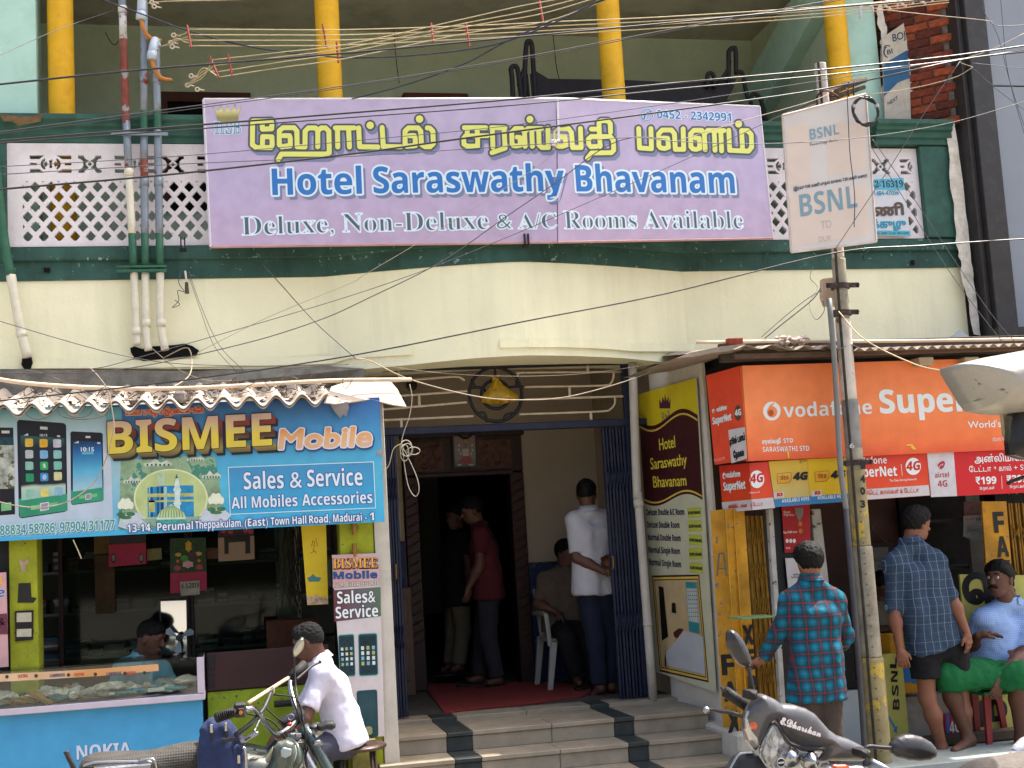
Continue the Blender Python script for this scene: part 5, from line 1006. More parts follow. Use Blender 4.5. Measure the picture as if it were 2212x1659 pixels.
# debris
b = MB(); rr = random.Random(21); dm = [mat('rubble_a', '#77706a',.95,.3,20), mat('rubble_b', '#9a8c7c',.95,.3,20), mat('rubble_c', '#4c463f',.95,.3,20)]
for i in range(520):
    X = rr.uniform(-1.9,.75); Y = -1.07+abs(rr.gauss(0,.30)); Y = min(Y,-.1); s = rr.uniform(.006,.028)*(1.3 if rr.random() < .1 else 1)
    v = np.array([[rr.uniform(-s, s), rr.uniform(-s, s), rr.uniform(0, s)] for _ in range(6)]); ph = (X+.02)/per % 1; 
    if not (.25 < ph < .75) and rr.random() < .75: continue
    b.add(v+np.array([X, Y, rz(X, Y)+.004]),[(0,1,2),(0,2,3),(0,3,4),(0,4,1),(5,2,1),(5,3,2),(5,4,3),(5,1,4)], rr.randrange(3))
tag(b.build('roof_rubble', None, None, mats=dm), 'grit, stones and rubble lying in the valleys of the corrugated roof', 'rubble', kind='stuff')
b = MB()
for i in range(46):
    X = rr.uniform(-1.3,.85); a0 = rr.uniform(0,6); r0 = rr.uniform(.05,.16); Y = rr.uniform(-1.1,-.5); b.tube([np.array([X+r0*math.cos(a0+t), Y+r0*.6*math.sin(a0+t), rz(X, Y)+.05+.03*math.sin(3*t+i)]) for t in np.linspace(0, rr.uniform(2,5),12)],.0028,4)
tag(b.build('wire_tangle', mat('twig_brown', '#5a4a3c',.8,.3,20)), 'tangle of dry twigs and old wire lying on the corrugated roof', 'wire tangle', kind='stuff')
def pole_thing(name, pts, r, m, label, cat, group=None, sm=True, k=5, n=8):
    b = MB(); b.tube(catmull(pts, k) if len(pts) > 2 else np.array(pts), r, n); return tag(b.build(name, m, smooth=sm), label, cat, group)
m_bam = mat('pale_conduit', '#c3b199',.6,.1,12,.1,30)
pole_thing('bamboo_pole',[atY(x, y,-.98) for x, y in ((-20,817),(60,828),(170,836),(300,840),(420,838),(560,831),(720,822),(889,820))],.014, m_bam, 'long pale bamboo pole lying across the left corrugated roof', 'pole')
tag(box('rubble_stone',.05+hx(375,-1.0,870)-.05, hx(375,-1.,870)+.09,-1.05,-.95, zr+.01, zr+.09, dm[0], None,.02), 'grey lump of concrete in a valley of the left roof', 'stone')
# ================================================================== right kiosk: phone booth shop
VY = -1.36
m_or = gradmat('orange_backlit',[(0, '#d0522f'),(.14, '#de6e3a'),(.5, '#e4824a'),(.9, '#e27a44'),(1, '#d45c34')], 'Z',0,.72,.4,.04)  # backlit glow put into the colour: paler middle, redder edges
m_red = mat('side_red', '#d84a30',.45,.08,6); i_wh = mat('ink_offwhite', '#d5d2cc',.5,0)
VP = PY(VY)
VS = empty('orange_signboard', VP.at([(1900,985)])[0], 'long orange vodafone SuperNet signboard over the right-hand kiosk', 'sign')
vq = [(1603,790),(2320,768),(2345,964),(1617,996)]
panel('board', VP, vq,.05, m_or, VS)
zq = lambda x, y: (1457.5+x*.3411,514.4+y*.3411)          # crop 2125,750
i_vw = mat('ink_vodawhite', '#d0d4d4',.45,0)
c = zq(615,1095); flat(VP, disc(c,19,20.5,32), i_vw, VS,.002); flat(VP, disc((c[0]+.5, c[1]+2),11.2,12.2,26), m_or, VS,.003); flat(VP,[(c[0]-9, c[1]-2),(c[0]-5, c[1]-12),(c[0]+3, c[1]-17),(c[0]+6, c[1]-17),(c[0]+1, c[1]-11),(c[0]+6, c[1]-4)], m_or, VS,.0033)
flat(VP, disc((c[0]-2, c[1]+4),6,7,16), mat('drop_dark', '#a84a1c',.4), VS,.0036)
text(VP, sb('vodafone'), zq(692,1135), zq(1252,1112),30,[(0,0,0, i_vw)], VS, bold=.0, base=.002)
text(VP, sb('SuperNet'), zq(1305,1108),(2214,884),50,[(0,0,0, i_vw)], VS, bold=.02, base=.002)
text(VP, ss("World's largest network"), zq(1860,1203),(2310,916),15,[(0,0,0, i_vw)], VS, bold=.02, base=.002)
text(VP, ss("As per an independent"), zq(2015,1275),(2205,946),5,[(0,0,0, i_vw)], VS, bold=.0, base=.002); text(VP, ss("Source: report, Australia"), zq(2012,1286),(2212,950),5,[(0,0,0, i_vw)], VS, bold=.0, base=.002)
text(VP, 'சரஸ்வதி', zq(555,1302), zq(672,1296),9,[(0,0,0, i_vw)], VS, bold=.04, base=.002); text(VP, sb('STD'), zq(690,1297), zq(750,1294),9.5,[(0,0,0, i_vw)], VS, base=.002)
text(VP, sb('SARASWATHI STD'), zq(558,1354), zq(853,1346),11,[(0,0,0, i_vw)], VS, bold=-.01, base=.002)
m_ytape = mat('tape_yellow', '#d6b13a',.6,.1,40)
for q in ([(690,1352),(722,1352),(727,1390),(718,1394),(712,1358)],[(1462,1308),(1502,1303),(1530,1338),(1518,1340),(1495,1328),(1500,1315),(1478,1316)]): flat(VP,[zq(*p) for p in q], m_ytape, VS,.004, 'tape_scrap')
SPs = P2((3.36,-.95),(3.462,-1.345))
ssn = panel('red_side_sign', SPs,[(1525,811),(1596,791),(1616,993),(1544,1004)],.01, m_red, None, off=.0, label='red side panel with a white Tamil notice, on the left end of the orange signboard', cat='sign')
text(SPs, sb('vodafone'),(1541+7,890),(1570,884),10,[(0,0,0, i_vw)], ssn, bold=.03, base=.004); flat(SPs, disc((1541,888),3,5,14), i_vw, ssn,.002); flat(SPs, disc((1541.5,889.5),1.6,2.6,12), m_red, ssn,.003)
text(SPs, sb('SuperNet'),(1540,917),(1580,907),15,[(0,0,0, i_vw)], ssn, bold=.03, base=.004); flat(SPs, disc((1594,892),8,17,22), mat('badge_dark', '#5a4a3a',.4), ssn,.002)
text(SPs, sb('4G'),(1588,899),(1601,896),13,[(0,0,0, i_vw)], ssn, bold=.03, base=.003)
wq = [(1573,929),(1609,922),(1614,990),(1580,1001)]; flat(SPs, wq, mat('notice_white', '#bdb6b6',.6,.06,10), ssn,.004, 'notice_paper')
text(SPs, 'ரூம் பாய்',(1577,962),(1609,950),14,[(0,0,0, mat('ink_notice', '#26262c'))], ssn, bold=.05, base=.006); text(SPs, 'ேதவை',(1585,990),(1607,984),14,[(0,0,0, mat('ink_notice', ''))], ssn, bold=.05, base=.006)
text(SPs, sb('SARASWATHI STD'),(1542,998),(1566,993),6,[(0,0,0, i_vw)], ssn, bold=-.02)
# small boards under the big sign
zF = lambda x, y: (1536.4+x*.16124,960.3+y*.16124); zG = lambda x, y: (1851.9+x*.16279,946.5+y*.16279)
LP_ = PY(VY+.03); LPs = P2((3.40,-.95), atY(1617,1000, VY+.03)[:2]); m_r1 = gradmat('red_print',[(0, '#cf4a20'),(.5, '#c93a1c'),(1, '#b52a1c')], 'Z',.0,.34,.45,.03); m_wp = mat('paper_white', '#b5b0b2',.5,.06,8)
A = Bend(LPs, LP_,1618); GRP = 'small telecom boards under the orange sign'
V1 = empty('small_red_board', LP_.at([(1640,1100)])[0], 'red vodafone SuperNet board folded round the kiosk corner, leftmost of the row', 'sign', GRP)
def splitpanel(S, q, xb, th, m, par, off=0.):
    """quad TL TR BR BL cut by the fold"""
    TL, TR, BR, BL = [np.array(p, float) for p in q]; t0 = (xb[0]-TL[0])/(TR[0]-TL[0]); t1 = (xb[1]-BL[0])/(BR[0]-BL[0]); M1, M2 = TL+(TR-TL)*t0, BL+(BR-BL)*t1
    b = MB()
    for S_k, qq in ((S.A,[TL, M1, M2, BL]),(S.B,[M1, TR, BR, M2])):
        P_ = S_k.at([tuple(p) for p in qq], off); b.slab(P_, P_-S_k.n*th)
    return b.build('board', m, par)
splitpanel(A,[zF(105,285), zF(765,228), zF(855,850), zF(155,915)],(1619,1624),.006, m_r1, V1)
A2_ = A
def strip2(q, m, par, off, xb=(1619,1624)):
    TL, TR, BR, BL = [np.array(p, float) for p in q]; t0 = (xb[0]-TL[0])/(TR[0]-TL[0]); t1 = (xb[1]-BL[0])/(BR[0]-BL[0]); M1, M2 = TL+(TR-TL)*t0, BL+(BR-BL)*t1
    b = MB(); b.add(A.A.at([TL, M1, M2, BL], off),[(0,1,2,3)]); b.add(A.B.at([M1, TR, BR, M2], off),[(0,1,2,3)]); b.build('print', m, par)
strip2([zF(140,775), zF(832,708), zF(855,850), zF(155,915)], m_wp, V1,.002,(1624,1626))
text(LPs, sb('vodafone'), zF(200,447), zF(390,425),12,[(0,0,0, i_vw)], V1, bold=.02, base=.004); flat(LPs, disc(zF(172,420),3.4,7,16), i_vw, V1,.0015); flat(LPs, disc(zF(176,428),1.8,3.8,12), m_r1, V1,.0025)
text(LPs, sb('SuperNet'), zF(168,620), zF(460,590),18,[(0,0,0, i_vw)], V1, bold=.02, base=.004); flat(LP_, disc(zF(612,465),16,19,28), i_vw, V1,.002)
text(LP_, sb('4G'), zF(522,515), zF(690,500),19,[(0,0,0, mat('ink_vred', '#b52a24'))], V1, bold=.02, slant=.15, base=.003); text(LP_, ss('Network'), zF(520,658), zF(655,645),4,[(0,0,0, i_vw)], V1, base=.002)
text(LPs, 'அன்லிமிடெட்'.replace('டெ', 'ெட'), zF(225,855), zF(380,845),8,[(0,0,0, mat('ink_vred', ''))], V1, bold=.02, base=.003); text(LPs, 'கால்கள்', zF(392,845), zF(480,838),8,[(0,0,0, mat('ink_vred', ''))], V1, bold=.02, base=.003); text(LP_, '& ேடட்டா', zF(525,832), zF(690,815),8,[(0,0,0, mat('ink_vred', ''))], V1, bold=.02, base=.003)
m_idy = [gradmat('idea_fade',[(0, '#b3a060'),(.5, '#b99a38'),(1, '#c9a51c')], 'Z',.08,.36,.45,.04), mat('idea_yellow', '#c3a018',.45,.05,6)]; m_idb = mat('idea_blue', '#2f6f9c',.45,.06,8); i_bk = mat('ink_black', '#17171b',.4,0)
for k,(q, qb, lab, lx) in enumerate((([zF(770,225), zF(1290,195), zF(1328,800), zF(860,838)],[zF(840,735), zF(1322,690), zF(1328,800), zF(860,838)], 'faded yellow Idea 4G board, left of its pair',0),([zF(1292,194), zF(1830,168), zF(1852,762), zF(1330,800)],[zF(1324,688), zF(1848,655), zF(1852,762), zF(1330,800)], 'bright yellow Idea 4G board partly hidden by the pole',505))):
    o = panel('small_yellow_board', LP_, q,.005, m_idy[k], None, off=.006+.004*k, label=lab, cat='sign', group=GRP); S__ = PY(VY+.03-.006-.004*k)
    flat(S__, qb, m_idb, o,.001); f = lambda x, y: zF(x+lx, y-lx*.045)
    flat(S__,[f(880,388), f(1065,372), f(1076,385), f(1074,468), f(1040,515), f(895,525), f(886,515)], mat('ink_17171b_thin', '#5a4a18',.4), o,.0015); flat(S__,[f(885,393), f(1062,378), f(1071,390), f(1069,465), f(1036,509), f(897,519), f(891,510)], gradmat('idea_tile',[(0, '#c98a1c'),(1, '#cdbf7c')], 'Z',.2,.3,.4), o,.0025)
    text(S__, sb('!dea'), f(918,475), f(1035,468),11,[(0,0,0, i_bk)], o, bold=-.02, base=.004); text(S__, sb('4G'), f(1100,475), f(1280,466),15.5,[(0,0,0, i_bk)], o, bold=.07, slant=.18, base=.003)
    text(S__, sb('AVAILABLE HERE'), f(948,782), f(1315,745),8,[(0,0,0, i_vw)], o, bold=-.01, base=.003) if k == 0 else text(S__, sb('AVAILABLE HERE'), zF(1425,738), zF(1795,712),8,[(0,0,0, i_vw)], o, bold=-.01, base=.003)
    flat(S__,[f(835,645), f(972,630), f(978,708), f(842,720)], m_wp, o,.002); flat(S__,[f(878,650), f(955,643), f(958,692), f(945,685), f(930,698), f(905,690), f(882,700)], mat('ink_vred', ''), o,.003); flat(S__,[f(915,652), f(935,670), f(920,680)], m_ytape, o,.004)
    text(S__, 'ஐடியா', f(1185,238), f(1280,226),6,[(0,0,0, i_bk)], o, base=.003)
V2_ = panel('small_red_board', LP_,[zG(-80,245), zG(925,200), zG(968,760), zG(-70,832)],.005, m_r1, None, off=.004, label='red vodafone SuperNet board just right of the pole', cat='sign', group=GRP); S__ = PY(VY+.026)
flat(S__,[zG(-80,690), zG(945,622), zG(966,758), zG(-70,830)], m_wp, V2_,.001)
text(S__, sb('vodafone'), zG(-70,350), zG(395,334),15,[(0,0,0, i_vw)], V2_, bold=-.01, base=.002); text(S__, sb('SuperNet'), zG(-80,520), zG(530,498),21,[(0,0,0, i_vw)], V2_, bold=.01, base=.002); text(S__, ss('The Data Strong Network'), zG(428,578), zG(790,556),5,[(0,0,0, i_vw)], V2_, bold=.01, base=.002)
flat(S__, disc(zG(742,374),16.5,18.5,28), i_vw, V2_,.002); text(S__, sb('4G'), zG(652,428), zG(828,420),19,[(0,0,0, mat('ink_vred', ''))], V2_, bold=.02, slant=.15, base=.0035); text(S__, 'லிமிெடட் கால்கள் & ேடட்டா', zG(20,760), zG(820,716),9,[(0,0,0, mat('ink_vred', ''))], V2_, bold=.02, base=.0025)
flat(S__,[zG(578,345), zG(584,345), zG(600,495), zG(594,495)], i_vw, V2_,.002)
m_air = mat('airtel_red', '#b81c22',.4,.06,5); V3_ = empty('airtel_board', LP_.at([(2090,1075)])[0], 'red and white airtel 4G price board at the right end of the row', 'sign', GRP)
panel('white_panel', LP_,[zG(926,196), zG(1278,180), zG(1325,768), zG(982,782)],.005, mat('paper_white2', '#bab6ba',.5,.08,8, dirt='#8a8a90', dirtamt=.4, dscale=10), V3_, off=.008); panel('red_panel', LP_,[zG(1279,180), zG(2420,118), zG(2440,712), zG(1326,768)],.005, m_air, V3_, off=.008); S__ = PY(VY+.022); i_am = mat('ink_airtel', '#9c2030',.45,0)
text(S__, sb('airtel'), zG(1032,526), zG(1222,518),11,[(0,0,0, i_am)], V3_, bold=-.01, base=.002); text(S__, sb('4G'), zG(1072,648), zG(1198,642),14,[(0,0,0, i_am)], V3_, bold=-.01, base=.002)
printed(S__,[(0,0,0, i_am)], strokes=[([zG(1078,372), zG(1085,345), zG(1110,322), zG(1140,312), zG(1154,325), zG(1152,350), zG(1138,380), zG(1118,402), zG(1100,400), zG(1102,385), zG(1122,368)],1.5),([zG(1080,362), zG(1100,340), zG(1130,325)],2.2)], step=.4, marg=4, parent=V3_, base=.002)
text(S__, 'அன்லிமிெடட்', zG(1560,322), zG(2330,292),15,[(0,0,0, i_vw)], V3_, bold=.02, base=.002); text(S__, 'ேடட்டா', zG(1488,450), zG(1780,438),11.5,[(0,0,0, i_vw)], V3_, bold=.01, base=.002); text(S__, '+', zG(1815,430), zG(1850,428),12,[(0,0,0, i_vw)], V3_, base=.002); text(S__, 'கால்', zG(1880,436), zG(2045,428),11.5,[(0,0,0, i_vw)], V3_, bold=.01, base=.002); text(S__, '+ SMS', zG(2082,426), zG(2330,414),12,[(0,0,0, i_vw)], V3_, base=.002)
text(S__, sb('₹199'), zG(1578,612), zG(1848,602),15.5,[(0,0,0, i_vw)], V3_, bold=.02, base=.002); text(S__, sb('₹399'), zG(1990,592), zG(2260,578),15.5,[(0,0,0, i_vw)], V3_, bold=.02, base=.002); text(S__, '28 நாட்கள்', zG(1625,684), zG(1820,674),6,[(0,0,0, i_vw)], V3_, bold=.02, base=.002); text(S__, '70 நாட்கள்', zG(2025,664), zG(2230,652),6,[(0,0,0, i_vw)], V3_, bold=.02, base=.002); flat(S__,[zG(1912,500), zG(1917,500), zG(1926,672), zG(1920,672)], i_vw, V3_,.002)
# kiosk structure
K = empty('phone_kiosk',(4.9,-.5,0), 'open telephone kiosk with yellow lattice shutters and a pinkish back wall', 'kiosk')
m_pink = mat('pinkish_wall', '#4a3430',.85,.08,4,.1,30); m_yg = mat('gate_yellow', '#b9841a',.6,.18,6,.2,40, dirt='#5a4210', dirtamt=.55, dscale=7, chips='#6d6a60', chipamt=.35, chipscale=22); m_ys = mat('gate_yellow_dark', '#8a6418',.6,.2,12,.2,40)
m_pw = mat('worn_white_post', '#a8a49c',.7,.15,9,.2,30, chips='#4a463f', chipamt=.4, chipscale=20)
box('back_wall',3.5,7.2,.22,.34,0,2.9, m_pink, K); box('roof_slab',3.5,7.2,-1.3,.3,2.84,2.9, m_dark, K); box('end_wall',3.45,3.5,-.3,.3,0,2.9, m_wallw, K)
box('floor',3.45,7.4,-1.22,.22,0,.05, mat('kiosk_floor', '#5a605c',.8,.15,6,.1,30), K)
dx0 = hx(1960,.1,1200); box('dark_back_sheet', dx0,7.2,.16,.21,.05,2.84, m_dark, K)  # flat dark sheet on the back wall, interior shade put into its colour
Sg = P2((3.43,-1.24),(3.56,-1.22)) 
# yellow plank and lattice shutter, left
def lettered(S, par, s, q, h, **k): text(S, s, q[0], q[1], h,[(0,0,0, i_bk)], par, bold=.05, base=.003, **k)
zC = lambda x, y: (1457.5+x*.3411,1093.3+y*.3411)
G1 = empty('folding_shutter', atY(1620,1659,-1.1), 'yellow folding lattice shutter at the left end of the kiosk, lettered FAX and XEROX', 'shutter')
Sa = P2((3.41,-1.02),(3.66,-1.25)); panel('plank', Sa,[zC(225,30), zC(310,20), zC(430,1700), zC(330,1800)],.03, m_yg, G1)
Sc = PY(-1.235); Sb = PY(-1.24)
xg0, xg1 = hx(1566,-1.2,1350), hx(1606,-1.2,1350)
b = MB(); q = [zC(320,20), zC(440,15), zC(560,1800), zC(440,1800)]
P_ = PY(-1.12).at(q); b.slab(P_, P_+[0,.02,0]); b.build('plank', m_yg, G1)
for (xa, xb2) in ((318,430),(372,486)): b = MB(); P_ = PY(-1.13).at([zC(xa,20), zC(xa+7,20), zC(xb2+7,1800), zC(xb2,1800)],.01); b.slab(P_, P_+[0,.02,0]); b.build('rib', m_yg, G1)
SL = PY(-1.10)
def latt(x0_, x1_, y0_, y1_, dx, n, Yl, par, m, zc=zC):
    for k in range(n):
        xa = x0_+(x1_-x0_)*k/(n-1); a, c_ = atY(*zc(xa, y0_), Yl), atY(*zc(xa+dx, y1_), Yl); b = MB(); b.box(a[0]-.008, a[0]+.008, Yl-.012+(k % 2)*.012, Yl+.02, max(c_[2],.06), a[2], bev=.003); b.build('lattice_bar', m, par)
    X0_, X1_ = atY(*zc(x0_, y0_), Yl)[0], atY(*zc(x1_, y0_), Yl)[0]; zz = .35
    while zz < 2.0:
        b = MB(); w_ = (X1_-X0_)/(n-1)
        for k in range(n-1): b.tube([(X0_+w_*k, Yl-.02, zz),(X0_+w_*(k+1), Yl-.02, zz+.10)],.0045,4); b.tube([(X0_+w_*k, Yl-.016, zz+.10),(X0_+w_*(k+1), Yl-.016, zz)],.0045,4)
        b.build('lattice_strap', m, par); zz += .24
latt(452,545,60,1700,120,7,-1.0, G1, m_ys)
for s, x, y, h in (('F',1561,1458,44),('A',1566,1515,42),('X',1574,1582,46)): text(PY(-1.135), sb(s),(x, y),(x+27, y-2), h*.98,[(0,0,0, i_bk)], G1, bold=.03, base=.004)
for s, x, y, h, w_ in (('X',1607,1393,46,22),('E',1613,1446,46,18),('R',1619,1500,44,20),('O',1625,1552,44,22)): text(PY(-1.12), sb(s),(x, y),(x+w_, y-2), h*.9,[(0,0,0, i_bk)], G1, bold=.03, base=.012)
printed(PY(-1.135),[(0,0,0, mat('ink_worn', '#57503f'))], strokes=[([zC(268,440), zC(282,300), zC(312,300), zC(328,440)],2),([zC(275,395), zC(318,395)],1.6)], step=.7, marg=4, parent=G1, base=.004)
b = MB(); q = [zC(594,20), zC(622,18), zC(738,1800), zC(706,1800)]; P_ = PY(-1.16).at(q); b.slab(P_, P_+[0,.05,0]); b.build('post', m_pw, K)
b = MB(); q = [zC(865,20), zC(922,18), zC(975,480), zC(1070,1750), zC(1010,1750), zC(905,480)]; P_ = PY(-.98).at(q); b.slab(P_, P_+[0,.04,0]); b.build('post', m_pw, K)
box('black_board', hx(1655,-1.0,1200), hx(1756,-1.,1200),-1.0,-.98, atY(1700,1210,-1.0)[2]-1.1,2.0, i_bk, K)
rp = panel('red_poster', PY(-1.02),[zC(675,-30), zC(855,-30), zC(862,285), zC(697,296)],.004, mat('poster_red', '#a01820',.45,.08,7), None, label='glossy red poster with gold coins hanging inside the kiosk', cat='poster'); S__ = PY(-1.02)
for (x, y, r_) in ((795,112,4.2),(797,158,4.2),(792,70,2)): flat(S__, disc(zC(x, y), r_, r_*1.3,16), mat('coin_gold', '#b8702a',.4), rp,.002)
flat(S__,[zC(760,10), zC(815,12), zC(812,60), zC(790,100), zC(765,50)], mat('grey_flap', ''), rp,.003)
for x in (712,735,757): flat(S__, disc(zC(x,220),3.4,4.6,14), i_wh, rp,.002)
text(S__, ss('Bag 10,000 more'), zC(690,172), zC(775,168),4.5,[(0,0,0, i_wh)], rp, bold=.02, base=.002); text(S__, sb('flovary!'), zC(705,272), zC(733,270),4.5,[(0,0,0, i_wh)], rp, base=.002); text(S__, 'நீங்கள்', zC(690,46), zC(735,44),5,[(0,0,0, i_wh)], rp, base=.002); text(S__, 'புதுைம', zC(690,62), zC(755,62),5,[(0,0,0, i_wh)], rp, base=.002)
wn = panel('white_notice', PY(-1.03),[zC(700,330), zC(870,325), zC(880,520), zC(720,530)],.004, mat('notice_white', ''), None, label='white printed notice behind the boy in the turquoise shirt', cat='notice'); text(PY(-1.03), sb('ADMISSION'), zC(750,440), zC(800,438),4,[(0,0,0, i_bk)], wn); text(PY(-1.03), sb('TATKAL'), zC(737,458), zC(790,455),4,[(0,0,0, i_bk)], wn)
tag(box('shelf_flap', hx(1590,-1.35,1336), hx(1665,-1.35,1336),-1.45,-1.2, atY(1620,1337,-1.4)[2], atY(1620,1337,-1.4)[2]+.012, mat('shelf_green', '#6f8a5a',.6,.2,9), None,.003), 'small green folding shelf sticking out of the yellow shutter', 'shelf')
# inner board and things to the right of the pole
fb_ = panel('framed_notice', PY(.15),[zC(1245,238), zC(1385,228), zC(1395,480), zC(1255,480)],.02, i_bk, None, label='black framed paper notice on the pinkish wall behind the pole', cat='frame'); flat(PY(.13),[zC(1245,262), zC(1352,258), zC(1358,475), zC(1255,476)], mat('dull_paper', '#6d6866',.7,.1,9), fb_,.003)
for s, y in (('NO',355),('CARDS',395),('DUTY',440)): text(PY(.13), sb(s), zC(1262, y), zC(1262+22*len(s), y-3),9,[(0,0,0, mat('ink_26384a', '#26384a',.6,0))], fb_, base=.005, bold=-.03)
b = MB(); b.tube(catmull([atY(*zC(x, y),.1) for x, y in ((1255,150),(1258,105),(1272,105),(1262,150),(1345,232))],5),.004,5); tag(b.build('hanger_wire', mat('grey_flex', ''), smooth=True), 'bent wire hook on the pinkish wall above the framed notice', 'hook')
for k,(q, c_, lab) in enumerate((([zC(1832,-30), zC(1935,-30), zC(1942,60), zC(1832,62)], '#5c3a34', 'dark patterned calendar hanging beside the yellow lattice on the right'),([zC(1828,62), zC(1945,55), zC(1952,125), zC(1830,128)], '#7a7672', 'grey printed leaf below the patterned calendar'),([zC(1830,128), zC(1952,128), zC(1950,215), zC(1900,222), zC(1826,190)], '#6f7072', 'crumpled newspaper sheet hanging below the calendar'))):
    o = panel('hanging_sheet', PY(-.55-.01*k), q,.003, mat('sheet%d' % k, c_,.7,.25,25), None, label=lab, cat='calendar'); 
    if k == 1: text(PY(-.56), sb('IDEA'), zC(1838,92), zC(1870,90),5,[(0,0,0, mat('ink_vred', ''))], o, base=.003); text(PY(-.56), sb('BSNL'), zC(1910,92), zC(1942,88),5,[(0,0,0, i_bk)], o, base=.003)
    if k == 2: text(PY(-.57), sb('தினமலர்'), zC(1855,165), zC(1925,155),7,[(0,0,0, i_bk)], o, base=.003)
box('shelf_post', hx(2095,-.4,1200), hx(2125,-.4,1200),-.42,-.36,1.1,2.2, mat('old_grey', '#57524c',.8,.2,9), K)
for z in (1.25,1.62,1.95): box('shelf', hx(1990,-.2,1250), hx(2130,-.2,1250),-.38,.1, z, z+.02, mat('shelf_dark', '#2c2622',.8,.2,8), K)
G2 = empty('folding_shutter', atY(2160,1500,-.95), 'yellow folding lattice shutter at the right, lettered FAX', 'shutter')
b = MB(); P_ = PY(-.75).at([zC(1945,-30), zC(2100,-30), zC(2160,700), zC(1995,700)]); b.slab(P_, P_+[0,.02,0]); b.build('plank', m_yg, G2)
for s, q, h in (('F',(2028,168,2092,166),130),('A',(2048,322,2118,318),128),('X',(2068,470,2135,466),125)): text(PY(-.75), sb(s), zC(q[0], q[1]), zC(q[2], q[3]), h*.341,[(0,0,0, i_bk)], G2, bold=.02, base=.004)
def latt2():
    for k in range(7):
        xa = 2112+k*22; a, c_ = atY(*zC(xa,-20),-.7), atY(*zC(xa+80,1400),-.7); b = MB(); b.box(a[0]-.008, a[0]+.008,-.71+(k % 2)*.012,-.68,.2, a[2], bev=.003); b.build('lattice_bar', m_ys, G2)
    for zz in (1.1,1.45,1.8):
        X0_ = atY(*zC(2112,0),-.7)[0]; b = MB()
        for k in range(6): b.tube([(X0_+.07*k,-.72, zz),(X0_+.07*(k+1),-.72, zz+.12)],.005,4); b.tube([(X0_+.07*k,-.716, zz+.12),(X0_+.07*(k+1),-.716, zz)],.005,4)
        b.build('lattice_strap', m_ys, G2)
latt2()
m_yb = mat('board_yellow', '#a8a455',.6,.1,6,.1,30, dirt='#6a6430', dirtamt=.5, dscale=5)
tb = panel('tamil_board', PY(-.9),[zC(1805,432), zC(2420,440), zC(2470,1490), zC(1905,1490)],.02, m_yb, None, label='pale yellow board with big black Tamil letters leaning behind the seated man', cat='board'); S__ = PY(-.9)
text(S__, 'ெச', zC(1842,612), zC(2150,600),52,[(0,0,0, i_bk)], tb, bold=.09, base=.003)
text(S__, 'ற', zC(1925,1335), zC(2100,1325),42,[(0,0,0, i_bk)], tb, bold=.09, base=.003); text(S__, 'எடுத்துதரப்படும்', zC(1890,1455), zC(2300,1445),15,[(0,0,0, i_bk)], tb, bold=.05, base=.003)
# cartons and cupboard
kx = lambda x, y, Y: atY(*zC(x, y), Y)
def pbox(name, x0_, x1_, y0_, y1_, Y0_, Y1_, m, lab, cat, bev=.004):
    a, c_ = kx(x0_, y1_, Y0_), kx(x1_, y0_, Y0_); return box(name, a[0], c_[0], Y0_, Y1_, a[2], c_[2], m, None, bev, label=lab, cat=cat)
m_yc = mat('carton_yellow', '#b5811c',.6,.15,8,.1,30)
o = pbox('yellow_carton',1395,1560,800,1192,-.95,-.6, m_yc, 'yellow and blue printed carton on top of the white cupboard', 'box'); S__ = PY(-.95)
flat(S__,[zC(1425,960), zC(1500,955), zC(1520,1100), zC(1470,1120), zC(1415,1090)], mat('print_blue', '#2f6aa8',.5), o,.002)
for (x, y) in ((1432,1092),(1515,1092),(1455,985)): flat(S__, disc(zC(x, y),9,11,18), mat('print_blue', ''), o,.003)
o = pbox('bsnl_board',1340,1438,930,1480,-.97,-.93, m_yb, 'narrow yellow board lettered BSNL on end, left of the white cupboard', 'board'); S__ = PY(-.97)
for i, s in enumerate('BSNL'): 
    yy = 1290-i*88; p0_, p1_ = zC(1422+i*-6, yy), zC(1424-i*6, yy-68); text(S__, sb(s), p0_, p1_,14,[(0,0,0, i_bk)], o, bold=.02, up=(-1,-.05), base=.003)
flat(S__,[zC(1345,1330), zC(1356,1325), zC(1400,1400), zC(1412,1390), zC(1405,1440), zC(1382,1420), zC(1393,1412)], mat('print_blue', ''), o,.003)
pbox('white_cupboard',1478,1735,1185,1490,-.9,-.5, mat('cupboard_white', '#8f8a86',.6,.1,6,.1,30, dirt='#3c3a36', dirtamt=.5, dscale=8), 'grubby white low cupboard behind the man in black shorts', 'cupboard')
pbox('dark_table',1290,1500,765,800,-.8,-.3, mat('table_red', '#3c1a1a',.5,.2,9), 'dark red table top inside the kiosk behind the pole', 'table'); pbox('stacked_case',1300,1400,800,1000,-.78,-.7, mat('table_red2', '#2a1616',.6,.2,9), 'dark case with paper labels under the red table', 'case')
o = pbox('magenta_card',1722,1800,1310,1482,-.93,-.9, mat('magenta', '#9c1c4a',.5,.08,8), 'magenta 4G card with a blue edge standing behind bare legs', 'card',0); text(PY(-.93), sb('4G'), zC(1745,1440), zC(1810,1432),26,[(0,0,0, i_wh)], o, base=.002); flat(PY(-.93),[zC(1722,1312), zC(1738,1310), zC(1742,1480), zC(1722,1482)], mat('print_blue', ''), o,.0015)
a = kx(1300,1530,-1.05); c_ = kx(2300,1490,-1.05); box('plank_step', a[0],7.2,-1.1,-1.0,.06,.13, mat('plank_worn', '#4f4238',.8,.2,8,.2,30), K,.006)
box('pale_step',3.95,7.2,-1.75,-1.23,0,.08, mat('step_bluish', '#848c8a',.6,.1,6,.1,30), None,.008, label='low bluish-white kerb slab in front of the kiosk', cat='kerb')
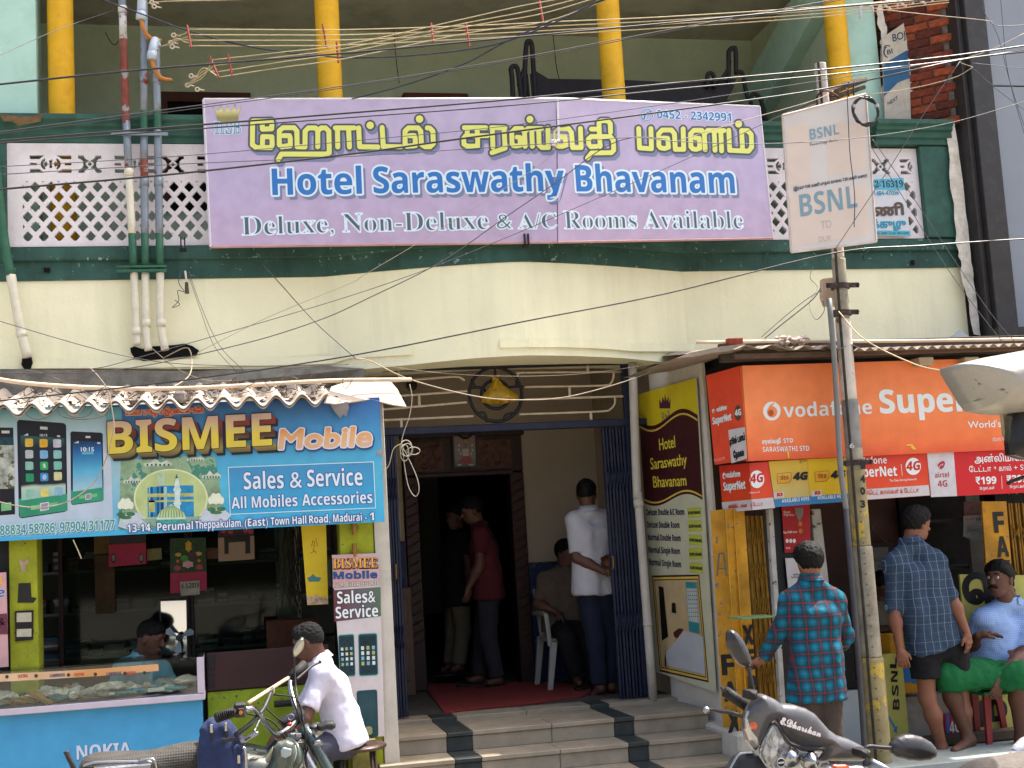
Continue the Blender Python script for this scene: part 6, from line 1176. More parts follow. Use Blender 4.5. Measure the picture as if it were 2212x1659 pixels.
pbox('pale_sheet',1062,1160,1165,1660,-1.05,-1.0, mat('sheet_pale', '#8b9294',.5,.06,6), 'pale grey metal sheet leaning behind the pole foot', 'sheet',.002); pbox('dark_machine',1050,1130,880,1165,-.9,-.6, mat('soft_black', ''), 'black machine standing in the kiosk left of the pole', 'machine',.01)
# corrugated roof, right
RR = empty('corrugated_roof',(5.0,-1.0,2.9), 'fine corrugated sheet roof over the orange sign, on wooden battens', 'roof')
m_gis = mat('grey_sheet_metal', '#8f8376',.75,.15,10,.2,40, metal=.1, dirt='#4f463c', dirtamt=.5, dscale=9)
def rtop(x): return atY(x,745,-1.62)[2]
def fine(xa, xb, Yf, zf, per, amp, tilt, name='corrugated_sheet', zl=0):
    X = np.arange(xa, xb, per/8); Ys = [Yf, Yf+.5,.0]; V = np.array([(x, Y, zf+amp*math.cos(2*math.pi*x/per)+(Y-Yf)*.12+tilt*(x-xa)) for Y in Ys for x in X]); nX = len(X); Fs = [(j*nX+i, j*nX+i+1,(j+1)*nX+i+1,(j+1)*nX+i) for j in range(2) for i in range(nX-1)]; n0 = len(V)
    Fs = Fs+[tuple(n0+i for i in reversed(f)) for f in Fs]+[(i+1, i, n0+i, n0+i+1) for i in range(nX-1)]
    mesh(name, np.vstack([V, V-[0,0,.004]]), Fs, m_gis, RR)
ax_ = lambda x, y=745, Y=-1.62: atY(x, y, Y)
fine(ax_(1845)[0], ax_(2330)[0],-1.62, ax_(2000,750)[2],.078,.011,0); fine(ax_(1700)[0], ax_(1862)[0],-1.60, ax_(1780,750)[2]+.006,.16,.014,0); fine(ax_(1592)[0], ax_(1715)[0],-1.58, ax_(1650,748)[2]+.004,.19,.013,0)
b = MB(); q = [(1458,774),(1490,762),(1560,748),(1612,742),(1600,756),(1540,762),(1500,770)]; P_ = PY(-1.5).at(q); b.slab(P_, P_+[0,1.2,.03]); b.build('flat_sheet', m_gis, RR)
box('batten', ax_(1600)[0],7.2,-1.5,-1.44, ax_(1800,768,-1.5)[2], ax_(1800,758,-1.5)[2], mat('batten_wood', '#54443a',.8,.2,10), RR,.003); box('beam', ax_(1590)[0],7.2,-1.34,-1.28,2.80,2.93, mat('beam_dark', '#3c3430',.8,.2,8), RR,.004)
for x in (2025,2125): box('block', ax_(x-16)[0], ax_(x+16)[0],-1.46,-1.3, ax_(x,772)[2]-.03, ax_(x,760)[2]-.01, mat('block_pale', '#a09078',.8,.2,14), RR,.006)
tag(box('loose_brick', ax_(1588,735)[0], ax_(1621,735)[0],-1.5,-1.4, ax_(1600,748,-1.5)[2]+.01, ax_(1600,729,-1.5)[2], mb_[0], None,.006), 'single loose red brick lying on the roof edge', 'brick')
pole_thing('bamboo_pole',[atY(x, y,-1.45) for x, y in ((1505,740),(1700,737),(1900,737),(2060,735),(2300,731))],.012, m_bam, 'pale bamboo pole lying along the right corrugated roof', 'pole')
b = MB(); rr = random.Random(14); c_ = atY(1712,737,-1.45)
for i in range(40): p = c_+np.array([rr.uniform(-.11,.11), rr.uniform(-.04,.04), rr.uniform(-.02,.03)]); b.lathe([(.002,-.015),(.022,0),(.002,.018)], p,5)
tag(b.build('crumpled_rag', mat('rag_pale', '#b3a19a',.9,.2,20)), 'crumpled pale rag lying on the right roof', 'rag')
tag(panel('loose_sheet', PY(-.6),[(2046,733),(2072,712),(2098,730),(2060,742)],.004, mat('sheet_blue', '#9aa5a8',.5,.1,8)), 'bent pale sheet lying behind the right roof under the cladding', 'sheet')
# ================================================================== the utility pole with its translucent board
PL = empty('utility_pole',(4.15,-1.55,0), 'tall worn utility pole patched in yellow, grey and white, numbered 403 on end', 'utility pole')
m_p = [mat('pole_yellow', '#857a58',.7,.2,9,.3,40, dirt='#4a4740', dirtamt=.7, dscale=5, chips='#a8903c', chipamt=.9, chipscale=5), mat('pole_grey', '#7b7a78',.7,.2,8,.3,40, dirt='#2c2c30', dirtamt=.6, dscale=6), mat('pole_white', '#b5aea4',.7,.15,7,.3,40, dirt='#6a5a48', dirtamt=.6, dscale=5, chips='#8a4a2c', chipamt=.1, chipscale=12), mat('pole_stain', '#8a8474',.7,.25,7,.4,40, dirt='#23211f', dirtamt=.7, dscale=5)]
PX = lambda y: np.interp(y,[140,560,661,855,1002,1093,1434,1605,1760],[1772,1811,1818,1834,1847,1854,1884,1898,1912])
segs = [(140,215,12.5,2),(215,540,13,2),(540,850,17.5,3),(850,1010,20,2),(1010,1330,21,0),(1330,1700,27,0)]
segs = [(138,225,13,2),(225,560,14,2),(560,690,16,3),(690,865,17.5,2),(865,968,18.8,1),(968,1015,19.5,3),(1015,1180,20.5,0),(1180,1420,23,3),(1420,1760,25.5,0)]
for (y0_, y1_, w_, mi) in segs:
    a, c_ = atY(PX(y0_), y0_,-1.55), atY(PX(y1_), y1_,-1.55); c_[2] = max(c_[2],0); r_ = w_/F0*8.45
    b = MB(); b.tube([a, a+(c_-a)*.02, a+(c_-a)*.98, c_],[r_*.985, r_, r_, r_*.985],24); b.build('length', m_p[mi], PL, smooth=True)
    b = MB(); b.tube([a-[r_*.75, r_*.72,0], c_-[r_*.75, r_*.72,0]],.009,6); b.build('seam', mat('seam_dark', '#3a362f',.9,.3,30,.5,60), PL)
b = MB()
for y in np.arange(1105,1640,22.5): p = atY(PX(y)+4, y,-1.55-.09); b.lathe([(.006,-.004),(.006,.004)], p,8, M=[[1,0,0],[0,0,1],[0,1,0]])
b.build('rivet', mat('rivet', '#5a4a36',.6), PL)
b = MB(); a = atY(1771,150,-1.55); b.lathe([(.04,-.03),(.035,.02),(.02,.035),(.005,.04)],(a[0],-1.55, a[2]),14); b.build('cap', m_p[2], PL)
SPL = PY(-1.63)
for i,(s, y) in enumerate((('1',1012),('4',1042),('0',1068),('3',1096))): text(SPL, ss(s),(1860, y),(1868.5, y-.5),15,[(0,0,0, i_bk)], PL, bold=.08, base=.004)
text(SPL, ss('6'),(1836,968),(1846,967),11,[(0,0,0, mat('ink_faint', '#a8aaa8'))], PL, bold=.03, base=.002)
for (y, w_) in ((619,36),(677,30),(1000,31)):
    a = atY(PX(y)-0, y,-1.55); R_ = .064 if y < 900 else .07; b = MB(); b.lathe([(R_,-.018),(R_,.018)],(a[0],-1.55, a[2]),22); xx = w_/F0*8.4; cx_ = a[0]
    b.box(cx_-xx-.02, cx_+xx+.01,-1.60,-1.592, a[2]-.017, a[2]+.017); b.build('clamp_band', mat('clamp_dark', '#332723',.6,.2,12,.3,40, chips='#6a3a24', chipamt=.4, chipscale=14), PL)
    for sx_ in (-1,1): b = MB(); b.lathe([(.009,-.012),(.009,.012)],(cx_+sx_*(xx-.0),-1.60, a[2]),6, M=[[1,0,0],[0,0,1],[0,1,0]]); b.build('bolt', m_iron, PL)
tag(panel('junction_box', PY(-1.46),[(1778,602),(1826,596),(1835,652),(1832,660),(1784,660),(1777,640)],.05, mat('box_cream', '#b09a84',.6,.12,10), None), 'dusty cream plate strapped behind the pole below the hoarding', 'junction box')
pipe('grey_conduit',[(1791,645),(1804,800),(1815,1002),(1827,1093),(1855,1434),(1867,1605),(1875,1740)],-1.62,.019,[(645,1100, mat('conduit_grey', '#6c6d6b',.5,.08,8)),(1100,1740, mat('conduit_dark', '#3c3d42',.5,.15,8))], 'thin grey conduit strapped along the left of the utility pole', None, None)
# BSNL board: translucent, lit from behind by the sky
def translucent(name, col, mixf=.6):
    m = bpy.data.materials.new(name); m.use_nodes = True; t = m.node_tree; N, L = t.nodes, t.links; b_ = N['Principled BSDF']; o_ = [n for n in N if n.type == 'OUTPUT_MATERIAL'][0]
    tc = N.new('ShaderNodeTexCoord'); nz = N.new('ShaderNodeTexNoise'); nz.inputs['Scale'].default_value = 6; nz.inputs['Detail'].default_value = 6; L.new(tc.outputs['Object'], nz.inputs[0]); mx = N.new('ShaderNodeMix'); mx.data_type = 'RGBA'; c1_ = srgb(col); mx.inputs[6].default_value = tuple(v*.86 for v in c1_[:3])+(1,); mx.inputs[7].default_value = c1_; L.new(nz.outputs['Fac'], mx.inputs[0]); L.new(mx.outputs[2], b_.inputs['Base Color']); b_.inputs['Roughness'].default_value = .6
    tr = N.new('ShaderNodeBsdfTranslucent'); L.new(mx.outputs[2], tr.inputs[0]); ms = N.new('ShaderNodeMixShader'); ms.inputs[0].default_value = mixf; L.new(b_.outputs[0], ms.inputs[1]); L.new(tr.outputs[0], ms.inputs[2]); L.new(ms.outputs[0], o_.inputs[0]); MATS[name] = m; return m
BN = empty('pole_hoarding', atY(1795,545,-1.72), 'weathered translucent white BSNL board tied to the top of the utility pole', 'sign')
Yb = -1.70; bq = [(1692,250),(1868,204),(1891,521),(1710,543)]
SB_ = PY(Yb); P_ = SB_.at(bq); b = MB(); b.slab(P_, P_+[0,.012,0]); b.build('sheet', translucent('flex_white', '#d8d4d2',.3), BN)
Pb = SB_.at([(1690,249),(1870,203),(1893,522),(1709,545)]); m_bfr = mat('hoarding_frame', '#b9aca4',.7,.15,12); b = MB()
for i in range(4): b.tube([Pb[i], Pb[(i+1) % 4]],.008,5)
b.build('frame', m_bfr, BN)
zE = lambda x, y: (1673.6+x*.22735,171.5+y*.22735)      # crop 2440,250 (1086 px for 360)
printed(SB_,[(0,0,0, translucent('flex_warm', '#e2d3c8',.3))], polys=[np.array([zE(106,452), zE(330,405), zE(335,1000), zE(130,1005)])[::1], np.array([zE(620,400), zE(850,415), zE(865,860), zE(510,920), zE(500,560)]), np.array([zE(140,1105), zE(870,985), zE(905,1480), zE(165,1590)])], step=1.2, marg=2, parent=BN, base=.0015, name='warm_patch')  # three warmer, paler patches on the sheet
m_bb2 = translucent('ink_bsnl', '#88a9ba',.35); b_dk = mat('ink_tagline', '#3a3e46',.6,0)
text(SB_, sb('BSNL'), zE(336,575), zE(612,520),23,[(0,0,0, m_bb2)], BN, bold=0, base=.003); text(SB_, sb('BSNL'), zE(246,1306), zE(788,1212),48,[(0,0,0, m_bb2)], BN, bold=0, base=.003)
text(SB_, script('Connecting India'), zE(332,632), zE(600,585),8,[(0,0,0, b_dk)], BN, base=.003); text(SB_, '(இரவு 9.00 மணி முதல் காைல 7.00 மணி வைர)', zE(180,1055), zE(878,925),7,[(0,0,0, b_dk)], BN, bold=.03, base=.003)
text(SB_, ss('TD'), zE(440,1420), zE(540,1405),17,[(0,0,0, translucent('ink_ghost', '#bfbab8',.4))], BN, base=.003); text(SB_, ss('DUR'), zE(420,1545), zE(540,1530),12,[(0,0,0, MATS['ink_ghost'])], BN, base=.003)
# wooden cross arm and the coil of black cable
arm = empty('cross_arm', atY(1830,215,-1.5), 'splintered wooden cross arm wired to the top of the pole', 'cross arm')
for (x0_, y0_, x1_, y1_, r_) in ((1738,238,1868,188,.022),(1776,206,1870,172,.03)): a, c_ = atY(x0_, y0_,-1.48), atY(x1_, y1_,-1.46); b = MB(); b.tube([a,(a+c_)/2+[0,0,.01], c_],[r_*.8, r_, r_*.7],6); b.build('timber', mat('split_wood', '#5c4c3e',.9,.35,14,.8,40), arm)
b = MB(); a = atY(1787,208,-1.55); b.tube([a+[.075*math.cos(t),.075*math.sin(t),.02*math.sin(t*2)] for t in np.linspace(0,6.28,20)[:-1]],.007,5, closed=True); b.build('wire_tie', mat('rust_tie', '#4f2c22',.8,.2), arm)
for (x, y0_, y1_) in ((1833,178,212),(1845,176,214),(1812,196,222)): b = MB(); b.tube([atY(x, y0_,-1.6), atY(x-2,(y0_+y1_)/2,-1.61), atY(x+1, y1_,-1.59)],.006,5); b.build('insulator_pin', m_iron, arm)
cc_ = atY(1870,240,-1.78); co = empty('cable_coil', cc_-[0,0,.1], 'thick coil of black cable hanging on the upper right corner of the pole board', 'cable coil'); rr = random.Random(2)
m_blk = mat('black_cable', '#17171c',.35,.15,20, spec=.5)
for k in range(6):
    r0 = .093+rr.uniform(-.006,.006); ph = rr.uniform(0,6); b = MB(); b.tube([cc_+[(r0+.006*math.sin(5*t+ph))*math.cos(t),.008*math.sin(4*t+ph)+rr.uniform(-.002,.002),(r0*1.02+.006*math.cos(5*t+ph))*math.sin(t)] for t in np.linspace(0,6.283,46)[:-1]],.0055,6, closed=True); b.build('loop', m_blk, co, smooth=True)
for a0 in (.4,2.8): b = MB(); b.lathe([(.016,-.012),(.018,0),(.016,.012)], cc_+[.093*math.cos(a0),0,.093*math.sin(a0)],8); b.build('tape_band', mat('grey_tape', '#9a9aa2',.5), co)
# ================================================================== overhead wires
m_cr = mat('cream_wire', '#b8a784',.5,.1,20); m_gy = mat('grey_wire', '#4c4a50',.5,.1,20); m_tan = mat('tan_wire', '#9a8d7a',.6,.15,20); m_nav = mat('navy_cable', '#22283a',.4,.15,20)
def wire(pts, Y, r, m, label, k=6, group='wires strung across the street front'):
    n = len(pts); Ys = np.interp(np.arange(n),[0, n-1], Y if isinstance(Y, tuple) else (Y, Y)); b = MB()
    b.tube(catmull([atY(p[0], p[1], y) for p, y in zip(pts, Ys)], k), r,6); return tag(b.build('overhead_wire', m, smooth=True), label, 'wire', group)
wire([(-30,184),(0,182),(303,151),(754,114),(1095,82),(1440,50),(1785,17),(2060,-6)],(-2.6,-2.0),.0062, m_blk, 'thickest black cable, topmost of those crossing the whole verandah')
wire([(-30,291),(0,285),(303,244),(754,184),(1112,126),(1440,65),(1785,2),(1830,-8)],(-2.3,-2.0),.0032, m_gy, 'upper wire of the thin twin pair climbing to the top right')
wire([(-30,294),(0,289),(303,250),(754,188),(1112,131),(1440,69),(1785,6),(1830,-4)],(-2.3,-2.0),.0026, m_gy, 'lower wire of the thin twin pair climbing to the top right')
wire([(-30,307),(0,304),(376,274),(754,244),(1112,214),(1440,181),(1781,150),(2037,123),(2212,99),(2300,88)],(-2.4,-1.9),.0056, m_blk, 'thick black cable passing just over the top edge of the lilac sign')
wire([(-30,312),(0,309),(376,282),(754,254),(1112,227),(1440,194),(1781,162),(2037,133),(2212,109),(2300,100)],(-2.35,-1.9),.0042, m_blk, 'black cable running just below the thick one over the top of the lilac sign')
wire([(-30,413),(0,409),(376,376),(754,333),(993,300),(1440,240),(1785,191),(2071,130),(2212,112),(2300,102)],(-2.4,-1.9),.0058, m_blk, 'thick black cable crossing the Tamil letters of the lilac sign')
wire([(-30,362),(0,360),(376,338),(754,305),(1095,272),(1440,225),(1785,172),(2050,131)],(-2.1,-1.9),.0024, m_gy, 'thin grey wire crossing the Tamil letters above the thick cable')
wire([(-30,379),(0,377),(376,355),(754,338),(1198,309),(1368,297),(1457,305),(1628,311),(1833,300),(2037,269),(2212,220),(2300,195)],(-2.1,-1.9),.0028, m_gy, 'thin sagging wire crossing the pole board under its upper BSNL word')
wire([(760,214),(880,182),(1003,138),(1095,89),(1200,42),(1320,-6)],(-.9,-2.0),.0045, m_nav, 'dark blue cable climbing from the lilac sign to the top of the picture')
wire([(200,-8),(303,29),(409,67),(546,102),(717,123),(856,122),(1003,108),(1095,89),(1200,48),(1310,-6)],(-.6,-2.0),.0052, m_nav, 'sagging dark cable hanging behind the cream wires in front of the verandah')
wire([(1440,300),(1368,297),(1300,322),(1200,395),(1095,467),(952,566),(800,642),(686,693),(512,746),(239,801),(-20,806)],(-1.9,-1.2),.0032, m_gy, 'wire sweeping from the end of the Tamil lettering down left across the cream wall')
wire([(1754,218),(1600,290),(1440,363),(1200,468),(1092,514),(900,590),(686,661),(307,770),(200,797),(60,812)],(-1.6,-1.2),.0024, m_gy, 'thin wire running from the pole down left across the cream wall')
wire([(1198,321),(1180,345),(1100,400),(921,514),(788,593),(754,613),(580,685),(426,762)],(-.75,-.5),.0018, m_tan, 'hair-thin wire tied to the rag on the lilac sign')
wire([(568,572),(610,618),(682,697),(768,774)],(-.15,-.9),.0035, m_gy, 'short dark wire slanting down the cream wall to the roof corner')
wire([(768,774),(800,780),(887,820),(1027,856),(1129,864),(1232,856),(1368,818),(1440,784)],(-1.0,-.6),.0042, m_tan, 'twisted rope-like wire sagging across the grille above the entrance')
wire([(770,776),(900,800),(1060,812),(1250,808),(1440,782)],(-.9,-.5),.0016, m_tan, 'faint thin wire sagging higher across the grille above the entrance')
wire([(-30,871),(0,866),(376,824),(754,769),(1129,695),(1440,634),(1798,547),(2000,530),(2212,516),(2300,512)],(-1.9,-2.1),.0048, m_blk, 'black cable crossing the whole front diagonally below the green band')
for i in range(4): wire([(408,63+12*i),(600,64+11.6*i),(754,64+11*i),(1006,56+9.5*i),(1220,46+9*i),(1440,36+8*i),(1785,14+7*i),(2050,-10+5*i)],(-.95,-2.0),.0033, m_cr,['topmost', 'second', 'third', 'lowest'][i]+' of the four level cream wires starting at the left insulators')
for i,(a, c_, d) in enumerate(((130,95,40),(142,103,50),(156,112,58),(167,125,72))): wire([(455+i*5, a),(600,(a+c_)/2+1),(754, c_),(1006, d),(1120+20*i, d-26),(1240+30*i,-8)],(-.95,-2.0),.0031, m_cr,['topmost', 'second', 'third', 'lowest'][i]+' of the four cream wires climbing steeply to the right')
wire([(317,8),(354,3),(530,-1),(700,-6)],(-.3,-1.2),.0032, m_cr, 'short cream wire leaving the top of the middle pipe')
wire([(-20,124),(0,119),(120,66),(246,22)],(-1.2,-.12),.0022, m_gy, 'thin wire rising from the left edge to the leftmost pipe')
wire([(2126,-10),(2124,20),(2143,51),(2170,56),(2212,54),(2280,50)],-1.2,.0028, m_gy, 'pale wire curling down from the top right corner'); wire([(1884,18),(1990,30),(2129,44),(2143,51)],(-1.9,-1.2),.0024, m_tan, 'thin wire running from the hook row to the top right corner')
wire([(2161,-10),(2167,60),(2174,136),(2190,210),(2225,330)],-1.3,.0026, m_gy, 'dark wire hanging down the grey cladding, left of its pair'); wire([(2143,51),(2158,85),(2180,170),(2205,250),(2235,330)],-1.25,.0026, m_gy, 'dark wire hanging down the grey cladding, right of its pair')
wire([(2105,150),(2150,190),(2200,228),(2260,270)],(-1.8,-1.3),.0026, m_gy, 'wire slanting down right across the dark cladding column'); wire([(2100,136),(2212,148),(2290,156)],(-1.8,-1.3),.002, m_gy, 'nearly level thin wire on the grey cladding')
wire([(1880,314),(1950,425),(2037,566),(2110,668),(2177,753)],(-1.7,-1.5),.0024, m_gy, 'left wire of the pair slanting down from the pole board to the right roof'); wire([(1884,300),(1965,415),(2060,560),(2150,690),(2214,760)],(-1.7,-1.5),.0024, m_gy, 'right wire of the pair slanting down from the pole board to the right roof')
wire([(2075,131),(2000,240),(1922,362),(1850,470),(1798,548)],(-1.85,-1.75),.0026, m_gy, 'wire slanting down left from the cable knot across the pole board'); wire([(2102,145),(2060,168),(1969,191),(1873,205)],(-1.85,-1.6),.0026, m_tan, 'tan wire from the cable knot to the pole cross arm'); wire([(2212,72),(2140,108),(2075,131),(2102,145)],(-1.85,-1.8),.0026, m_tan, 'tan wire bent back at the cable knot near the bricks')
wire([(1829,190),(1832,250),(1836,330),(1846,420),(1845,491)],-1.76,.003, m_nav, 'dark wire hanging straight down in front of the pole board')
wire([(1457,306),(1600,262),(1754,218),(1800,196)],(-1.9,-1.6),.0026, m_tan, 'wire from the cross arm down to the phone number corner of the sign')
wire([(1773,623),(1752,650),(1690,700),(1652,731)],(-1.6,-1.45),.0036, m_gy, 'thicker wire from the pole clamp down to the loose brick'); wire([(1775,628),(1745,645),(1700,680),(1645,728)],(-1.6,-1.45),.0024, m_gy, 'thinner wire from the pole clamp down to the loose brick')
wire([(1756,575),(1750,600),(1766,622),(1748,655),(1762,690),(1780,672),(1778,650)],(-.3,-1.6),.0026, m_gy, 'loose loop of wire left of the pole clamps')
wire([(1812,673),(1867,733),(1969,784),(2030,800),(2080,805)],(-1.65,-3.5),.004, m_cr, 'cream wire sagging over the orange sign from the pole')
wire([(-20,686),(0,694),(283,772),(500,790),(754,787)],(-.5,-.9),.0026, m_gy, 'thin wire from the left edge down to the roof end'); wire([(355,772),(402,751),(414,774),(408,812),(368,840)],(-.2,-.95),.0042, m_tan, 'stiff beige cable looping out of the broken hole')
wire([(328,752),(380,795),(440,820),(500,822)],(-.2,-.95),.003, m_tan, 'short pale cable crossing below the broken hole')
wire([(405,588),(430,661),(462,746),(512,804)],(-.08,-.5),.002, m_gy, 'left flex running from the dead bulb holder to the roof'); wire([(408,588),(434,661),(474,746),(530,804)],(-.08,-.5),.002, m_gy, 'right flex running from the dead bulb holder to the roof')
wire([(194,794),(214,815),(232,842),(241,880),(246,920),(240,955),(229,992),(205,1040),(154,1080),(95,1096),(40,1093),(-20,1080)],-1.2,.0042, m_tan, 'stiff wire hanging in a wide curve over the phones on the blue sign')
wire([(885,830),(890,860),(884,900),(872,935),(868,960),(880,985),(900,1030),(905,1060),(896,1072),(882,1050),(873,1000),(870,960)],-1.0,.0032, mat('pale_cord', '#9c9484',.6,.1), 'long cream cable hanging from the pole end beside the blue sign')
cw = empty('wire_coil', atY(878,985,-1.0), 'knotted coil of thin cream cable hanging right of the blue sign', 'cable coil')
for (cx_, cy_, rx, ry) in ((877,968,13,17),(880,972,11,14),(893,974,14,8),(874,978,9,18)): b = MB(); b.tube([atY(cx_+rx*math.cos(t), cy_+ry*math.sin(t),-1.02+.01*math.sin(3*t)) for t in np.linspace(0,6.28,28)[:-1]],.0034,5, closed=True); b.build('loop', mat('pale_cord', ''), cw, smooth=True)
wire([(867,958),(850,970),(840,1005),(828,1018)],-.98,.003, m_cr, 'short cream tail of the coil running back to the blue sign')
wire([(0,806),(40,800),(90,806),(150,830),(190,840)],-.9,.0028, m_gy, 'thin wire arching over the left end of the corrugated roof')
for i,(x0_, x1_, y, d, lab) in enumerate(((52,116,880,26, 'leftmost'),(126,235,884,22, 'middle'),(140,200,888,14, 'smallest'))): wire([(x0_, y),(x0_+8, y+d*.7),((x0_+x1_)/2, y+d),(x1_-8, y+d*.6),(x1_, y-4)],-1.16,.0024, mat('twig_brown', ''), lab+' brown wire loop hanging under the corrugated edge')
wire([(158,1166),(168,1188),(176,1207)],-1.0,.004, m_cr, 'short cream wire end hanging below the blue sign')
# spacer rods on the cream wires
m_sp = mat('spacer_red', '#8f3f36',.6,.15,20)
for (x0_, y0_, x1_, y1_, Y, lab) in ((404,54,413,102,-1.0, 'leftmost'),(453,122,473,168,-1.0, 'lower left'),(492,117,502,166,-1.05, 'lower second'),(697,52,706,104,-1.2, 'on the second column'),(727,90,731,136,-1.25, 'beside the second column'),(931,50,936,90,-1.4, 'small middle'),(1006,48,1014,100,-1.45, 'middle'),(1165,0,1173,48,-1.7, 'upper right')):
    b = MB(); b.tube([atY(x0_, y0_, Y), atY(x1_, y1_, Y)],.008,6); tag(b.build('wire_spacer', m_sp), 'red spacer rod clipped across the cream wires, '+lab, 'spacer', 'spacer rods on the cream wires')
m_ins = mat('insulator', '#b9ac98',.4,.1)
for (x, y, lab) in ((328,5, 'top left'),(333,14, 'below the top left one'),(375,76, 'upper right of the upper bend'),(369,92, 'beside the upper cable bundle'),(372,101, 'just over the lower bend'),(413,164, 'right of the lower bend'),(405,184, 'at the foot of the lower cable bundle'),(426,193, 'lowest')):
    p = atY(x, y,-.2); b = MB(); b.tube([p+[.014*math.cos(t),0,.014*math.sin(t)] for t in np.linspace(0,6.28,14)[:-1]],.006,6, closed=True); b.tube([p+[.014,0,0], p+[.05,.02,.0]],.006,6); tag(b.build('reel_insulator', m_ins, smooth=True), 'small porcelain reel insulator at the pipe tops, '+lab, 'insulator', 'reel insulators beside the pipe tops')
for i in range(6): wire([(383,77),(400,72),(408,64)] if i == 0 else [(340+8*i,100),(380,92-3*i),(400,76+5*i),(410,74+6*i)],(-.2,-.95),.0034, m_cr, 'short cream lead from the upper cable bundle, '+['top', 'second', 'third', 'fourth', 'fifth', 'lowest'][i]) if i < 4 else None
for i in range(4): wire([(398,186),(420,178-3*i),(440,165-6*i),(458+4*i,132+11*i)],(-.15,-.95),.0034, m_cr, 'short cream lead from the lower cable bundle, '+['top', 'second', 'third', 'lowest'][i])
# white hooks on the top right
for i,(x, y) in enumerate(((1872,22),(1925,12),(1958,6),(2000,0))):
    b = MB(); b.tube(catmull([atY(x-(14 if i == 0 else 0), y+18-(10 if i else 0),-1.9)]+[atY(x+14*math.cos(t), y-12*math.sin(t),-1.9) for t in np.linspace(3.1,-.3,8)],3),.0075,6); tag(b.build('cable_hook', mat('hook_white', '#b9b0bc',.4), smooth=True),['largest white cable hook at the corner of the mint pier', 'second white cable hook from the left, above the bricks', 'third white cable hook from the left, above the bricks', 'rightmost white cable hook at the top edge'][i], 'hook', 'white cable hooks')
# old iron bedsteads on the verandah
m_bed = mat('bed_iron', '#1f1a1c',.6,.2,14,.2,40)
BD = empty('iron_bedstead', atY(1400,230,.9), 'dark iron bedstead standing on edge behind the lilac sign', 'bed'); YB = .75
def bt(pts, r=.02, nm='tube', k=5): b = MB(); b.tube(catmull([atY(x, y, YB) for x, y in pts], k), r,8); b.build(nm, m_bed, BD, smooth=True)
bt([(1110,250),(1106,170),(1104,150),(1110,143),(1118,150),(1125,200),(1132,250)],.022, 'hoop'); bt([(1134,215),(1134,150),(1137,98),(1143,89),(1149,98),(1152,145),(1157,215)],.022, 'hoop'); bt([(1120,185),(1132,150),(1136,140)],.018)
for x in (1128,1138,1147): bt([(x,160),(x+6,225)],.011, 'bar',1)
bt([(1575,180),(1574,120),(1577,108),(1583,104),(1589,110),(1590,160)],.022, 'hoop'); bt([(1528,190),(1528,165),(1534,158),(1542,165),(1543,190)],.02, 'hoop'); bt([(1552,180),(1573,150),(1576,130)],.018); bt([(1590,155),(1603,158),(1608,180),(1616,215)],.02, 'hoop'); bt([(1622,225),(1624,206),(1634,204),(1645,220),(1655,265)],.02, 'hoop')
q = [(1152,150),(1185,170),(1330,172),(1470,178),(1535,175),(1590,170),(1585,190),(1570,215),(1655,235),(1655,275),(1150,265),(1150,215),(1160,200)]; P_ = PY(YB+.02).at(q); b = MB(); b.slab(P_, P_+[0,.04,0]); b.build('slatted_base', m_bed, BD)
# dark dead-twig cobweb marks and bits on the wall
for i, pl in enumerate((((645,10),(660,32),(672,22),(650,26),(662,44)),((228,70),(240,92),(250,96),(256,88)),((845,0),(850,60),(856,130),(862,180)),((1185,2),(1195,80),(1203,150),(1218,200)))): wire(list(pl),2.1,.004, mat('soft_black', ''), 'dark hanging cobweb strand on the verandah wall, number %s from the left' % ['two', 'one', 'three', 'four'][i], group=None)
tag(panel('leaf_scrap', PY(-.1),[(0,246),(30,250),(62,252),(92,246),(88,262),(40,272),(25,262),(8,262)],.004, mat('dry_leaf', '#6a5436',.8,.3,20)), 'curled dry palm scrap lying on the cornice at the left edge', 'leaf')
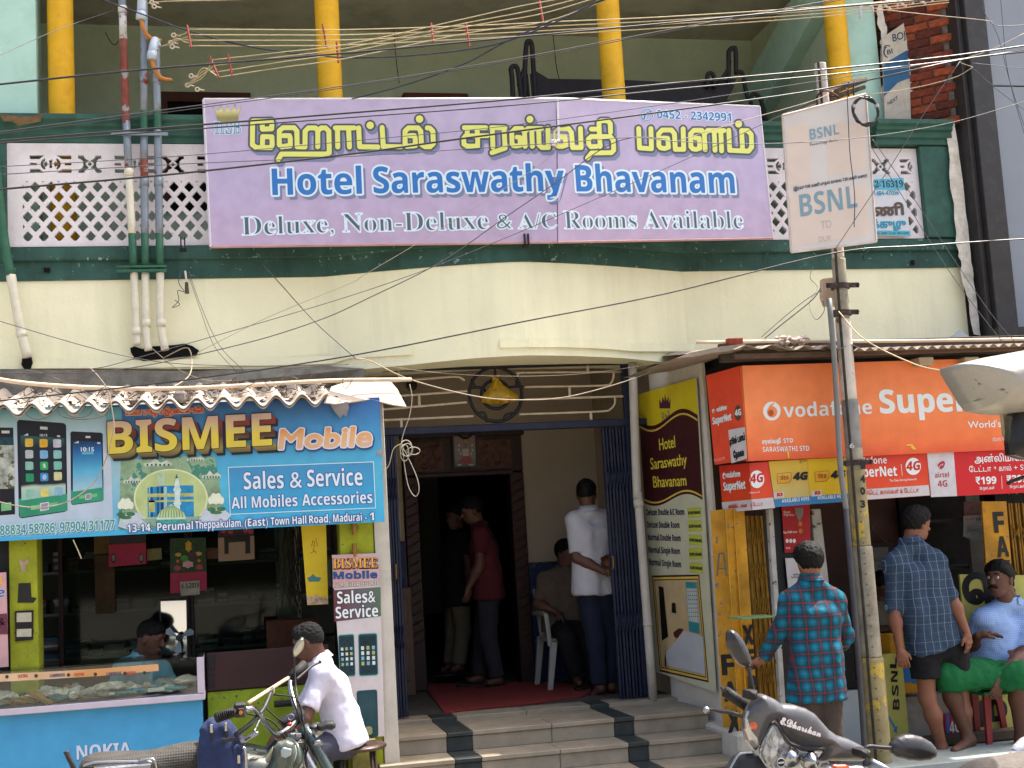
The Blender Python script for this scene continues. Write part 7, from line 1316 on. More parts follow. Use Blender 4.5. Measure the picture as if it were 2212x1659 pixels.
# ================================================================== people
from mathutils import noise as mnoise
def nets(prims, res, k=.03):
    """smooth union of tapered capsules / ellipsoids on a grid -> vertices, quads (surface nets)"""
    lo = np.array([1e9]*3); hi = -lo
    for p in prims:
        if p.get('neg'): continue
        for c, r in p['ext']: lo = np.minimum(lo, np.array(c)-r); hi = np.maximum(hi, np.array(c)+r)
    lo -= res*3; hi += res*3; n = np.ceil((hi-lo)/res).astype(int)+1
    ax = [lo[i]+np.arange(n[i])*res for i in range(3)]; D = np.full(n,1.0, np.float32)
    for p in prims:
        e = np.array([c for c, r in p['ext']]); r = max(r for c, r in p['ext'])+.06
        i0 = np.maximum(((e.min(0)-r-lo)/res).astype(int),0); i1 = np.minimum(((e.max(0)+r-lo)/res).astype(int)+2, n)
        if (i1 <= i0).any(): continue
        sl = tuple(slice(a, b) for a, b in zip(i0, i1))
        G = np.stack(np.meshgrid(*[ax[i][i0[i]:i1[i]] for i in range(3)], indexing='ij'),-1)
        if p['t'] == 'c':
            a, b, ra, rb = p['a'], p['b'], p['ra'], p['rb']; q = G-a; d = b-a; M = p.get('M')
            if M is not None: q = q@M.T; d = M@d
            t = np.clip((q@d)/(d@d+1e-9),0,1); v = np.linalg.norm(q-t[..., None]*d, axis=-1)-(ra+(rb-ra)*t)
        else:
            R = p['R']; q = ((G-p['c'])@R.T)/p['r']; L = np.linalg.norm(q, axis=-1); v = (L-1)*min(p['r'])*(.6+.4*np.clip(L,0,1))
        for (cp, cn) in p.get('clip',()): v = np.maximum(v,(G-cp)@cn)
        cur = D[sl]; kk = p.get('k', k)
        if p.get('neg'): D[sl] = np.maximum(cur,-v); continue
        h = np.clip(.5+.5*(cur-v)/kk,0,1); D[sl] = cur*(1-h)+v*h-kk*h*(1-h)
    S = D < 0; C = np.zeros(tuple(n-1), bool); allS = np.ones(tuple(n-1), bool); offs = [(i, j, l) for i in (0,1) for j in (0,1) for l in (0,1)]
    sub = lambda A, o: A[o[0]:A.shape[0]-1+o[0], o[1]:A.shape[1]-1+o[1], o[2]:A.shape[2]-1+o[2]]
    for o in offs: C |= sub(S, o); allS &= sub(S, o)
    act = C & ~allS; I = np.argwhere(act); idx = -np.ones(act.shape, int); idx[tuple(I.T)] = np.arange(len(I))
    P_ = np.zeros((len(I),3)); cnt = np.zeros(len(I))
    for a in range(3):
        for o in offs:
            if o[a]: continue
            o2 = list(o); o2[a] = 1; va = D[tuple((I+o).T)]; vb = D[tuple((I+o2).T)]; m = (va < 0) != (vb < 0); t = np.where(m, va/(va-vb+1e-12),0); pt = I+np.array(o, float); pt = pt.astype(float); pt[:, a] += t; P_[m] += pt[m]; cnt[m] += 1
    V = lo+(P_/cnt[:, None])*res; Q = []
    for a in range(3):
        b_, c_ = [(1,2),(2,0),(0,1)][a]; s0 = [slice(None)]*3; s1 = [slice(None)]*3; s0[a] = slice(0,-1); s1[a] = slice(1, None)
        A0, A1 = S[tuple(s0)], S[tuple(s1)]; E = np.argwhere(A0 != A1); E = E[(E[:, b_] > 0) & (E[:, c_] > 0) & (E[:, b_] < n[b_]-1) & (E[:, c_] < n[c_]-1)]
        db = np.zeros(3, int); db[b_] = 1; dc = np.zeros(3, int); dc[c_] = 1
        q = np.stack([idx[tuple((E-db-dc).T)], idx[tuple((E-dc).T)], idx[tuple(E.T)], idx[tuple((E-db).T)]],1); fl = ~A0[tuple(E.T)]; q[fl] = q[fl][:, ::-1]; Q.append(q[(q >= 0).all(1)])
    Q = np.vstack(Q); return V, Q
def smoothv(V, Q, it=1, f=.5):
    for _ in range(it):
        A = np.zeros_like(V); c = np.zeros(len(V))
        for i in range(4):
            for j in ((i+1) % 4,(i-1) % 4): np.add.at(A, Q[:, i], V[Q[:, j]]); np.add.at(c, Q[:, i],1)
        V = V*(1-f)+f*A/np.maximum(c,1)[:, None]
    return V
def wrinkle(V, Q, amp, sc, st=(1,1,1)):
    n = np.cross(V[Q[:,2]]-V[Q[:,0]], V[Q[:,3]]-V[Q[:,1]]); N_ = np.zeros_like(V)
    for i in range(4): np.add.at(N_, Q[:, i], n)
    N_ /= np.linalg.norm(N_, axis=1)[:, None]+1e-9
    d = np.array([mnoise.noise(Vector((v[0]*sc*st[0], v[1]*sc*st[1], v[2]*sc*st[2]))) for v in V]); d = np.where(d > 0, d,-np.abs(d)**.7*.9); return V+N_*(d*amp)[:, None]
def cap(a, b, ra, rb, k=None, clip=(), M=None, grow=0):
    a, b = np.array(a, float), np.array(b, float); p = dict(t='c', a=a, b=b, ra=ra+grow, rb=rb+grow, clip=clip, ext=[(a, ra+grow+.02),(b, rb+grow+.02)])
    if k is not None: p['k'] = k
    if M is not None: p['M'] = M
    return p
def ell(c, r, R=None, k=None, clip=(), neg=False):
    c = np.array(c, float); p = dict(t='e', c=c, r=np.array(r, float), R=np.eye(3) if R is None else R, clip=clip, ext=[(c, max(r))])
    if k is not None: p['k'] = k
    if neg: p['neg'] = True
    return p
def unit(v): v = np.array(v, float); return v/(np.linalg.norm(v)+1e-9)
def frame(f, up=(0,0,1)):
    f = unit(f); r = unit(np.cross(f, up)); u = np.cross(r, f); return np.array([r, f, u])     # rows: right, forward, up
def hand(w, d, pn, side, curl=.5, s=1.):
    """palm + five fingers from wrist w towards d; pn = palm normal; side +1/-1 puts the thumb"""
    d = unit(d); pn = unit(np.array(pn)-d*(np.array(pn)@d)); sd_ = np.cross(d, pn)*side; w = np.array(w, float); P_ = []
    P_.append(cap(w-d*.01, w+d*.03*s,.024*s,.027*s,.02)); 
    for k in range(4):
        base = w+d*(.075-.004*abs(k-1.5))*s+sd_*(.030-.019*k)*s; P_.append(cap(w+d*.025*s+sd_*(.012-.009*k)*s, base,.015*s,.0125*s,.014))
        L1, L2 = (.034,.030,.036,.033)[k]*s*1.05,(.034,.040,.036,.026)[k]*s; a1 = curl*.9+.06*k; d1 = unit(d*math.cos(a1)+pn*math.sin(a1)+sd_*(.08-.05*k)); m_ = base+d1*L1; a2 = a1+curl*1.1; d2 = unit(d*math.cos(a2)+pn*math.sin(a2)); P_.append(cap(base, m_,.0105*s,.0095*s,.004)); P_.append(cap(m_, m_+d2*L2,.0095*s,.0075*s,.004))
    t0 = w+d*.022*s+sd_*.018*s; t1 = t0+unit(d*.7+sd_*.75+pn*.35)*.042*s; P_.append(cap(t0, t1,.015*s,.0115*s,.01)); P_.append(cap(t1, t1+unit(d*.9+sd_*.2+pn*.4)*.032*s,.0112*s,.009*s,.004)); return P_
m_skins = {'a': mat('skin_brown', '#744a36',.55,.08,14,.12,90, spec=.35), 'b': mat('skin_dark', '#533427',.55,.08,14,.12,90, spec=.35), 'c': mat('skin_warm', '#7a4e38',.55,.08,14,.12,90, spec=.35)}
m_hair = mat('hair_black', '#080707',.6,.2,60,.5,200, spec=.18); m_hgrey = mat('hair_grizzled', '#252424',.8,.5,120,.6,200, spec=.1)
def headprims(hc, f, s=1., ears=True, up=(0,0,1)):
    R = frame(f, up); r_, f_, u_ = R; P_ = [ell(hc+u_*.03*s,(.073*s,.092*s,.088*s), R), ell(hc+f_*.022*s-u_*.03*s,(.058*s,.068*s,.078*s), R,.03), ell(hc+f_*.05*s-u_*.085*s,(.03*s,.026*s,.022*s), R,.03)]
    P_ += [cap(hc+f_*.084*s+u_*.012*s, hc+f_*.108*s-u_*.026*s,.010*s,.0145*s,.012), ell(hc+f_*.103*s-u_*.030*s,(.017*s,.012*s,.009*s), R,.008), cap(hc+f_*.082*s+u_*.03*s-r_*.032*s, hc+f_*.082*s+u_*.03*s+r_*.032*s,.011*s,.011*s,.016),
        ell(hc+f_*.089*s-u_*.058*s,(.022*s,.012*s,.006*s), R,.006), ell(hc+f_*.086*s-u_*.070*s,(.02*s,.012*s,.007*s), R,.006)]
    for q in (-1,1): P_.append(ell(hc+f_*.072*s+u_*.008*s+r_*q*.03*s,(.018*s,.012*s,.011*s), R,.01)); 
    if ears:
        for q in (-1,1): P_.append(ell(hc-f_*.0*s-u_*.005*s+r_*q*.076*s,(.009*s,.017*s,.03*s), R,.006))
    return P_
def hairprims(hc, f, s=1., vol=.012, low=.0, up=(0,0,1), back=.05):
    R = frame(f, up); r_, f_, u_ = R; cn1 = unit(f_*.78-u_*.62); cn2 = -u_
    c1_ = (hc+f_*.047*s+u_*.045*s, cn1); c2_ = (hc-u_*(back)*s, cn2); sb_ = [ell(hc+u_*.034*s-f_*.006*s,((.073+vol)*s,(.092+vol)*s,(.088+vol)*s), R, clip=(c1_, c2_)), ell(hc+u_*.06*s+f_*.045*s,((.06+vol*.5)*s,.045*s,(.05+vol*.6)*s), R,.03)]
    return sb_
PEOPLE = {}
def person(label, J, f, hf=None, up=(0,0,1), skin='a', s=1., shirt=None, bottom=None, hair='k', res=.012, hands=(), feet=(), collar=True, fat=0., group=None, hvol=.012, hback=.055, extra=None, shirtkw=None, hem=None, sleeves=(.5,.5), bott_to=None, belly=0, legs=True, sole=None, wr=.006):
    """J: joints in the place. f: chest direction, hf: face direction"""
    J = {k: np.array(v, float) for k, v in J.items()}; f = unit(f); hf = f if hf is None else unit(hf)
    foot = J.get('ground', J['pelvis']-np.array([0,0,.9])); e = empty('person', foot, label, 'person', group)
    rt = unit(np.cross(f,[0,0,1])); axis = unit(J['neck']-J['pelvis']); rt = unit(J['shR']-J['shL']) if 'shR' in J and 'shL' in J else rt
    torso = []
    ch = J['neck']*.72+J['pelvis']*.28; wa = J['neck']*.35+J['pelvis']*.65; pe = J['pelvis']
    if 'chest' in J: ch = J['chest']
    if 'waist' in J: wa = J['waist']
    def tor(g, k=.05):
        P_ = []
        hr = unit(rt-axis*(rt@axis))
        for q in (-1,1):
            P_.append(cap(ch+hr*q*.075*s, wa+hr*q*.055*s,.098*s+fat*.5,.086*s+fat, k, grow=g)); P_.append(cap(wa+hr*q*.055*s, pe+hr*q*.07*s,.086*s+fat,.098*s+fat*.7, k, grow=g))
            sh_ = J['shR'] if q > 0 else J['shL']; P_.append(cap(sh_, ch+hr*q*.06*s,.05*s,.09*s, k, grow=g)); P_.append(cap(J['neck'], sh_,.05*s,.048*s,.05, grow=g))
        if belly: P_.append(ell(wa+f*.05+axis*.02,(.13+belly,.12+belly,.14), frame(f),.06))
        return P_
    arms = [('shL', 'elL', 'wrL', sleeves[0]),('shR', 'elR', 'wrR', sleeves[1])]
    B = tor(-.012)+[cap(J['neck']-axis*.03, J['head']-np.array([0,0,.06*s])-hf*.01,.056*s,.05*s,.03)]
    for a, b_, c_, sl in arms:
        if a in J and b_ in J: B.append(cap(J[a], J[b_],.047*s,.04*s)); 
        if c_ in J: B.append(cap(J[b_], J[b_]*.65+J[c_]*.35,.038*s,.042*s)); B.append(cap(J[b_]*.65+J[c_]*.35, J[c_],.042*s,.026*s))
    if legs:
        for q in 'LR':
            if 'kn'+q in J: B.append(cap(J.get('hip'+q, J['pelvis']), J['kn'+q],.082*s,.054*s))
            if 'an'+q in J:
                k_, a_ = J['kn'+q], J['an'+q]; back_ = unit(-f)*(.018*s if (bottom is None or bott_to) else 0); m_ = k_*.66+a_*.34+back_; B += [cap(k_, m_,.052*s,.056*s), cap(m_, a_,.056*s,.034*s)]
            if 'to'+q in J: B += [cap(J['an'+q]+[0,0,-.02], J['to'+q],.032*s,.026*s), cap(J['an'+q], J['an'+q]-unit(J['to'+q]-J['an'+q])*.025-[0,0,.03],.034*s,.032*s)]
    V, Q = nets(B, res,.035*s); V = smoothv(V, Q,1); Vs, Qs, n = [V],[Q], len(V)
    hp = headprims(J['head'], hf, s, up=up)+[cap(J['head']-np.array(hf)*.02-np.array([0,0,.03]), J['neck']+axis*.01,.057*s,.058*s,.03)]
    V, Q = nets(hp, res*.5,.02*s); Vs.append(V); Qs.append(Q+n); n += len(V)
    for (w, d, pn, sd_, cu) in hands: V, Q = nets(hand(J[w], d, pn, sd_, cu, s*1.0),.0055,.01); Vs.append(V); Qs.append(Q+n); n += len(V)
    mesh('body', np.vstack(Vs), np.vstack(Qs), m_skins[skin], e, smooth=True)
    if hair: V, Q = nets(hairprims(J['head'], hf, s, hvol, up=up, back=hback),.007,.02); V = wrinkle(V, Q,.006,70); mesh('hair', V, Q, m_hair if hair == 'k' else m_hgrey, e, smooth=True)
    if shirt:
        hm = hem if hem is not None else (J['pelvis']-axis*.1,-axis); hp_, hn = np.array(hm[0], float), unit(hm[1]); P_ = tor(.016); hr = unit(rt-axis*(rt@axis))
        for q in (-1,1): P_.append(cap(wa+hr*q*.06*s, hp_+hr*q*.085*s,.092*s+fat,.105*s+fat*.9,.05, grow=.014))
        for p in P_: p['clip'] = tuple(p['clip'])+((hp_, hn),)
        nk = J['neck']+axis*.035
        for p in P_: p['clip'] = p['clip']+((nk, axis),)
        for a, b_, c_, sl in arms:
            if a not in J or b_ not in J: continue
            if sl <= 1.0: ep = J[a]*(1-sl)+J[b_]*sl; d = unit(J[b_]-J[a]); P_.append(cap(J[a], J[b_],.060*s,.060*s,.035, clip=((ep, d),)))
            else: t = sl-1; ep = J[b_]*(1-t)+J[c_]*t; d = unit(J[c_]-J[b_]); P_.append(cap(J[a], J[b_],.060*s,.056*s,.035)); P_.append(cap(J[b_], J[c_],.055*s,.043*s,.03, clip=((ep, d),)))
        if extra: P_ += extra
        V, Q = nets(P_, res,.03); V = smoothv(V, Q,1); V = wrinkle(V, Q, wr,9,(1.4,1.4,.6)); V = wrinkle(V, Q, wr*.5,24,(1,1,1)); so_ = mesh('shirt', V, Q, shirt, e, smooth=True)
        if collar:
            b = MB(); U = axis; A_ = unit(np.cross(U, f)); F2 = np.cross(A_, U)*-1; F2 = F2 if F2@f > 0 else -F2
            ring = []
            for i in range(20):
                t = math.radians(35)+math.radians(290)*i/19; ring.append((math.cos(t), math.sin(t)))
            V = []
            for zz, rr_ in ((-.02,.072),(.03,.064),(.036,.069),(-.006,.088)):
                for c0, s0 in ring: V.append(nk+U*(zz-.01-(.02 if c0 > .5 else 0))+(F2*c0*1.05+A_*s0)*rr_*s)
            b.add(V,[(i*20+j, i*20+j+1,(i+1)*20+j+1,(i+1)*20+j) for i in range(3) for j in range(19)]); b.build('collar', shirt, so_, smooth=True)
    if bottom:
        P_ = []; hr = rt
        for q, sg in (('L',-1),('R',1)):
            hp = J.get('hip'+q, J['pelvis']); 
            if 'kn'+q not in J: continue
            tk = bott_to if bott_to is not None else 2
            if tk <= 1: ep = hp*(1-tk)+J['kn'+q]*tk; d = unit(J['kn'+q]-hp); P_.append(cap(hp, J['kn'+q],.105*s,.098*s,.03, clip=((ep, d),)))
            else:
                P_.append(cap(hp, J['kn'+q],.098*s,.078*s,.03))
                if 'an'+q in J: ep = J['an'+q]+[0,0,.015]; d = unit(J['an'+q]-J['kn'+q]); P_.append(cap(J['kn'+q], J['an'+q],.078*s,.066*s,.02, clip=((ep, d),)))
        top = J['pelvis']+axis*.07; P_.append(cap(J['pelvis']-hr*.06*s, J['pelvis']+hr*.06*s,.105*s+fat*.5,.105*s+fat*.5,.03, clip=((top, axis),))); P_.append(cap(J['pelvis']+axis*.08-hr*.05*s, J['pelvis']+axis*.08+hr*.05*s,.098*s+fat*.5,.098*s+fat*.5,.03, clip=((top, axis),)))
        V, Q = nets(P_, res,.025); V = smoothv(V, Q,1); V = wrinkle(V, Q,.006,10,(1.4,1.4,.7)); V = wrinkle(V, Q,.003,28); mesh('trousers' if (bott_to or 2) > 1 else 'shorts', V, Q, bottom, e, smooth=True)
    if sole:
        for q in 'LR':
            if 'to'+q in J:
                d = unit((J['to'+q]-J['an'+q])*[1,1,0]); sdv = np.array([-d[1], d[0],0]); c = (J['to'+q]+J['an'+q])/2; zz = J['to'+q][2]-.045; b = MB(); o_ = []
                for (u, w) in ((-.13,.025),(-.135,-.025),(-.05,-.036),(.08,-.047),(.15,-.03),(.165,.0),(.15,.03),(.08,.045),(-.05,.034)): o_.append(c*[1,1,0]+[0,0, zz]+d*u+sdv*w)
                b.slab(np.array(o_)+[0,0,.018], np.array(o_)); b.build('sandal', sole, e); b = MB(); b.tube([c*[1,1,0]+[0,0, zz+.02]+sdv*.045+d*.05, c*[1,1,0]+[0,0, zz+.075]+d*.06, c*[1,1,0]+[0,0, zz+.02]-sdv*.045+d*.05],.009,6); b.build('strap', sole, e)
    return e
def j(x, y, Y): return atY(x, y, Y)
# cloth patterns (woven checks: part of the cloth, fixed to it)
def plaid(name, base, lines, axes=('X', 'Z'), rough=.85, soft=.0):
    """lines: (period m, width fraction, colour, strength, phase)"""
    m = bpy.data.materials.new(name); m.use_nodes = True; t = m.node_tree; N, L = t.nodes, t.links; b_ = N['Principled BSDF']; tc = N.new('ShaderNodeTexCoord')
    nz = N.new('ShaderNodeTexNoise'); nz.inputs['Scale'].default_value = 4; L.new(tc.outputs['Object'], nz.inputs[0]); vm = N.new('ShaderNodeVectorMath'); vm.operation = 'MULTIPLY_ADD'; L.new(nz.outputs['Color'], vm.inputs[0]); vm.inputs[1].default_value = (.035,.035,.035); L.new(tc.outputs['Object'], vm.inputs[2])
    sx = N.new('ShaderNodeSeparateXYZ'); L.new(vm.outputs[0], sx.inputs[0]); cur = srgb(base)
    for (per, wd, colr, stg, ph, axl) in lines:
        for axn in axl:
            a = N.new('ShaderNodeMath'); a.operation = 'MULTIPLY_ADD'; L.new(sx.outputs[axn], a.inputs[0]); a.inputs[1].default_value = 1/per; a.inputs[2].default_value = ph+20
            fr = N.new('ShaderNodeMath'); fr.operation = 'FRACT'; L.new(a.outputs[0], fr.inputs[0]); pp = N.new('ShaderNodeMath'); pp.operation = 'PINGPONG'; L.new(fr.outputs[0], pp.inputs[0]); pp.inputs[1].default_value = .5
            mr = N.new('ShaderNodeMapRange'); L.new(pp.outputs[0], mr.inputs[0]); mr.inputs[1].default_value = wd*.5*(1+soft); mr.inputs[2].default_value = wd*.5*(1-soft)*.8; mr.inputs[3].default_value = 0; mr.inputs[4].default_value = stg
            mx = N.new('ShaderNodeMix'); mx.data_type = 'RGBA'; L.new(mr.outputs[0], mx.inputs[0]); mx.inputs[7].default_value = srgb(colr)
            if isinstance(cur, tuple): mx.inputs[6].default_value = cur
            else: L.new(cur, mx.inputs[6])
            cur = mx.outputs[2]
    L.new(cur, b_.inputs['Base Color']); b_.inputs['Roughness'].default_value = rough; b_.inputs['Specular IOR Level'].default_value = .2
    n2 = N.new('ShaderNodeTexNoise'); n2.inputs['Scale'].default_value = 14; n2.inputs['Detail'].default_value = 5; L.new(tc.outputs['Object'], n2.inputs[0]); bp = N.new('ShaderNodeBump'); bp.inputs['Strength'].default_value = .5; bp.inputs['Distance'].default_value = .012; L.new(n2.outputs['Fac'], bp.inputs['Height']); L.new(bp.outputs[0], b_.inputs['Normal'])
    MATS[name] = m; return m
m_wsh = mat('cloth_white', '#b9b6c6',.9,.03,6,.5,14); m_gtr = mat('cloth_greyblue', '#3a3a48',.9,.08,9,.5,16); m_maroonsh = mat('cloth_maroon', '#4a161c',.9,.08,9,.5,14); m_dtr = mat('cloth_darkgrey', '#25242a',.9,.08,9,.5,16); m_kh = mat('cloth_khaki', '#5c5443',.9,.08,9,.5,16); m_brs = mat('cloth_brown', '#54493f',.9,.12,20,.5,14); m_blk2 = mat('cloth_black', '#0c0c10',.9,.1,9,.4,16); m_jean = mat('cloth_jeans', '#141a2c',.9,.12,14,.5,16); m_teal = mat('cloth_teal', '#6a98a0',.9,.06,9,.5,14); m_brtr = mat('cloth_browntr', '#3a2f2a',.9,.08,9,.5,16)
m_turq = plaid('cloth_turquoise', '#0e667f',[(.078,.56, '#102a38',.80,0, 'XZ'),(.078,.09, '#6a2420',.75,0, 'XZ'),(.039,.03, '#0c2430',.7,.25, 'XZ')], soft=.55)
m_blch = plaid('cloth_bluecheck', '#2c3c50',[(.052,.07, '#7f8c9a',.75,0, 'X'),(.060,.045, '#6f8090',.6,.3, 'Z'),(.026,.12, '#22303f',.6,.1, 'XZ')], soft=.2)
m_lbch = plaid('cloth_lightblue', '#6a88b8',[(.0125,.42, '#98aed0',.55,0, 'XZ')], soft=.3)
m_sole = mat('sandal_dark', '#1d1715',.7,.15,20)
# 1 man on the stool
Y = -1.22
person('man in a bright white shirt sitting on a stool with his back to the steps', dict(head=j(668,1387, Y-.02), neck=j(692,1432, Y), shL=j(699,1457, Y-.17), shR=j(693,1450, Y+.17), chest=j(713,1485, Y), waist=j(735,1545, Y), pelvis=j(748,1596, Y), elL=j(659,1552, Y-.25), wrL=j(596,1590, Y-.12), elR=j(650,1545, Y+.2), wrR=j(600,1596, Y+.05),
    hipL=j(742,1606, Y-.09), hipR=j(742,1602, Y+.09), knL=j(640,1632, Y-.16), knR=j(640,1628, Y+.14), anL=j(655,1770, Y-.16), anR=j(660,1765, Y+.14), ground=j(748,1745, Y)),(-1,.05,-.1),(-.93,.3,-.25), skin='b', shirt=m_wsh, bottom=m_gtr, hair='g', sleeves=(.78,.78), hem=(j(752,1606, Y),(.2,0,-1)), hands=(('wrL',(-.55,.1,-.75),(.6,.2,-.5),1,.7),), res=.011, hvol=.006, wr=.008)
STL = empty('round_stool', j(775,1745, Y), 'round brown-topped stool under the man in the bright white shirt', 'stool'); c = j(772,1612, Y); c[2] = max(c[2],.38)
b = MB(); b.lathe([(.16,-.012),(.175,-.006),(.178,.006),(.165,.014)], c,30); b.build('seat', mat('stool_seat', '#3c2c26',.4,.12,9), STL, smooth=False); b = MB(); b.tube([c+[.172*math.cos(t),.172*math.sin(t),-.004] for t in np.linspace(0,6.283,32)[:-1]],.013,8, closed=True); b.build('rim', mat('stool_rim', '#4f4238',.35,.1,9, metal=.6), STL, smooth=True)
for k in range(4): a0 = .6+k*1.571; b = MB(); b.tube([c+[.13*math.cos(a0),.13*math.sin(a0),-.01],[c[0]+.17*math.cos(a0), c[1]+.17*math.sin(a0),0.0]],.012,8); b.build('leg', mat('stool_rim', ''), STL, smooth=True)
b = MB(); b.tube([[c[0]+.15*math.cos(t), c[1]+.15*math.sin(t), c[2]*.45] for t in np.linspace(0,6.283,28)[:-1]],.008,6, closed=True); b.build('ring', mat('stool_rim', ''), STL)
tag(box('concrete_block', hx(760,-.95,1620), hx(812,-.95,1620),-.97,-.875,0, j(780,1600,-.97)[2], mat('block_peel', '#77723c',.9,.3,14,.5,40, dirt='#3c3a24', dirtamt=.6, dscale=9)), 'yellowed peeling block beside the stool below the narrow sign', 'block')
# 2 shopkeeper
Y = -.35
person('shopkeeper in a teal shirt bending over behind the glass counter', dict(head=j(324,1378, Y-.05), neck=j(308,1425, Y), shL=j(345,1448, Y+.10), shR=j(268,1446, Y-.12), chest=j(305,1475, Y), waist=j(298,1540, Y+.05), pelvis=j(290,1610, Y+.1), elR=j(243,1500, Y-.2), wrR=j(285,1530,-.68), elL=j(390,1500, Y-.1), wrL=j(345,1530,-.68), ground=j(290,1750, Y)),(.6,-.75,-.1),(.9,-.38,-.28), skin='b', shirt=m_teal, sleeves=(.75,.75), legs=False, hem=(j(290,1620, Y),(0,0,-1)), res=.012, hands=(('wrR',(.6,-.3,-.5),(0,0,-1),-1,.5),('wrL',(-.6,-.3,-.5),(0,0,-1),1,.5)), hvol=.003, hback=.03)
# 3 maroon, 4 khaki
Y = 1.78
person('man in a maroon shirt and dark trousers standing side-on in the carved doorway', dict(head=j(1020,1103, Y), neck=j(1035,1140, Y), shL=j(1036,1155, Y-.17), shR=j(1046,1155, Y+.17), chest=j(1045,1185, Y), waist=j(1052,1235, Y), pelvis=j(1056,1285, Y), elL=j(1036,1222, Y-.22), wrL=j(1012,1268, Y-.22), elR=j(1055,1225, Y+.22), wrR=j(1035,1270, Y+.2), hipL=j(1054,1290, Y-.08), hipR=j(1054,1290, Y+.08), knL=j(1055,1382, Y-.1), knR=j(1042,1380, Y+.1), anL=j(1075,1466, Y-.1), anR=j(1035,1462, Y+.1), toL=j(1052,1476, Y-.12), toR=j(1012,1470, Y+.08), ground=j(1056,1482, Y)),(-1,-.1,0),(-.97,-.05,-.22), skin='b', shirt=m_maroonsh, bottom=m_dtr, sleeves=(.6,.6), hem=(j(1056,1292, Y),(0,0,-1)), hands=(('wrL',(-.15,0,-1),(-.6,.8,0),1,.35),), res=.013, fat=.012, sole=m_sole)
Y = 2.4
person('man in khaki trousers half hidden behind the man in maroon', dict(head=j(985,1118, Y), neck=j(985,1155, Y), shL=j(1000,1168, Y-.16), shR=j(972,1168, Y+.16), pelvis=j(985,1285, Y), elL=j(1012,1220, Y-.2), wrL=j(1015,1265, Y-.2), elR=j(960,1225, Y+.16), wrR=j(962,1270, Y+.1), hipL=j(992,1288, Y-.08), hipR=j(984,1288, Y+.08), knL=j(1000,1365, Y-.1), knR=j(980,1365, Y+.1), anL=j(990,1438, Y-.1), anR=j(972,1438, Y+.1), toL=j(975,1448, Y-.14), toR=j(957,1448, Y+.04), ground=j(985,1455, Y)),(-.8,-.5,0), skin='b', shirt=m_blk2, bottom=m_kh, sleeves=(.6,.6), res=.015, sole=m_sole)
# 5 seated brown shirt + chair
Y = 1.40
person('seated man in a brown short-sleeved shirt in the porch, resting his arm on a chair', dict(head=j(1222,1196, Y), neck=j(1218,1234, Y), shL=j(1246,1250, Y-.05), shR=j(1178,1252, Y), chest=j(1212,1272, Y), waist=j(1215,1315, Y), pelvis=j(1222,1355, Y), elR=j(1162,1306, Y-.05), wrR=j(1200,1322, Y-.16), elL=j(1265,1305, Y), wrL=j(1255,1345, Y-.15), hipR=j(1212,1360, Y-.05), hipL=j(1235,1358, Y-.02), knR=j(1225,1378, Y-.45), knL=j(1268,1374, Y-.4), anR=j(1247,1462, Y-.4), anL=j(1285,1458, Y-.38), toR=j(1252,1476, Y-.52), toL=j(1290,1470, Y-.5), ground=j(1230,1480, Y-.2)),(.25,-1,0),(.5,-.8,0), skin='b', shirt=m_brs, bottom=m_blk2, sleeves=(.85,.85), hem=(j(1220,1362, Y),(0,0,-1)), hands=(('wrR',(.6,-.3,-.55),(0,0,-1),-1,.45),), res=.013, sole=m_sole)
CH = empty('plastic_chair', j(1225,1482, Y-.1), 'white moulded plastic chair under the man in brown', 'chair'); m_pl = mat('white_plastic', '#8f8d86',.45,.06,9)
cx_ = j(1222,1370, Y)[0]; zs = LZ+.42; b = MB(); b.box(cx_-.22, cx_+.22, Y-.36, Y+.1, zs-.03, zs, bev=.01); b.build('seat', m_pl, CH)
b = MB(); b.slab(np.array([(cx_-.2, Y+.12, zs),(cx_+.2, Y+.12, zs),(cx_+.22, Y+.2, zs+.4),(cx_-.22, Y+.2, zs+.4)]), np.array([(cx_-.2, Y+.14, zs),(cx_+.2, Y+.14, zs),(cx_+.22, Y+.22, zs+.4),(cx_-.22, Y+.22, zs+.4)])); b.build('backrest', m_pl, CH)
for sx_ in (-1,1):
    for yy in (Y-.36, Y+.12): b = MB(); b.slab(np.array([(cx_+sx_*.22, yy, zs-.0),(cx_+sx_*.16, yy, zs-.0),(cx_+sx_*.23, yy, LZ+.001),(cx_+sx_*.27, yy, LZ+.001)]), np.array([(cx_+sx_*.22, yy+.035, zs),(cx_+sx_*.16, yy+.035, zs),(cx_+sx_*.23, yy+.035, LZ+.001),(cx_+sx_*.27, yy+.035, LZ+.001)])); b.build('leg', m_pl, CH)
    b = MB(); b.tube(catmull([(cx_+sx_*.23, Y-.36, zs-.05),(cx_+sx_*.245, Y-.36, zs+.17),(cx_+sx_*.25, Y-.3, zs+.21),(cx_+sx_*.24, Y+.12, zs+.2)],4),.02,6); b.build('armrest', m_pl, CH)
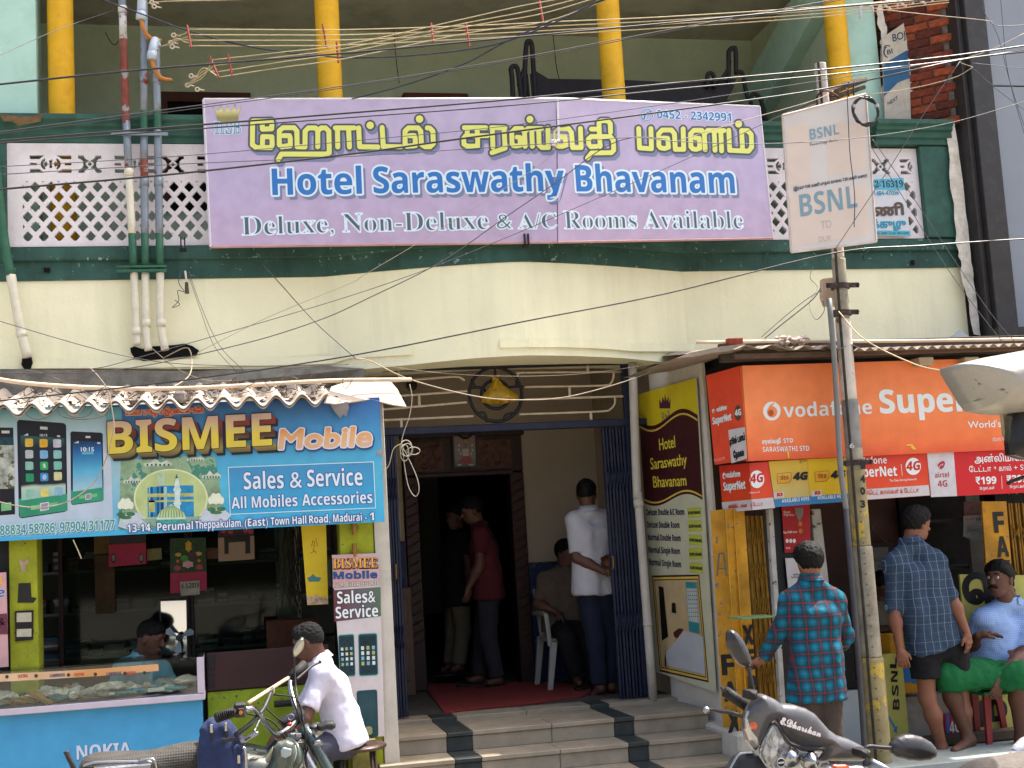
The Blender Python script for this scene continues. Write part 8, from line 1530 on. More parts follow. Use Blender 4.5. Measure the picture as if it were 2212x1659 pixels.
# 6 white shirt standing at the right gate
Y = .52
person('standing man in white shirt and dark jeans, hands behind his back at the gate', dict(head=j(1267,1068, Y), neck=j(1272,1108, Y), shL=j(1240,1125, Y-.02), shR=j(1306,1122, Y+.06), chest=j(1275,1155, Y), waist=j(1281,1215, Y), pelvis=j(1286,1272, Y), elL=j(1246,1205, Y-.08), wrL=j(1308,1236, Y-.17), elR=j(1330,1200, Y+.05), wrR=j(1318,1226, Y-.14), hipL=j(1272,1285, Y), hipR=j(1302,1283, Y+.02), knL=j(1288,1388, Y-.02), knR=j(1312,1386, Y+.05), anL=j(1296,1482, Y), anR=j(1320,1478, Y+.05), toL=j(1282,1500, Y+.05), toR=j(1318,1490, Y+.2), ground=j(1295,1504, Y)),(.25,1,0),(.35,.95,-.05), skin='b', shirt=mat('cloth_white2', '#a5a3a6',.9,.03,6,.5,14), bottom=m_jean, sleeves=(.88,.88), hem=(j(1288,1281, Y),(0,0,-1)), hands=(('wrL',(.8,0,.15),(0,-1,0),1,.5),('wrR',(-.3,-.1,.6),(0,-1,0),-1,.5)), res=.012, hvol=.008, sole=m_sole)
# 7 turquoise checked shirt
Y = -1.95
person('young man seen from behind in a turquoise and red checked shirt', dict(head=j(1748,1214, Y+.02), neck=j(1752,1260, Y), shL=j(1708,1300, Y), shR=j(1802,1298, Y), chest=j(1757,1330, Y), waist=j(1762,1410, Y), pelvis=j(1764,1490, Y), elL=j(1678,1372, Y+.08), wrL=j(1646,1428, Y+.2), elR=j(1828,1372, Y+.08), wrR=j(1815,1400, Y+.32), hipL=j(1740,1500, Y), hipR=j(1788,1500, Y), knL=j(1742,1630, Y+.02), knR=j(1792,1628, Y-.02), anL=j(1745,1715, Y), anR=j(1795,1715, Y), toL=j(1740,1726, Y+.15), toR=j(1798,1726, Y+.15), ground=j(1765,1737, Y)),(.1,1,0),(-.1,1,-.08), skin='c', s=.96, shirt=m_turq, bottom=m_brtr, sleeves=(1.85,1.85), hem=(j(1765,1512, Y),(.02,0,-1)), hands=(('wrL',(-.5,.6,-.1),(0,0,-1),-1,.6),), res=.010, hvol=.02, hback=.085, sole=m_sole, wr=.01)
# 8 grey-blue check, black shorts
Y = -1.30
person('man in a grey-blue checked shirt and black shorts looking to the right', dict(head=j(1979,1132, Y), neck=j(1968,1176, Y), shL=j(1930,1217, Y-.02), shR=j(2020,1211, Y-.02), chest=j(1983,1245, Y), waist=j(1996,1315, Y), pelvis=j(2020,1400, Y), elL=j(1930,1312, Y), wrL=j(1944,1402, Y-.06), elR=j(2053,1285, Y-.05), wrR=j(2088,1366, Y-.12), hipL=j(1995,1405, Y), hipR=j(2058,1395, Y), knL=j(2003,1508, Y-.02), knR=j(2073,1502, Y+.02), anL=j(2034,1614, Y+.02), anR=j(2088,1600, Y+.06), toL=j(2030,1636, Y-.14+.3), toR=j(2105,1624, Y+.16), ground=j(2040,1640, Y)),(.1,1,0),(.97,.22,-.12), skin='a', shirt=m_blch, bottom=m_blk2, bott_to=.6, sleeves=(1.02,1.02), hem=(j(2022,1398, Y),(.27,0,-1)), hands=(('wrR',(.1,-.1,-1),(-.5,.8,0),-1,.35),('wrL',(.1,-.1,-1),(.5,.8,0),1,.35)), res=.010, hvol=.018, hback=.06, sole=m_sole, wr=.01)
# 9 seated man in green
Y = -1.02
P9 = person('seated man in a light blue checked shirt and green lungi looking up', dict(head=j(2160,1252, Y-.1), neck=j(2178,1300, Y-.02), shL=j(2228,1324, Y-.02), shR=j(2124,1338, Y-.06), chest=j(2172,1365, Y), waist=j(2160,1420, Y), pelvis=j(2158,1462, Y+.02), elR=j(2092,1400, Y+.06), wrR=j(2115,1372, Y-.18), elL=j(2215,1410, Y-.2), wrL=j(2160,1462, Y-.42), hipR=j(2140,1468, Y-.04), hipL=j(2180,1468, Y-.04), knR=j(2044,1462, Y-.3), knL=j(2200,1466, Y-.44), anR=j(2092,1596, Y-.28), anL=j(2206,1596, Y-.36), toR=j(2062,1622, Y-.40), toL=j(2196,1640, Y-.5), ground=j(2150,1650, Y-.2)),(-.35,-1,0),(-.86,-.52,.12), skin='b', s=1.12, shirt=m_lbch, sleeves=(.95,.95), hem=(j(2150,1462, Y),(0,0,-1)), hands=(('wrL',(-.35,-.15,-.8),(-.3,.8,0),1,.3),('wrR',(.8,-.3,.1),(0,0,-1),-1,.3)), res=.010, fat=.02, belly=.02, hvol=.012, sole=m_sole)
hd = np.array(j(2160,1252, Y-.1)); Rf = frame((-.86,-.52,.12)); r_, f_, u_ = Rf
b = MB(); b.tube(catmull([hd+f_*.108-u_*.068-r_*.036, hd+f_*.119-u_*.055-r_*.014, hd+f_*.121-u_*.053, hd+f_*.119-u_*.055+r_*.014, hd+f_*.108-u_*.068+r_*.036],4),.0085,8); b.build('moustache', m_hair, P9, smooth=True)
V, Q = nets([ell(hd+f_*.05-u_*.088,(.045,.042,.03), Rf)],.006,.01); V = wrinkle(V, Q,.004,80); mesh('beard', V, Q, m_hair, P9, smooth=True)
for q in (-1,1):
    b = MB(); b.lathe([(.001,-.010),(.008,-.006),(.010,0),(.008,.006),(.001,.010)], hd+f_*.0985+u_*.009+r_*q*.034,10); b.build('eye', mat('eye_white', '#b9b0a8',.3,0), P9, smooth=True); b = MB(); b.lathe([(.001,-.004),(.005,0),(.001,.004)], hd+f_*.1075+u_*.010+r_*q*.034-r_*.002,8); b.build('iris', mat('eye_dark', '#120c0a',.2,0), P9, smooth=True)
    b = MB(); b.tube(catmull([hd+f_*.106+u_*.031+r_*q*.014, hd+f_*.108+u_*.036+r_*q*.03, hd+f_*.094+u_*.032+r_*q*.048],3),.0045,6); b.build('eyebrow', m_hair, P9, smooth=True)
m_lun = mat('cloth_green', '#1c5a34',.95,.15,9,.7,14, dirt='#0a3c1e', dirtamt=.7, dscale=9, spec=.1)
kR, kL, pv = j(2044,1458, Y-.3), j(2200,1462, Y-.44), j(2158,1462, Y)
P_ = [cap(pv+[0,0,-.0], kR+[.02,0,0],.115,.085,.05), cap(pv, kL,.115,.09,.05), cap(pv*.5+kR*.5+[0,-.0,0], pv*.5+kL*.5,.09,.09,.06), cap(kR+[0,0,-.0], kR+[.01,.0,-.06],.088,.08,.04), cap(kL, kL+[0,0,-.07],.09,.085,.04), cap(kR*.6+kL*.4+[0,.1,-.02], kL,.06,.07,.06), cap(kR+[.04,.02,-.05], kL+[-.04,.02,-.05],.07,.07,.08), cap(kR*.5+kL*.5+[0,.12,.0], pv,.1,.1,.08)]
for p in P_: p['clip'] = ((np.array([0,0, j(2100,1486, Y-.35)[2]]), np.array([0,0,-1.])),)
V, Q = nets(P_,.011,.04); V = smoothv(V, Q,1); V = wrinkle(V, Q,.014,9,(1.5,1.5,.5)); V = wrinkle(V, Q,.005,26); mesh('lungi', V, Q, m_lun, P9, smooth=True)
# red plastic stool
TS = empty('plastic_stool', j(2140,1650, Y-.1), 'red-legged plastic stool under the seated man in green', 'stool'); m_rp = mat('red_plastic', '#7d2626',.4,.08,9); zt_s = j(2150,1494, Y-.25)[2]; cx_ = j(2140,1494, Y-.1)[0]
b = MB(); b.box(cx_-.17, cx_+.2, Y-.3, Y+.1, zt_s-.02, zt_s+.012, bev=.008); b.build('seat', mat('green_plastic', '#1c6a3c',.4), TS)
for (xx, yy) in ((-.13,-.27),(.15,-.27),(-.02,.07),(.16,.07)): b = MB(); a0 = np.array([cx_+xx, Y+yy, zt_s-.021]); a1 = np.array([cx_+xx*1.25, Y+yy*1.1,.055]); w = .026; b.slab(np.array([a0+[-w,0,0], a0+[w,0,0], a1+[w*.7,0,0], a1+[-w*.7,0,0]]), np.array([a0+[-w,.03,0], a0+[w,.03,0], a1+[w*.7,.03,0], a1+[-w*.7,.03,0]])); b.build('leg', m_rp, TS)
# 10 attendant in the kiosk's shade
Y = -.35
person('attendant sitting in deep shade behind the table inside the kiosk', dict(head=j(1908,1268, Y), neck=j(1902,1310, Y), shL=j(1938,1328, Y), shR=j(1866,1328, Y), pelvis=j(1902,1440, Y+.05), elR=j(1858,1372, Y-.1), wrR=j(1885,1385, Y-.25), elL=j(1945,1372, Y-.1), wrL=j(1925,1385, Y-.25), ground=j(1902,1560, Y)),(-.1,-1,0),(-.2,-.9,-.35), skin='b', shirt=m_kh, legs=False, res=.014, sleeves=(.7,.7))
# bracelet and watch
b = MB(); c = j(1312,1237,.35); b.tube([c+[.0*math.cos(t),.031*math.cos(t),.031*math.sin(t)] for t in np.linspace(0,6.28,16)[:-1]],.005,6, closed=True); tag(b.build('bracelet', m_brass), 'gold bracelet on the wrist of the standing man in white', 'bracelet')
# ================================================================== motorcycle, bag, scooter and things at the right edge
def pillow(name, outline, Y, depth, m, parent=None, edge=.02, step=2.2, back=.02, fold=None, mats=None, lean=0., **k):
    """a rounded shell: flat outline at distance Y, swelling towards the street by depth, rounded over the width of its edge"""
    q = np.array(outline, float); SD, X, Yp = field([q], step, step*2); V, Fs = iso(SD, X, Yp,0., False)
    S = PY(Y); P3 = S.at(V); px = (P3[1:, :]-P3[:-1, :]); scale = (Y+CAMD)/F0
    d = np.array([min(np.min(np.hypot(*(np.clip(((v-a)@(b_-a))/((b_-a)@(b_-a)+1e-9),0,1)*(b_-a)+a-v))) for a, b_ in zip(q, np.roll(q,-1,0))) for v in V])*scale
    t = np.clip(d/edge,0,1); h = depth*np.sqrt(1-(1-t)**2)
    if fold is not None: h = h+np.array([fold(*v) for v in V])*t
    zmid = P3[:,2].mean(); F_ = P3.copy(); F_[:,1] -= h; F_[:,1] += (P3[:,2]-zmid)*lean; B_ = P3.copy(); B_[:,1] += back; B_[:,1] += (P3[:,2]-zmid)*lean; n = len(V); ec = {}
    for f in Fs:
        for a, c in zip(f, list(f[1:])+[f[0]]):
            if (c, a) in ec: del ec[(c, a)]
            else: ec[(a, c)] = 1
    FF = [tuple(reversed(f)) for f in Fs]+[tuple(i+n for i in f) for f in Fs]+[(a, c, c+n, a+n) for a, c in ec]
    o = mesh(name, np.vstack([F_, B_]), FF, m, parent, smooth=True, **k); return o
m_chr = mat('chrome', '#9a9ca0',.2,.06,20, metal=1.0); m_chd = mat('dull_chrome', '#85878c',.3,.12,20,.1,60, metal=.9, chips='#6a5a4a', chipamt=.2, chipscale=20); m_rub = mat('rubber', '#1d1c1c',.7,.15,30,.3,90); m_blkp = mat('black_plastic', '#232326',.5,.1,20,.1,90, dirt='#5a564e', dirtamt=.4, dscale=8); m_eng = mat('engine_metal', '#54524c',.5,.25,20,.4,50, metal=.6)
m_gtank = mat('tank_green', '#2b342f',.2,.1,9, coat=.6, dirt='#6a675a', dirtamt=.5, dscale=7)
MY = -3.75; zm = lambda x, y: (137.2+x*.24807,1440.4+y*.24807); zk = lambda x, y: (411.5+x*.2352,1268.9+y*.2352)
MC = empty('motorcycle', atY(420,1659, MY)*[1,1,0], 'dusty old motorcycle with a black netted seat and wide chrome handlebars', 'motorcycle')
def mt(nm, pts, Y, r, m, par=MC, k=5, n=8, sm=True):
    Ys = Y if isinstance(Y,(list, tuple)) else [Y]*len(pts); b = MB(); P_ = np.array([atY(p[0], p[1], y) for p, y in zip(pts, Ys)]); b.tube(catmull(P_, k) if len(P_) > 2 else P_, r, n); return b.build(nm, m, par, smooth=sm)
# netted seat: lofted cushion
def netmat():
    m = bpy.data.materials.new('seat_net'); m.use_nodes = True; t = m.node_tree; N, L = t.nodes, t.links; b_ = N['Principled BSDF']; tc = N.new('ShaderNodeTexCoord'); vo = N.new('ShaderNodeTexVoronoi'); vo.feature = 'F1'; vo.inputs['Scale'].default_value = 95; vo.inputs['Randomness'].default_value = .12
    L.new(tc.outputs['Object'], vo.inputs['Vector']); r_ = N.new('ShaderNodeValToRGB'); r_.color_ramp.elements[0].position = .25; r_.color_ramp.elements[0].color = (.008,.008,.008,1); r_.color_ramp.elements[1].position = .5; r_.color_ramp.elements[1].color = (.036,.032,.027,1); L.new(vo.outputs['Distance'], r_.inputs[0]); L.new(r_.outputs[0], b_.inputs['Base Color']); bp = N.new('ShaderNodeBump'); bp.inputs['Strength'].default_value = .8; bp.inputs['Distance'].default_value = .004; L.new(vo.outputs['Distance'], bp.inputs['Height']); L.new(bp.outputs[0], b_.inputs['Normal']); b_.inputs['Roughness'].default_value = .8; return m
prof = [(172,1650,.06),(180,1636,.10),(205,1628,.13),(250,1625,.14),(310,1625,.14),(345,1618,.135),(385,1608,.125),(420,1602,.12),(442,1602,.11)]
V = []; n = 16
for (x, y, w) in prof:
    p = atY(x, y, MY)
    for k in range(n):
        a = 2*math.pi*k/n; cy, cz = math.cos(a), math.sin(a); V.append([p[0]-.0, MY+w*np.sign(cy)*abs(cy)**.6, p[2]-.07+.07*np.sign(cz)*abs(cz)**.6])
Fs = [(i*n+k, i*n+(k+1) % n,(i+1)*n+(k+1) % n,(i+1)*n+k) for i in range(len(prof)-1) for k in range(n)]+[tuple(range(n)), tuple(reversed([(len(prof)-1)*n+k for k in range(n)]))]
mesh('seat', V, Fs, netmat(), MC, smooth=True)
a = atY(270,1652, MY-.16); box('tail_rack', atY(200,1650, MY-.17)[0], atY(330,1650, MY-.17)[0], MY-.20, MY-.14, a[2]-.03, a[2]+.004, m_chd, MC,.008)
mt('rack_rail',[zm(170,860), zm(300,832), zm(650,828), zm(760,835), zm(770,900)], MY-.18,.007, m_chr); mt('rack_rail',[zm(650,815), zm(760,802), zm(800,830), zm(815,900)], MY-.19,.006, m_chr)
mt('grab_bar',[zm(20,735), zm(45,790), zm(75,850), zm(100,930)], MY+.1,.012, m_blkp)
pillow('fuel_tank',[(440,1640),(470,1618),(530,1612),(585,1622),(610,1645),(600,1700),(560,1720),(450,1715)], MY-.02,.13, m_gtank, MC, edge=.12, step=4, back=.13)
# lower machine, out of the picture but part of it
zw = .30
for (px, nm) in ((215, 'wheel'),(770, 'wheel')):
    c = atY(px,1800, MY); c[2] = zw; W_ = empty(nm, c, None); W_.parent = MC; W_.location = Vector(c)-MC.location
    b = MB(); b.tube([c+[.29*math.cos(t),0,.29*math.sin(t)] for t in np.linspace(0,6.283,40)[:-1]],.045,10, closed=True); b.build('tyre', m_rub, W_, smooth=True); b = MB(); b.tube([c+[.24*math.cos(t),0,.24*math.sin(t)] for t in np.linspace(0,6.283,40)[:-1]],.014,8, closed=True)
    for i in range(12): t = i*math.pi/6; b.tube([c, c+[.24*math.cos(t),0,.24*math.sin(t)]],.003,4)
    b.build('rim', m_chd, W_)
xe = atY(470,1750, MY)[0]; box('engine', xe-.16, xe+.16, MY-.12, MY+.12,.28,.58, m_eng, MC,.03); b = MB(); b.tube(catmull([(xe+.1, MY-.14,.45),(xe+.14, MY-.16,.25),(xe-.2, MY-.17,.22),(xe-.7, MY-.18,.30)],6),.03,10); b.build('exhaust', m_chr, MC, smooth=True)
b = MB(); b.tube([(atY(215,1800, MY)[0], MY-.1,.32),(xe-.15, MY-.1,.42),(atY(440,1650, MY)[0], MY-.1,.66)],.02,8); b.tube([(atY(215,1800, MY)[0], MY+.1,.32),(xe-.15, MY+.1,.42),(atY(600,1600, MY)[0], MY,.85)],.02,8); b.build('frame_tube', m_blkp, MC)
# handlebars
HB = [(529,1533),(547,1530),(559,1544),(574,1564),(588,1579),(600,1584),(613,1580),(633,1564),(643,1548),(637,1522),(628,1490),(627,1468)]
hy = [MY-.30, MY-.26, MY-.2, MY-.12, MY-.06, MY-.03, MY+.0, MY+.06, MY+.12, MY+.2, MY+.26, MY+.30]
mt('handlebar', HB, hy,.0125, m_chr, n=12)
mt('grip',[(468,1551),(510,1536)],[MY-.36, MY-.31],.021, m_rub, n=12); mt('grip',[(625,1466),(658,1434)],[MY+.3, MY+.36],.021, m_rub, n=12)
for k in range(9): mt('grip_ring',[(470+k*4.4,1550.3-k*1.55),(471.5+k*4.4,1549.8-k*1.55)],[MY-.36, MY-.36],.0225, m_rub, n=12)
b = MB(); c = atY(658,1434, MY+.36); b.tube([c, c+[.004,.002,.003]],.016,12); b.build('grip_end', m_chd, MC)
a = atY(520,1534, MY-.3); b = MB(); b.box(a[0]-.028, a[0]+.022, MY-.33, MY-.27, a[2]-.028, a[2]+.032, bev=.008); b.box(a[0]-.012, a[0]+.012, MY-.345, MY-.325, a[2]-.012, a[2]+.012, bev=.003); b.build('switch_box', m_blkp, MC); b = MB(); b.lathe([(.008,-.004),(.008,.004)], a+[.0,-.05,-.005],10, M=[[1,0,0],[0,0,1],[0,1,0]]); b.build('button', mat('orange_button', '#b5661c',.4), MC)
mt('lever',[(536,1519),(580,1491),(623,1464)],[MY-.28, MY, MY+.26],.0085, mat('taped_rod', '#a8957c',.7,.15,14), n=8)
mt('brake_lever',[(640,1468),(655,1455),(672,1440),(690,1431)],[MY+.28, MY+.33, MY+.38, MY+.42],.0065, m_blkp); b = MB(); b.lathe([(.003,-.009),(.011,0),(.003,.009)], atY(691,1430, MY+.42),10); b.build('lever_end', m_blkp, MC, smooth=True)
mir = empty('mirror', atY(645,1398, MY+.28), None); mir.parent = MC; mir.location = mir.location-MC.location
mq = [(633,1419),(632,1404),(638,1391),(651,1376),(657,1378),(658,1392),(656,1402),(648,1412),(637,1422)]
pillow('shell', mq, MY+.28,.012, mat('mirror_back', '#4a4940',.4,.15,9), mir, edge=.02, step=1.5, back=.012); pillow('rim',[tuple(np.array([645,1399])+(np.array(p)-[645,1399])*.86) for p in mq], MY+.265,.003, mat('mirror_glass_dull', '#a5a293',.12,.1,9, metal=.7), mir, edge=.01, step=1.5, back=.002)
mt('mirror_stem',[(636,1421),(636,1440),(640,1490),(652,1540),(656,1568)],[MY+.28, MY+.29, MY+.25, MY+.1, MY+.03],.0045, m_blkp)
m2_ = empty('mirror', atY(540,1592, MY-.3), None); m2_.parent = MC; m2_.location = m2_.location-MC.location
pillow('shell',[(516,1596),(528,1591),(552,1579),(558,1579),(560,1585),(556,1590),(530,1604),(520,1606)], MY-.3,.012, m_chd, m2_, edge=.012, step=1.2, back=.008); pillow('inset',[(527,1597),(540,1590),(543,1593),(530,1601)], MY-.318,.002, m_blkp, m2_, edge=.006, step=1, back=.004)
mt('mirror_stem',[(587,1493),(575,1525),(560,1556),(549,1581)],[MY-.05, MY-.12, MY-.2, MY-.29],.0055, m_chd)
mt('strap',[(586,1494),(570,1530),(545,1560),(508,1588)],[MY-.06, MY-.15, MY-.24, MY-.3],.010, m_blkp, n=6); mt('strap',[(584,1488),(590,1484),(591,1496),(585,1500)], MY-.06,.004, mat('string_pale', '#a8a090',.8), n=6)
# instruments, fork, lamp
mt('fork_tube',[(655,1568),(706,1659),(758,1752)],[MY+.02, MY-.02, MY-.03],.026, mat('fork_green', '#46504e',.25,.12,20, metal=.6), n=14, k=3); mt('fork_tube',[(630,1580),(672,1659),(730,1760)],[MY+.16, MY+.13, MY+.1],.024, m_chd, n=12, k=3)
mt('fork_clamp',[(676,1608),(692,1600)],[MY-.03, MY-.03],.012, m_chr, n=8); c = atY(682,1606, MY); b = MB(); b.lathe([(.03,-.008),(.032,0),(.03,.008)], c,16); b.build('fork_ring', m_chd, MC)
c = atY(672,1580, MY+.05); Mx = np.array(Matrix.Rotation(math.radians(-25),3, 'Y')); b = MB(); b.lathe([(.045,-.03),(.055,-.01),(.056,.01),(.048,.02),(.005,.024)], c,20, M=Mx); b.build('speedometer', m_chd, MC, smooth=True); b = MB(); b.lathe([(.042,.021),(.042,.0235),(.004,.027)], c,20, M=Mx); b.build('dial_glass', mat('dial_dark', '#2c3030',.1), MC, smooth=True)
pillow('instrument_cover',[(600,1560),(606,1552),(630,1540),(650,1528),(660,1540),(662,1556),(640,1572),(612,1576)], MY+.10,.03, m_blkp, MC, edge=.03, step=2, back=.05); b = MB(); b.tube([atY(628,1549, MY+.05)+[.013*math.cos(t),0,.013*math.sin(t)] for t in np.linspace(0,6.28,16)[:-1]],.004,6, closed=True); b.build('key_ring', m_chr, MC); mt('knob',[(624,1562),(627,1568)], MY+.03,.011, mat('red_knob', '#a3301c',.4))
HL = empty('headlight', atY(610,1630, MY-.06), None); HL.parent = MC; HL.location = HL.location-MC.location
c = atY(612,1640, MY-.03); Mh = np.array(Matrix.Rotation(math.radians(-35),3, 'Z')@Matrix.Rotation(math.radians(60),3, 'X')); b = MB(); b.lathe([(.03,-.10),(.075,-.06),(.092,-.01),(.094,.02),(.088,.026)], c,26, M=Mh); b.build('bowl', m_gtank, HL, smooth=True); b = MB(); b.lathe([(.086,.02),(.075,.034),(.04,.044),(.004,.048)], c,26, M=Mh); b.build('lens', mat('lens_green', '#6a756c',.1,.15,14, coat=.8), HL, smooth=True)
pillow('visor',[(575,1659),(584,1640),(590,1615),(600,1602),(620,1598),(636,1604),(640,1625),(634,1650),(628,1672),(596,1690)], MY-.14,.03, mat('visor_green', '#3b443c',.22,.15,9, coat=.6, dirt='#7c7a6a', dirtamt=.6, dscale=9), MC, edge=.05, step=2, back=.01); pillow('visor_patch',[(606,1622),(612,1614),(630,1618),(628,1632),(616,1638),(607,1634)], MY-.172,.004, mat('pale_patch', '#8f9a98',.3,.1), MC, edge=.01, step=1.2, back=.002)
pillow('side_cowl',[(556,1665),(575,1635),(590,1612),(592,1620),(585,1645),(578,1670)], MY-.10,.02, mat('cowl_ivory', '#8f8a76',.5,.15,9), MC, edge=.02, step=2, back=.01)
mt('blinker_stalk',[(668,1572),(686,1572)], MY-.02,.008, m_blkp); pillow('indicator',[(684,1566),(694,1562),(706,1558),(718,1557),(725,1563),(725,1572),(716,1578),(706,1576),(694,1580),(686,1578)], MY-.02,.022, m_blkp, MC, edge=.02, step=1.6, back=.022)
for i, pl in enumerate((((590,1500),(640,1510),(655,1560),(660,1600),(650,1640)),((530,1540),(560,1548),(590,1560),(620,1600),(640,1650)),((628,1500),(650,1560),(660,1580)),((575,1530),(600,1552),(610,1558)),((640,1600),(660,1620),(655,1650),(640,1670)),((655,1580),(668,1600),(660,1640),(670,1680)))): mt('control_cable', pl, MY+.02*(i-2),.004, m_rub, n=6)
rr = random.Random(9)
for i in range(9): x, y = rr.uniform(628,668), rr.uniform(1582,1655); a = atY(x, y, MY+rr.uniform(-.02,.08)); b = MB(); s = rr.uniform(.012,.024); b.box(a[0]-s, a[0]+s, a[1]-s, a[1]+s, a[2]-s*.7, a[2]+s*.7, bev=.003); b.build('bracket',[m_eng, m_chd, m_blkp][i % 3], MC)
# blue bag
m_bag = mat('bag_blue', '#222d4e',.85,.2,9,.6,18, dirt='#4c5270', dirtamt=.35, dscale=6); BY = MY-.12
BG = empty('blue_bag', atY(485,1690, BY), 'faded navy blue zipped bag standing on the motorcycle between seat and handlebars', 'bag')
V_, Q_ = nets([cap(atY(x0_, y0_, BY+yy), atY(x1_,1690, BY+yy),.030,.034,.075) for yy in (-.08,.07) for (x0_, y0_, x1_) in ((449,1577,448),(470,1573,470),(490,1574,498),(508,1606,515))]+[cap(atY(456,1570, BY), atY(486,1567, BY),.022,.022,.05)],.008,.05)
V_ = wrinkle(V_, Q_,.013,14,(1.8,1,.4)); V_ = wrinkle(V_, Q_,.005,34); mesh('bag_body', V_, Q_, m_bag, BG, smooth=True)
pillow('pocket',[(497,1610),(512,1604),(527,1610),(530,1640),(530,1680),(500,1685)], BY-.11,.03, m_bag, BG, edge=.03, step=2, back=.06)
m_zip = mat('zip_dark', '#15161e',.6); b = MB()
for pl in ([(456,1566),(457,1585),(459,1600)],[(486,1566),(488,1580),(490,1596)],[(514,1616),(516,1640),(518,1665)]): b.tube(catmull([atY(x, y, BY-.135) for x, y in pl],4),.006,5)
b.build('zip', m_zip, BG)
for (x, y) in ((457,1572),(488,1568),(516,1638)): a = atY(x, y, BY-.145); b = MB(); b.box(a[0]-.006, a[0]+.006, a[1]-.003, a[1]+.003, a[2]-.022, a[2]+.014, bev=.002); b.build('zip_puller', m_chr, BG)
mt('strap',[(478,1600),(500,1597),(528,1598)], BY-.16,.008, m_blkp, BG); mt('chrome_edge',[(524,1615),(530,1620),(532,1650),(533,1690)], BY-.14,.007, m_chr, BG)
# ---------------------------------------------------------------- scooter, bottom right
SYc = -6.0; zS = lambda x, y: (1509+x*.31783,1371.8+y*.31783)
m_cowl = mat('scooter_grey', '#505054',.38,.05,9,.03,120, metal=.3, coat=.25, dirt='#6a6862', dirtamt=.25, dscale=9)
SC = empty('scooter', atY(1750,1659, SYc)*[1,1,0], 'grey scooter front with E.Dharshan written on its cowl and two black mirrors', 'scooter')
co_ = [zS(*p) for p in ((345,440),(370,400),(405,392),(480,425),(530,458),(620,466),(700,490),(770,530),(830,590),(880,640),(940,680),(1020,705),(1100,742),(1195,795),(1175,835),(1150,868),(850,868),(870,765),(790,768),(700,762),(620,728),(560,668),(520,605),(495,575),(465,600),(430,690),(415,760),(400,790),(340,720),(310,640),(300,560),(315,500))]
def foldf(x, y):
    l1 = abs((x-1693)+(y-1540)*.15); return .012*math.exp(-((x-1660)/9)**2)*1.0+.016*math.exp(-((x-1795-(y-1600)*-.35)/16)**2)
pillow('front_cowl', co_, SYc,.055, m_cowl, SC, edge=.085, step=2.0, back=.03, fold=foldf, lean=-.35)
hl = [zS(*p) for p in ((495,590),(520,618),(560,680),(620,742),(700,776),(790,782),(858,780),(838,850),(800,900),(760,940),(560,940),(470,880),(420,800),(420,760),(435,695),(465,615))]
def glossy(name, col, metal=0., rough=.05, **k): return mat(name, col, rough, k.get('var',.05),12, metal=metal, coat=1.0)
hlb = empty('headlight', atY(1700,1640, SYc), None); hlb.parent = SC; hlb.location = hlb.location-SC.location
rr = random.Random(12)
m_refl = mat('reflector', '#c4c8ce',.2,.05,14,.05,25, metal=.6)
pillow('reflector_bowl', hl, SYc-.005,.0, m_refl, hlb, edge=.05, step=2.4, back=.02, fold=lambda x, y: .005*math.sin(x*.35)+.012*math.sin((x+y)*.09), lean=-.35)
c = np.array([1722,1640]); 
for (dx, dy, r_) in ((-18,-6,.035),(26,2,.03)): a = atY(c[0]+dx, c[1]+dy, SYc-.03); b = MB(); b.lathe([(r_,0),(r_*.8,.02),(r_*.3,.035),(.006,.04)], a,20, M=[[1,0,0],[0,0,-1],[0,1,0]]); b.build('lamp_cup', m_chr, hlb, smooth=True); b = MB(); b.lathe([(.008,-.02),(.01,0),(.004,.014)], a,10, M=[[1,0,0],[0,0,1],[0,1,0]]); b.build('bulb', mat('bulb_grey', '#6d6f74',.2), hlb)
for k in range(7): x = 1652+k*7; mt2 = [(x,1588+k*7),(x+10,1612+k*5)]; b = MB(); P_ = PY(SYc-.02).at([mt2[0],(mt2[0][0]+6, mt2[0][1]+2),(mt2[1][0]+6, mt2[1][1]), mt2[1]]); b.slab(P_, P_+[0,.006,0]); b.build('facet', m_chr, hlb)
pillow('lens', hl, SYc-.03,.035, glass('headlight_lens',(.95,.97,1),.01,.88,1.6), hlb, edge=.09, step=2.6, back=.0, lean=-.35)
rim_ = np.array([atY(x, y, SYc-.045) for x, y in hl[:9]]); rim_[:,1] -= .35*(rim_[:,2]-rim_[:,2].mean()); b = MB(); b.tube(catmull(rim_,3),.0045,6); b.build('black_seal', m_rub, SC, smooth=True)
em = atY(1686,1647, SYc-.085); b = MB(); b.lathe([(.0145,0),(.0145,.003),(.013,.004)], em,22, M=[[1,0,0],[0,0,-1],[0,1,0]]); b.build('round_badge', mat('badge_black', '#101012',.3), SC); b = MB(); b.tube([em+[.0125*math.cos(t),-.004,.0125*math.sin(t)] for t in np.linspace(0,6.28,24)[:-1]],.0011,5, closed=True); b.box(em[0]-.009, em[0]+.009, em[1]-.006, em[1]-.004, em[2]-.0022, em[2]+.0022); b.build('badge_mark', mat('badge_silver', '#a5a5aa',.3), SC)
ind = [zS(*p) for p in ((318,515),(340,480),(352,500),(372,590),(400,650),(432,665),(415,760),(392,770),(350,715),(318,640),(308,570))]; pillow('indicator', ind, SYc-.012,.03, mat('indicator_clear', '#a8a6a6',.08,.2,20, coat=1, metal=.4), SC, edge=.04, step=1.8, back=.01, lean=-.2); pillow('amber_bulb', disc(zS(378,612),9,11,16), SYc-.04,.01, mat('amber', '#b5481c',.2,.1, coat=1), SC, edge=.012, step=1.4, back=.005)
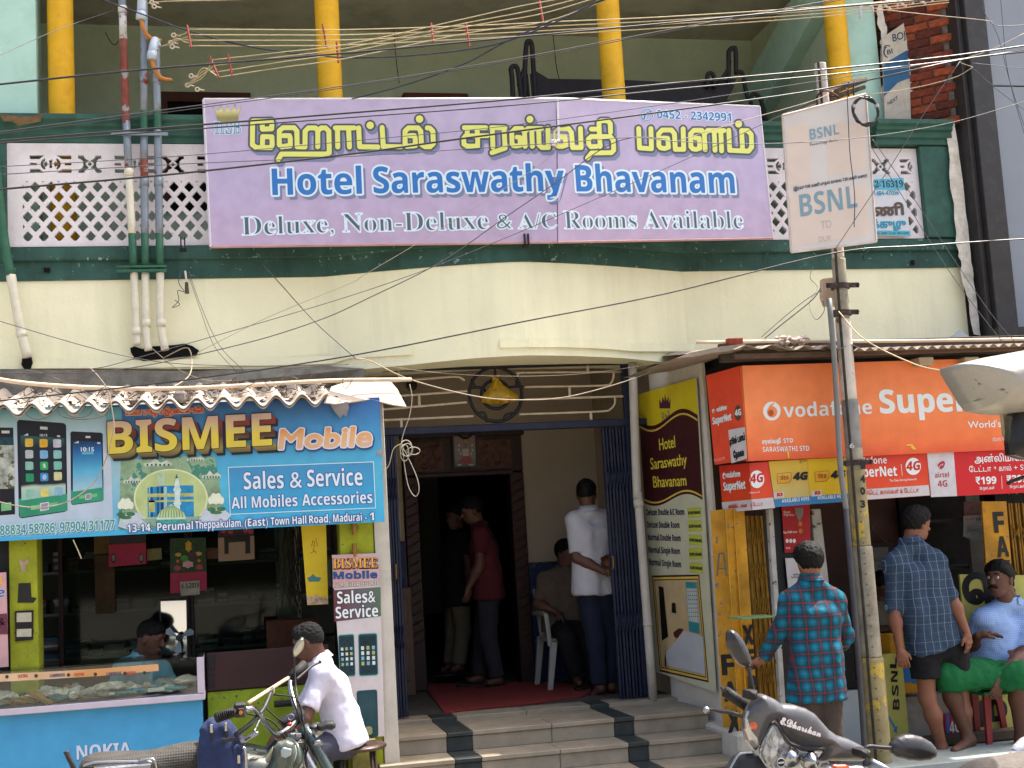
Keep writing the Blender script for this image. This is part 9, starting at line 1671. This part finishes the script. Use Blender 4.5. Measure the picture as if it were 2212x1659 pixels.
pillow('indicator',[zS(*p) for p in ((850,872),(1060,872),(1110,884),(1130,930),(900,960),(838,900))], SYc-.0,.035, mat('indicator_clear', ''), SC, edge=.04, step=2.2, back=.01); pillow('amber_bulb',[zS(*p) for p in ((905,880),(1000,878),(1030,895),(1000,925),(920,930))], SYc-.033,.01, mat('amber', ''), SC, edge=.015, step=1.6, back=.005)
pillow('side_fairing',[zS(*p) for p in ((190,930),(260,825),(300,800),(360,795),(400,812),(440,870),(500,960),(480,1100),(180,1100))], SYc+.02,.04, m_blkp, SC, edge=.06, step=3, back=.03); mt('fairing_trim',[zS(200,935), zS(262,826), zS(300,802), zS(372,797)], SYc-.03,.004, m_chr, SC)
def smirror(q, Yb, stem, ys):
    M_ = empty('mirror', atY(*q[0], Yb), None); M_.parent = SC; M_.location = M_.location-SC.location
    pillow('housing', q, Yb,.03, mat('mirror_black', '#242427',.38,.06,20,.08,120, coat=.2), M_, edge=.05, step=1.6, back=.012); cq = np.mean(q,0); panel('glass', PY(Yb+.018),[tuple(cq+(np.array(p)-cq)*.9) for p in q],.003, m_chr, M_)
    b = MB(); P_ = [atY(x, y, yy) for (x, y), yy in zip(stem, ys)]; b.tube(catmull(P_,5), np.linspace(.006,.0075, len(catmull(P_,5))),8); b.build('stem', m_blkp, M_, smooth=True)
zC2 = zC
smirror([zC2(*p) for p in ((332,800),(345,782),(370,783),(405,810),(440,860),(465,915),(483,970),(484,1000),(468,1015),(440,1018),(405,1000),(370,955),(345,905),(330,850))], SYc-.02,[zC2(462,1010), zC2(475,1060), zC2(488,1130), zC2(500,1180), zC2(500,1215)],[SYc-.02]*5)
smirror([zC2(*p) for p in ((1362,1530),(1372,1500),(1405,1465),(1450,1446),(1500,1444),(1560,1458),(1620,1492),(1652,1530),(1664,1565),(1650,1592),(1610,1610),(1550,1616),(1480,1610),(1410,1590),(1375,1565))], SYc-.02,[zC2(1370,1532), zC2(1300,1528), zC2(1240,1522), zC2(1212,1532), zC2(1205,1560), zC2(1202,1600)],[SYc-.03]*6)
for q in ([zC2(470,1170), zC2(520,1165), zC2(524,1215), zC2(500,1232), zC2(468,1222)],[zC2(1172,1545), zC2(1215,1535), zC2(1232,1560), zC2(1228,1596), zC2(1190,1600), zC2(1170,1580)]): pillow('mirror_boss', q, SYc-.07,.02, m_rub, SC, edge=.02, step=1.4, back=.05)
mt('grip',[zC2(318,1172), zC2(455,1268)],[SYc+.02, SYc+.02],.0165, m_rub, SC, n=14); b = MB(); c = atY(*zC2(318,1172), SYc+.02); b.lathe([(.018,-.004),(.018,.004)], c,14, M=np.array(Matrix.Rotation(math.radians(60),3, 'Y'))); b.build('grip_end', m_rub, SC)
mt('brake_lever',[zC2(200,1292), zC2(240,1290),(1560,1537), zC2(360,1308), zC2(425,1332)],[SYc-.05]*5,.0058, m_blkp, SC); b = MB(); b.lathe([(.003,-.010),(.010,-.005),(.0115,0),(.010,.005),(.003,.010)], atY(*zC2(200,1290), SYc-.05),12); b.build('lever_end', m_chd, SC, smooth=True)
mt('grip',[zC2(1240,1628), zC2(1420,1720)],[SYc+.02]*2,.0165, m_chd, SC, n=14)
# text follows the cowl's own swelling
class Cowl:
    n = np.array([0,-1.,0])
    def at(s, P, off=0.):
        P3 = PY(SYc-.0555).at(P); P3[:,1] -= off+.006; P3[:,1] += -.35*(P3[:,2]-1.065); return P3
text(Cowl(), script('E.Dharshan'),(1680,1562),(1772,1592),19,[(0,0,0, mat('name_white', '#d3cdd6',.4,0))], SC, bold=.035, base=.008, up=(-.12,-1), slant=.1)
# rest of the scooter below the frame
xs0 = atY(1740,1659, SYc)[0]
xk = lambda dy: xs0*(SYc+dy+CAMD)/(SYc+CAMD)
V_, Q_ = nets([cap((xk(.12), SYc+.12,.74),(xk(.12), SYc+.12,.45),.13,.17,.06), cap((xk(.75), SYc+.75,.5),(xk(1.35), SYc+1.35,.55),.13,.14,.06), cap((xk(.12), SYc+.12,.32),(xk(.8), SYc+.8,.32),.12,.13,.06)],.02,.06); mesh('body_shell', V_, Q_, m_cowl, SC, smooth=True)
V_, Q_ = nets([cap((xk(.6), SYc+.6,.64),(xk(1.25), SYc+1.25,.66),.10,.11,.05)],.02,.06); mesh('seat', V_, Q_, m_rub, SC, smooth=True)
for yy in (SYc-.02, SYc+1.2): b = MB(); b.tube([[xk(yy-SYc), yy+.19*math.cos(t),.24+.19*math.sin(t)] for t in np.linspace(0,6.283,32)[:-1]],.048,10, closed=True); b.build('wheel', m_rub, SC, smooth=True)
# ---------------------------------------------------------------- things cut by the right edge
m_sil = mat('silver_cover', '#96938c',.45,.12,9,.25,25, metal=.35, dirt='#3f362e', dirtamt=.35, dscale=9, chips='#5a5044', chipamt=.1, chipscale=26)
HY = -6.1
hdq = [(2058,789),(2119,774),(2212,757),(2330,738),(2330,888),(2212,890),(2175,891),(2147,889),(2115,884),(2100,867),(2080,834),(2060,800)]
hood = empty('silver_cowling', atY(2200,890, HY), 'stained rounded silver metal cover jutting in from the right edge', 'cover')
pillow('cover', hdq, HY,.16, m_sil, hood, edge=.07, step=3, back=.08)
pillow('dark_stay',[(2192,880),(2290,880),(2290,1000),(2212,990),(2187,982),(2184,953)], HY+.02,.03, mat('dark_stay', '#1a1512',.35,.2,9, coat=.2), hood, edge=.05, step=3, back=.04); panel('beige_stay', PY(HY+.09),[(2165,878),(2212,878),(2212,975),(2196,972),(2172,940)],.02, mat('beige_stay', '#8f8264',.7,.1,9), hood)
mt('thin_rod',[(2176,1045),(2195,1036),(2290,1005)], HY+.05,.006, m_rub, hood)
SQ = empty('parked_scooter', atY(2200,1700,-6.2)*[1,1,0], 'dusty grey-brown scooter seat cut off by the lower right corner', 'scooter')
V_, Q_ = nets([ell(atY(2270,1730,-6.2),(.30,.16,.135), k=.05), cap(atY(2120,1700,-6.2), atY(2350,1680,-6.2),.075,.075,.06)],.014,.05); mesh('seat', V_, Q_, mat('dusty_seat', '#57504a',.75,.15,30,.3,90), SQ, smooth=True)
pillow('side_panel',[(2180,1640),(2196,1612),(2212,1596),(2300,1560),(2300,1660),(2200,1660)],-5.95,.02, mat('panel_white', '#a8abb0',.25,.05, coat=.6), SQ, edge=.02, step=2.5, back=.02)
box('body', atY(2150,1700,-6.2)[0], atY(2350,1700,-6.2)[0],-6.3,-6.0,.3,.72, m_cowl, SQ,.04)
flush_text()
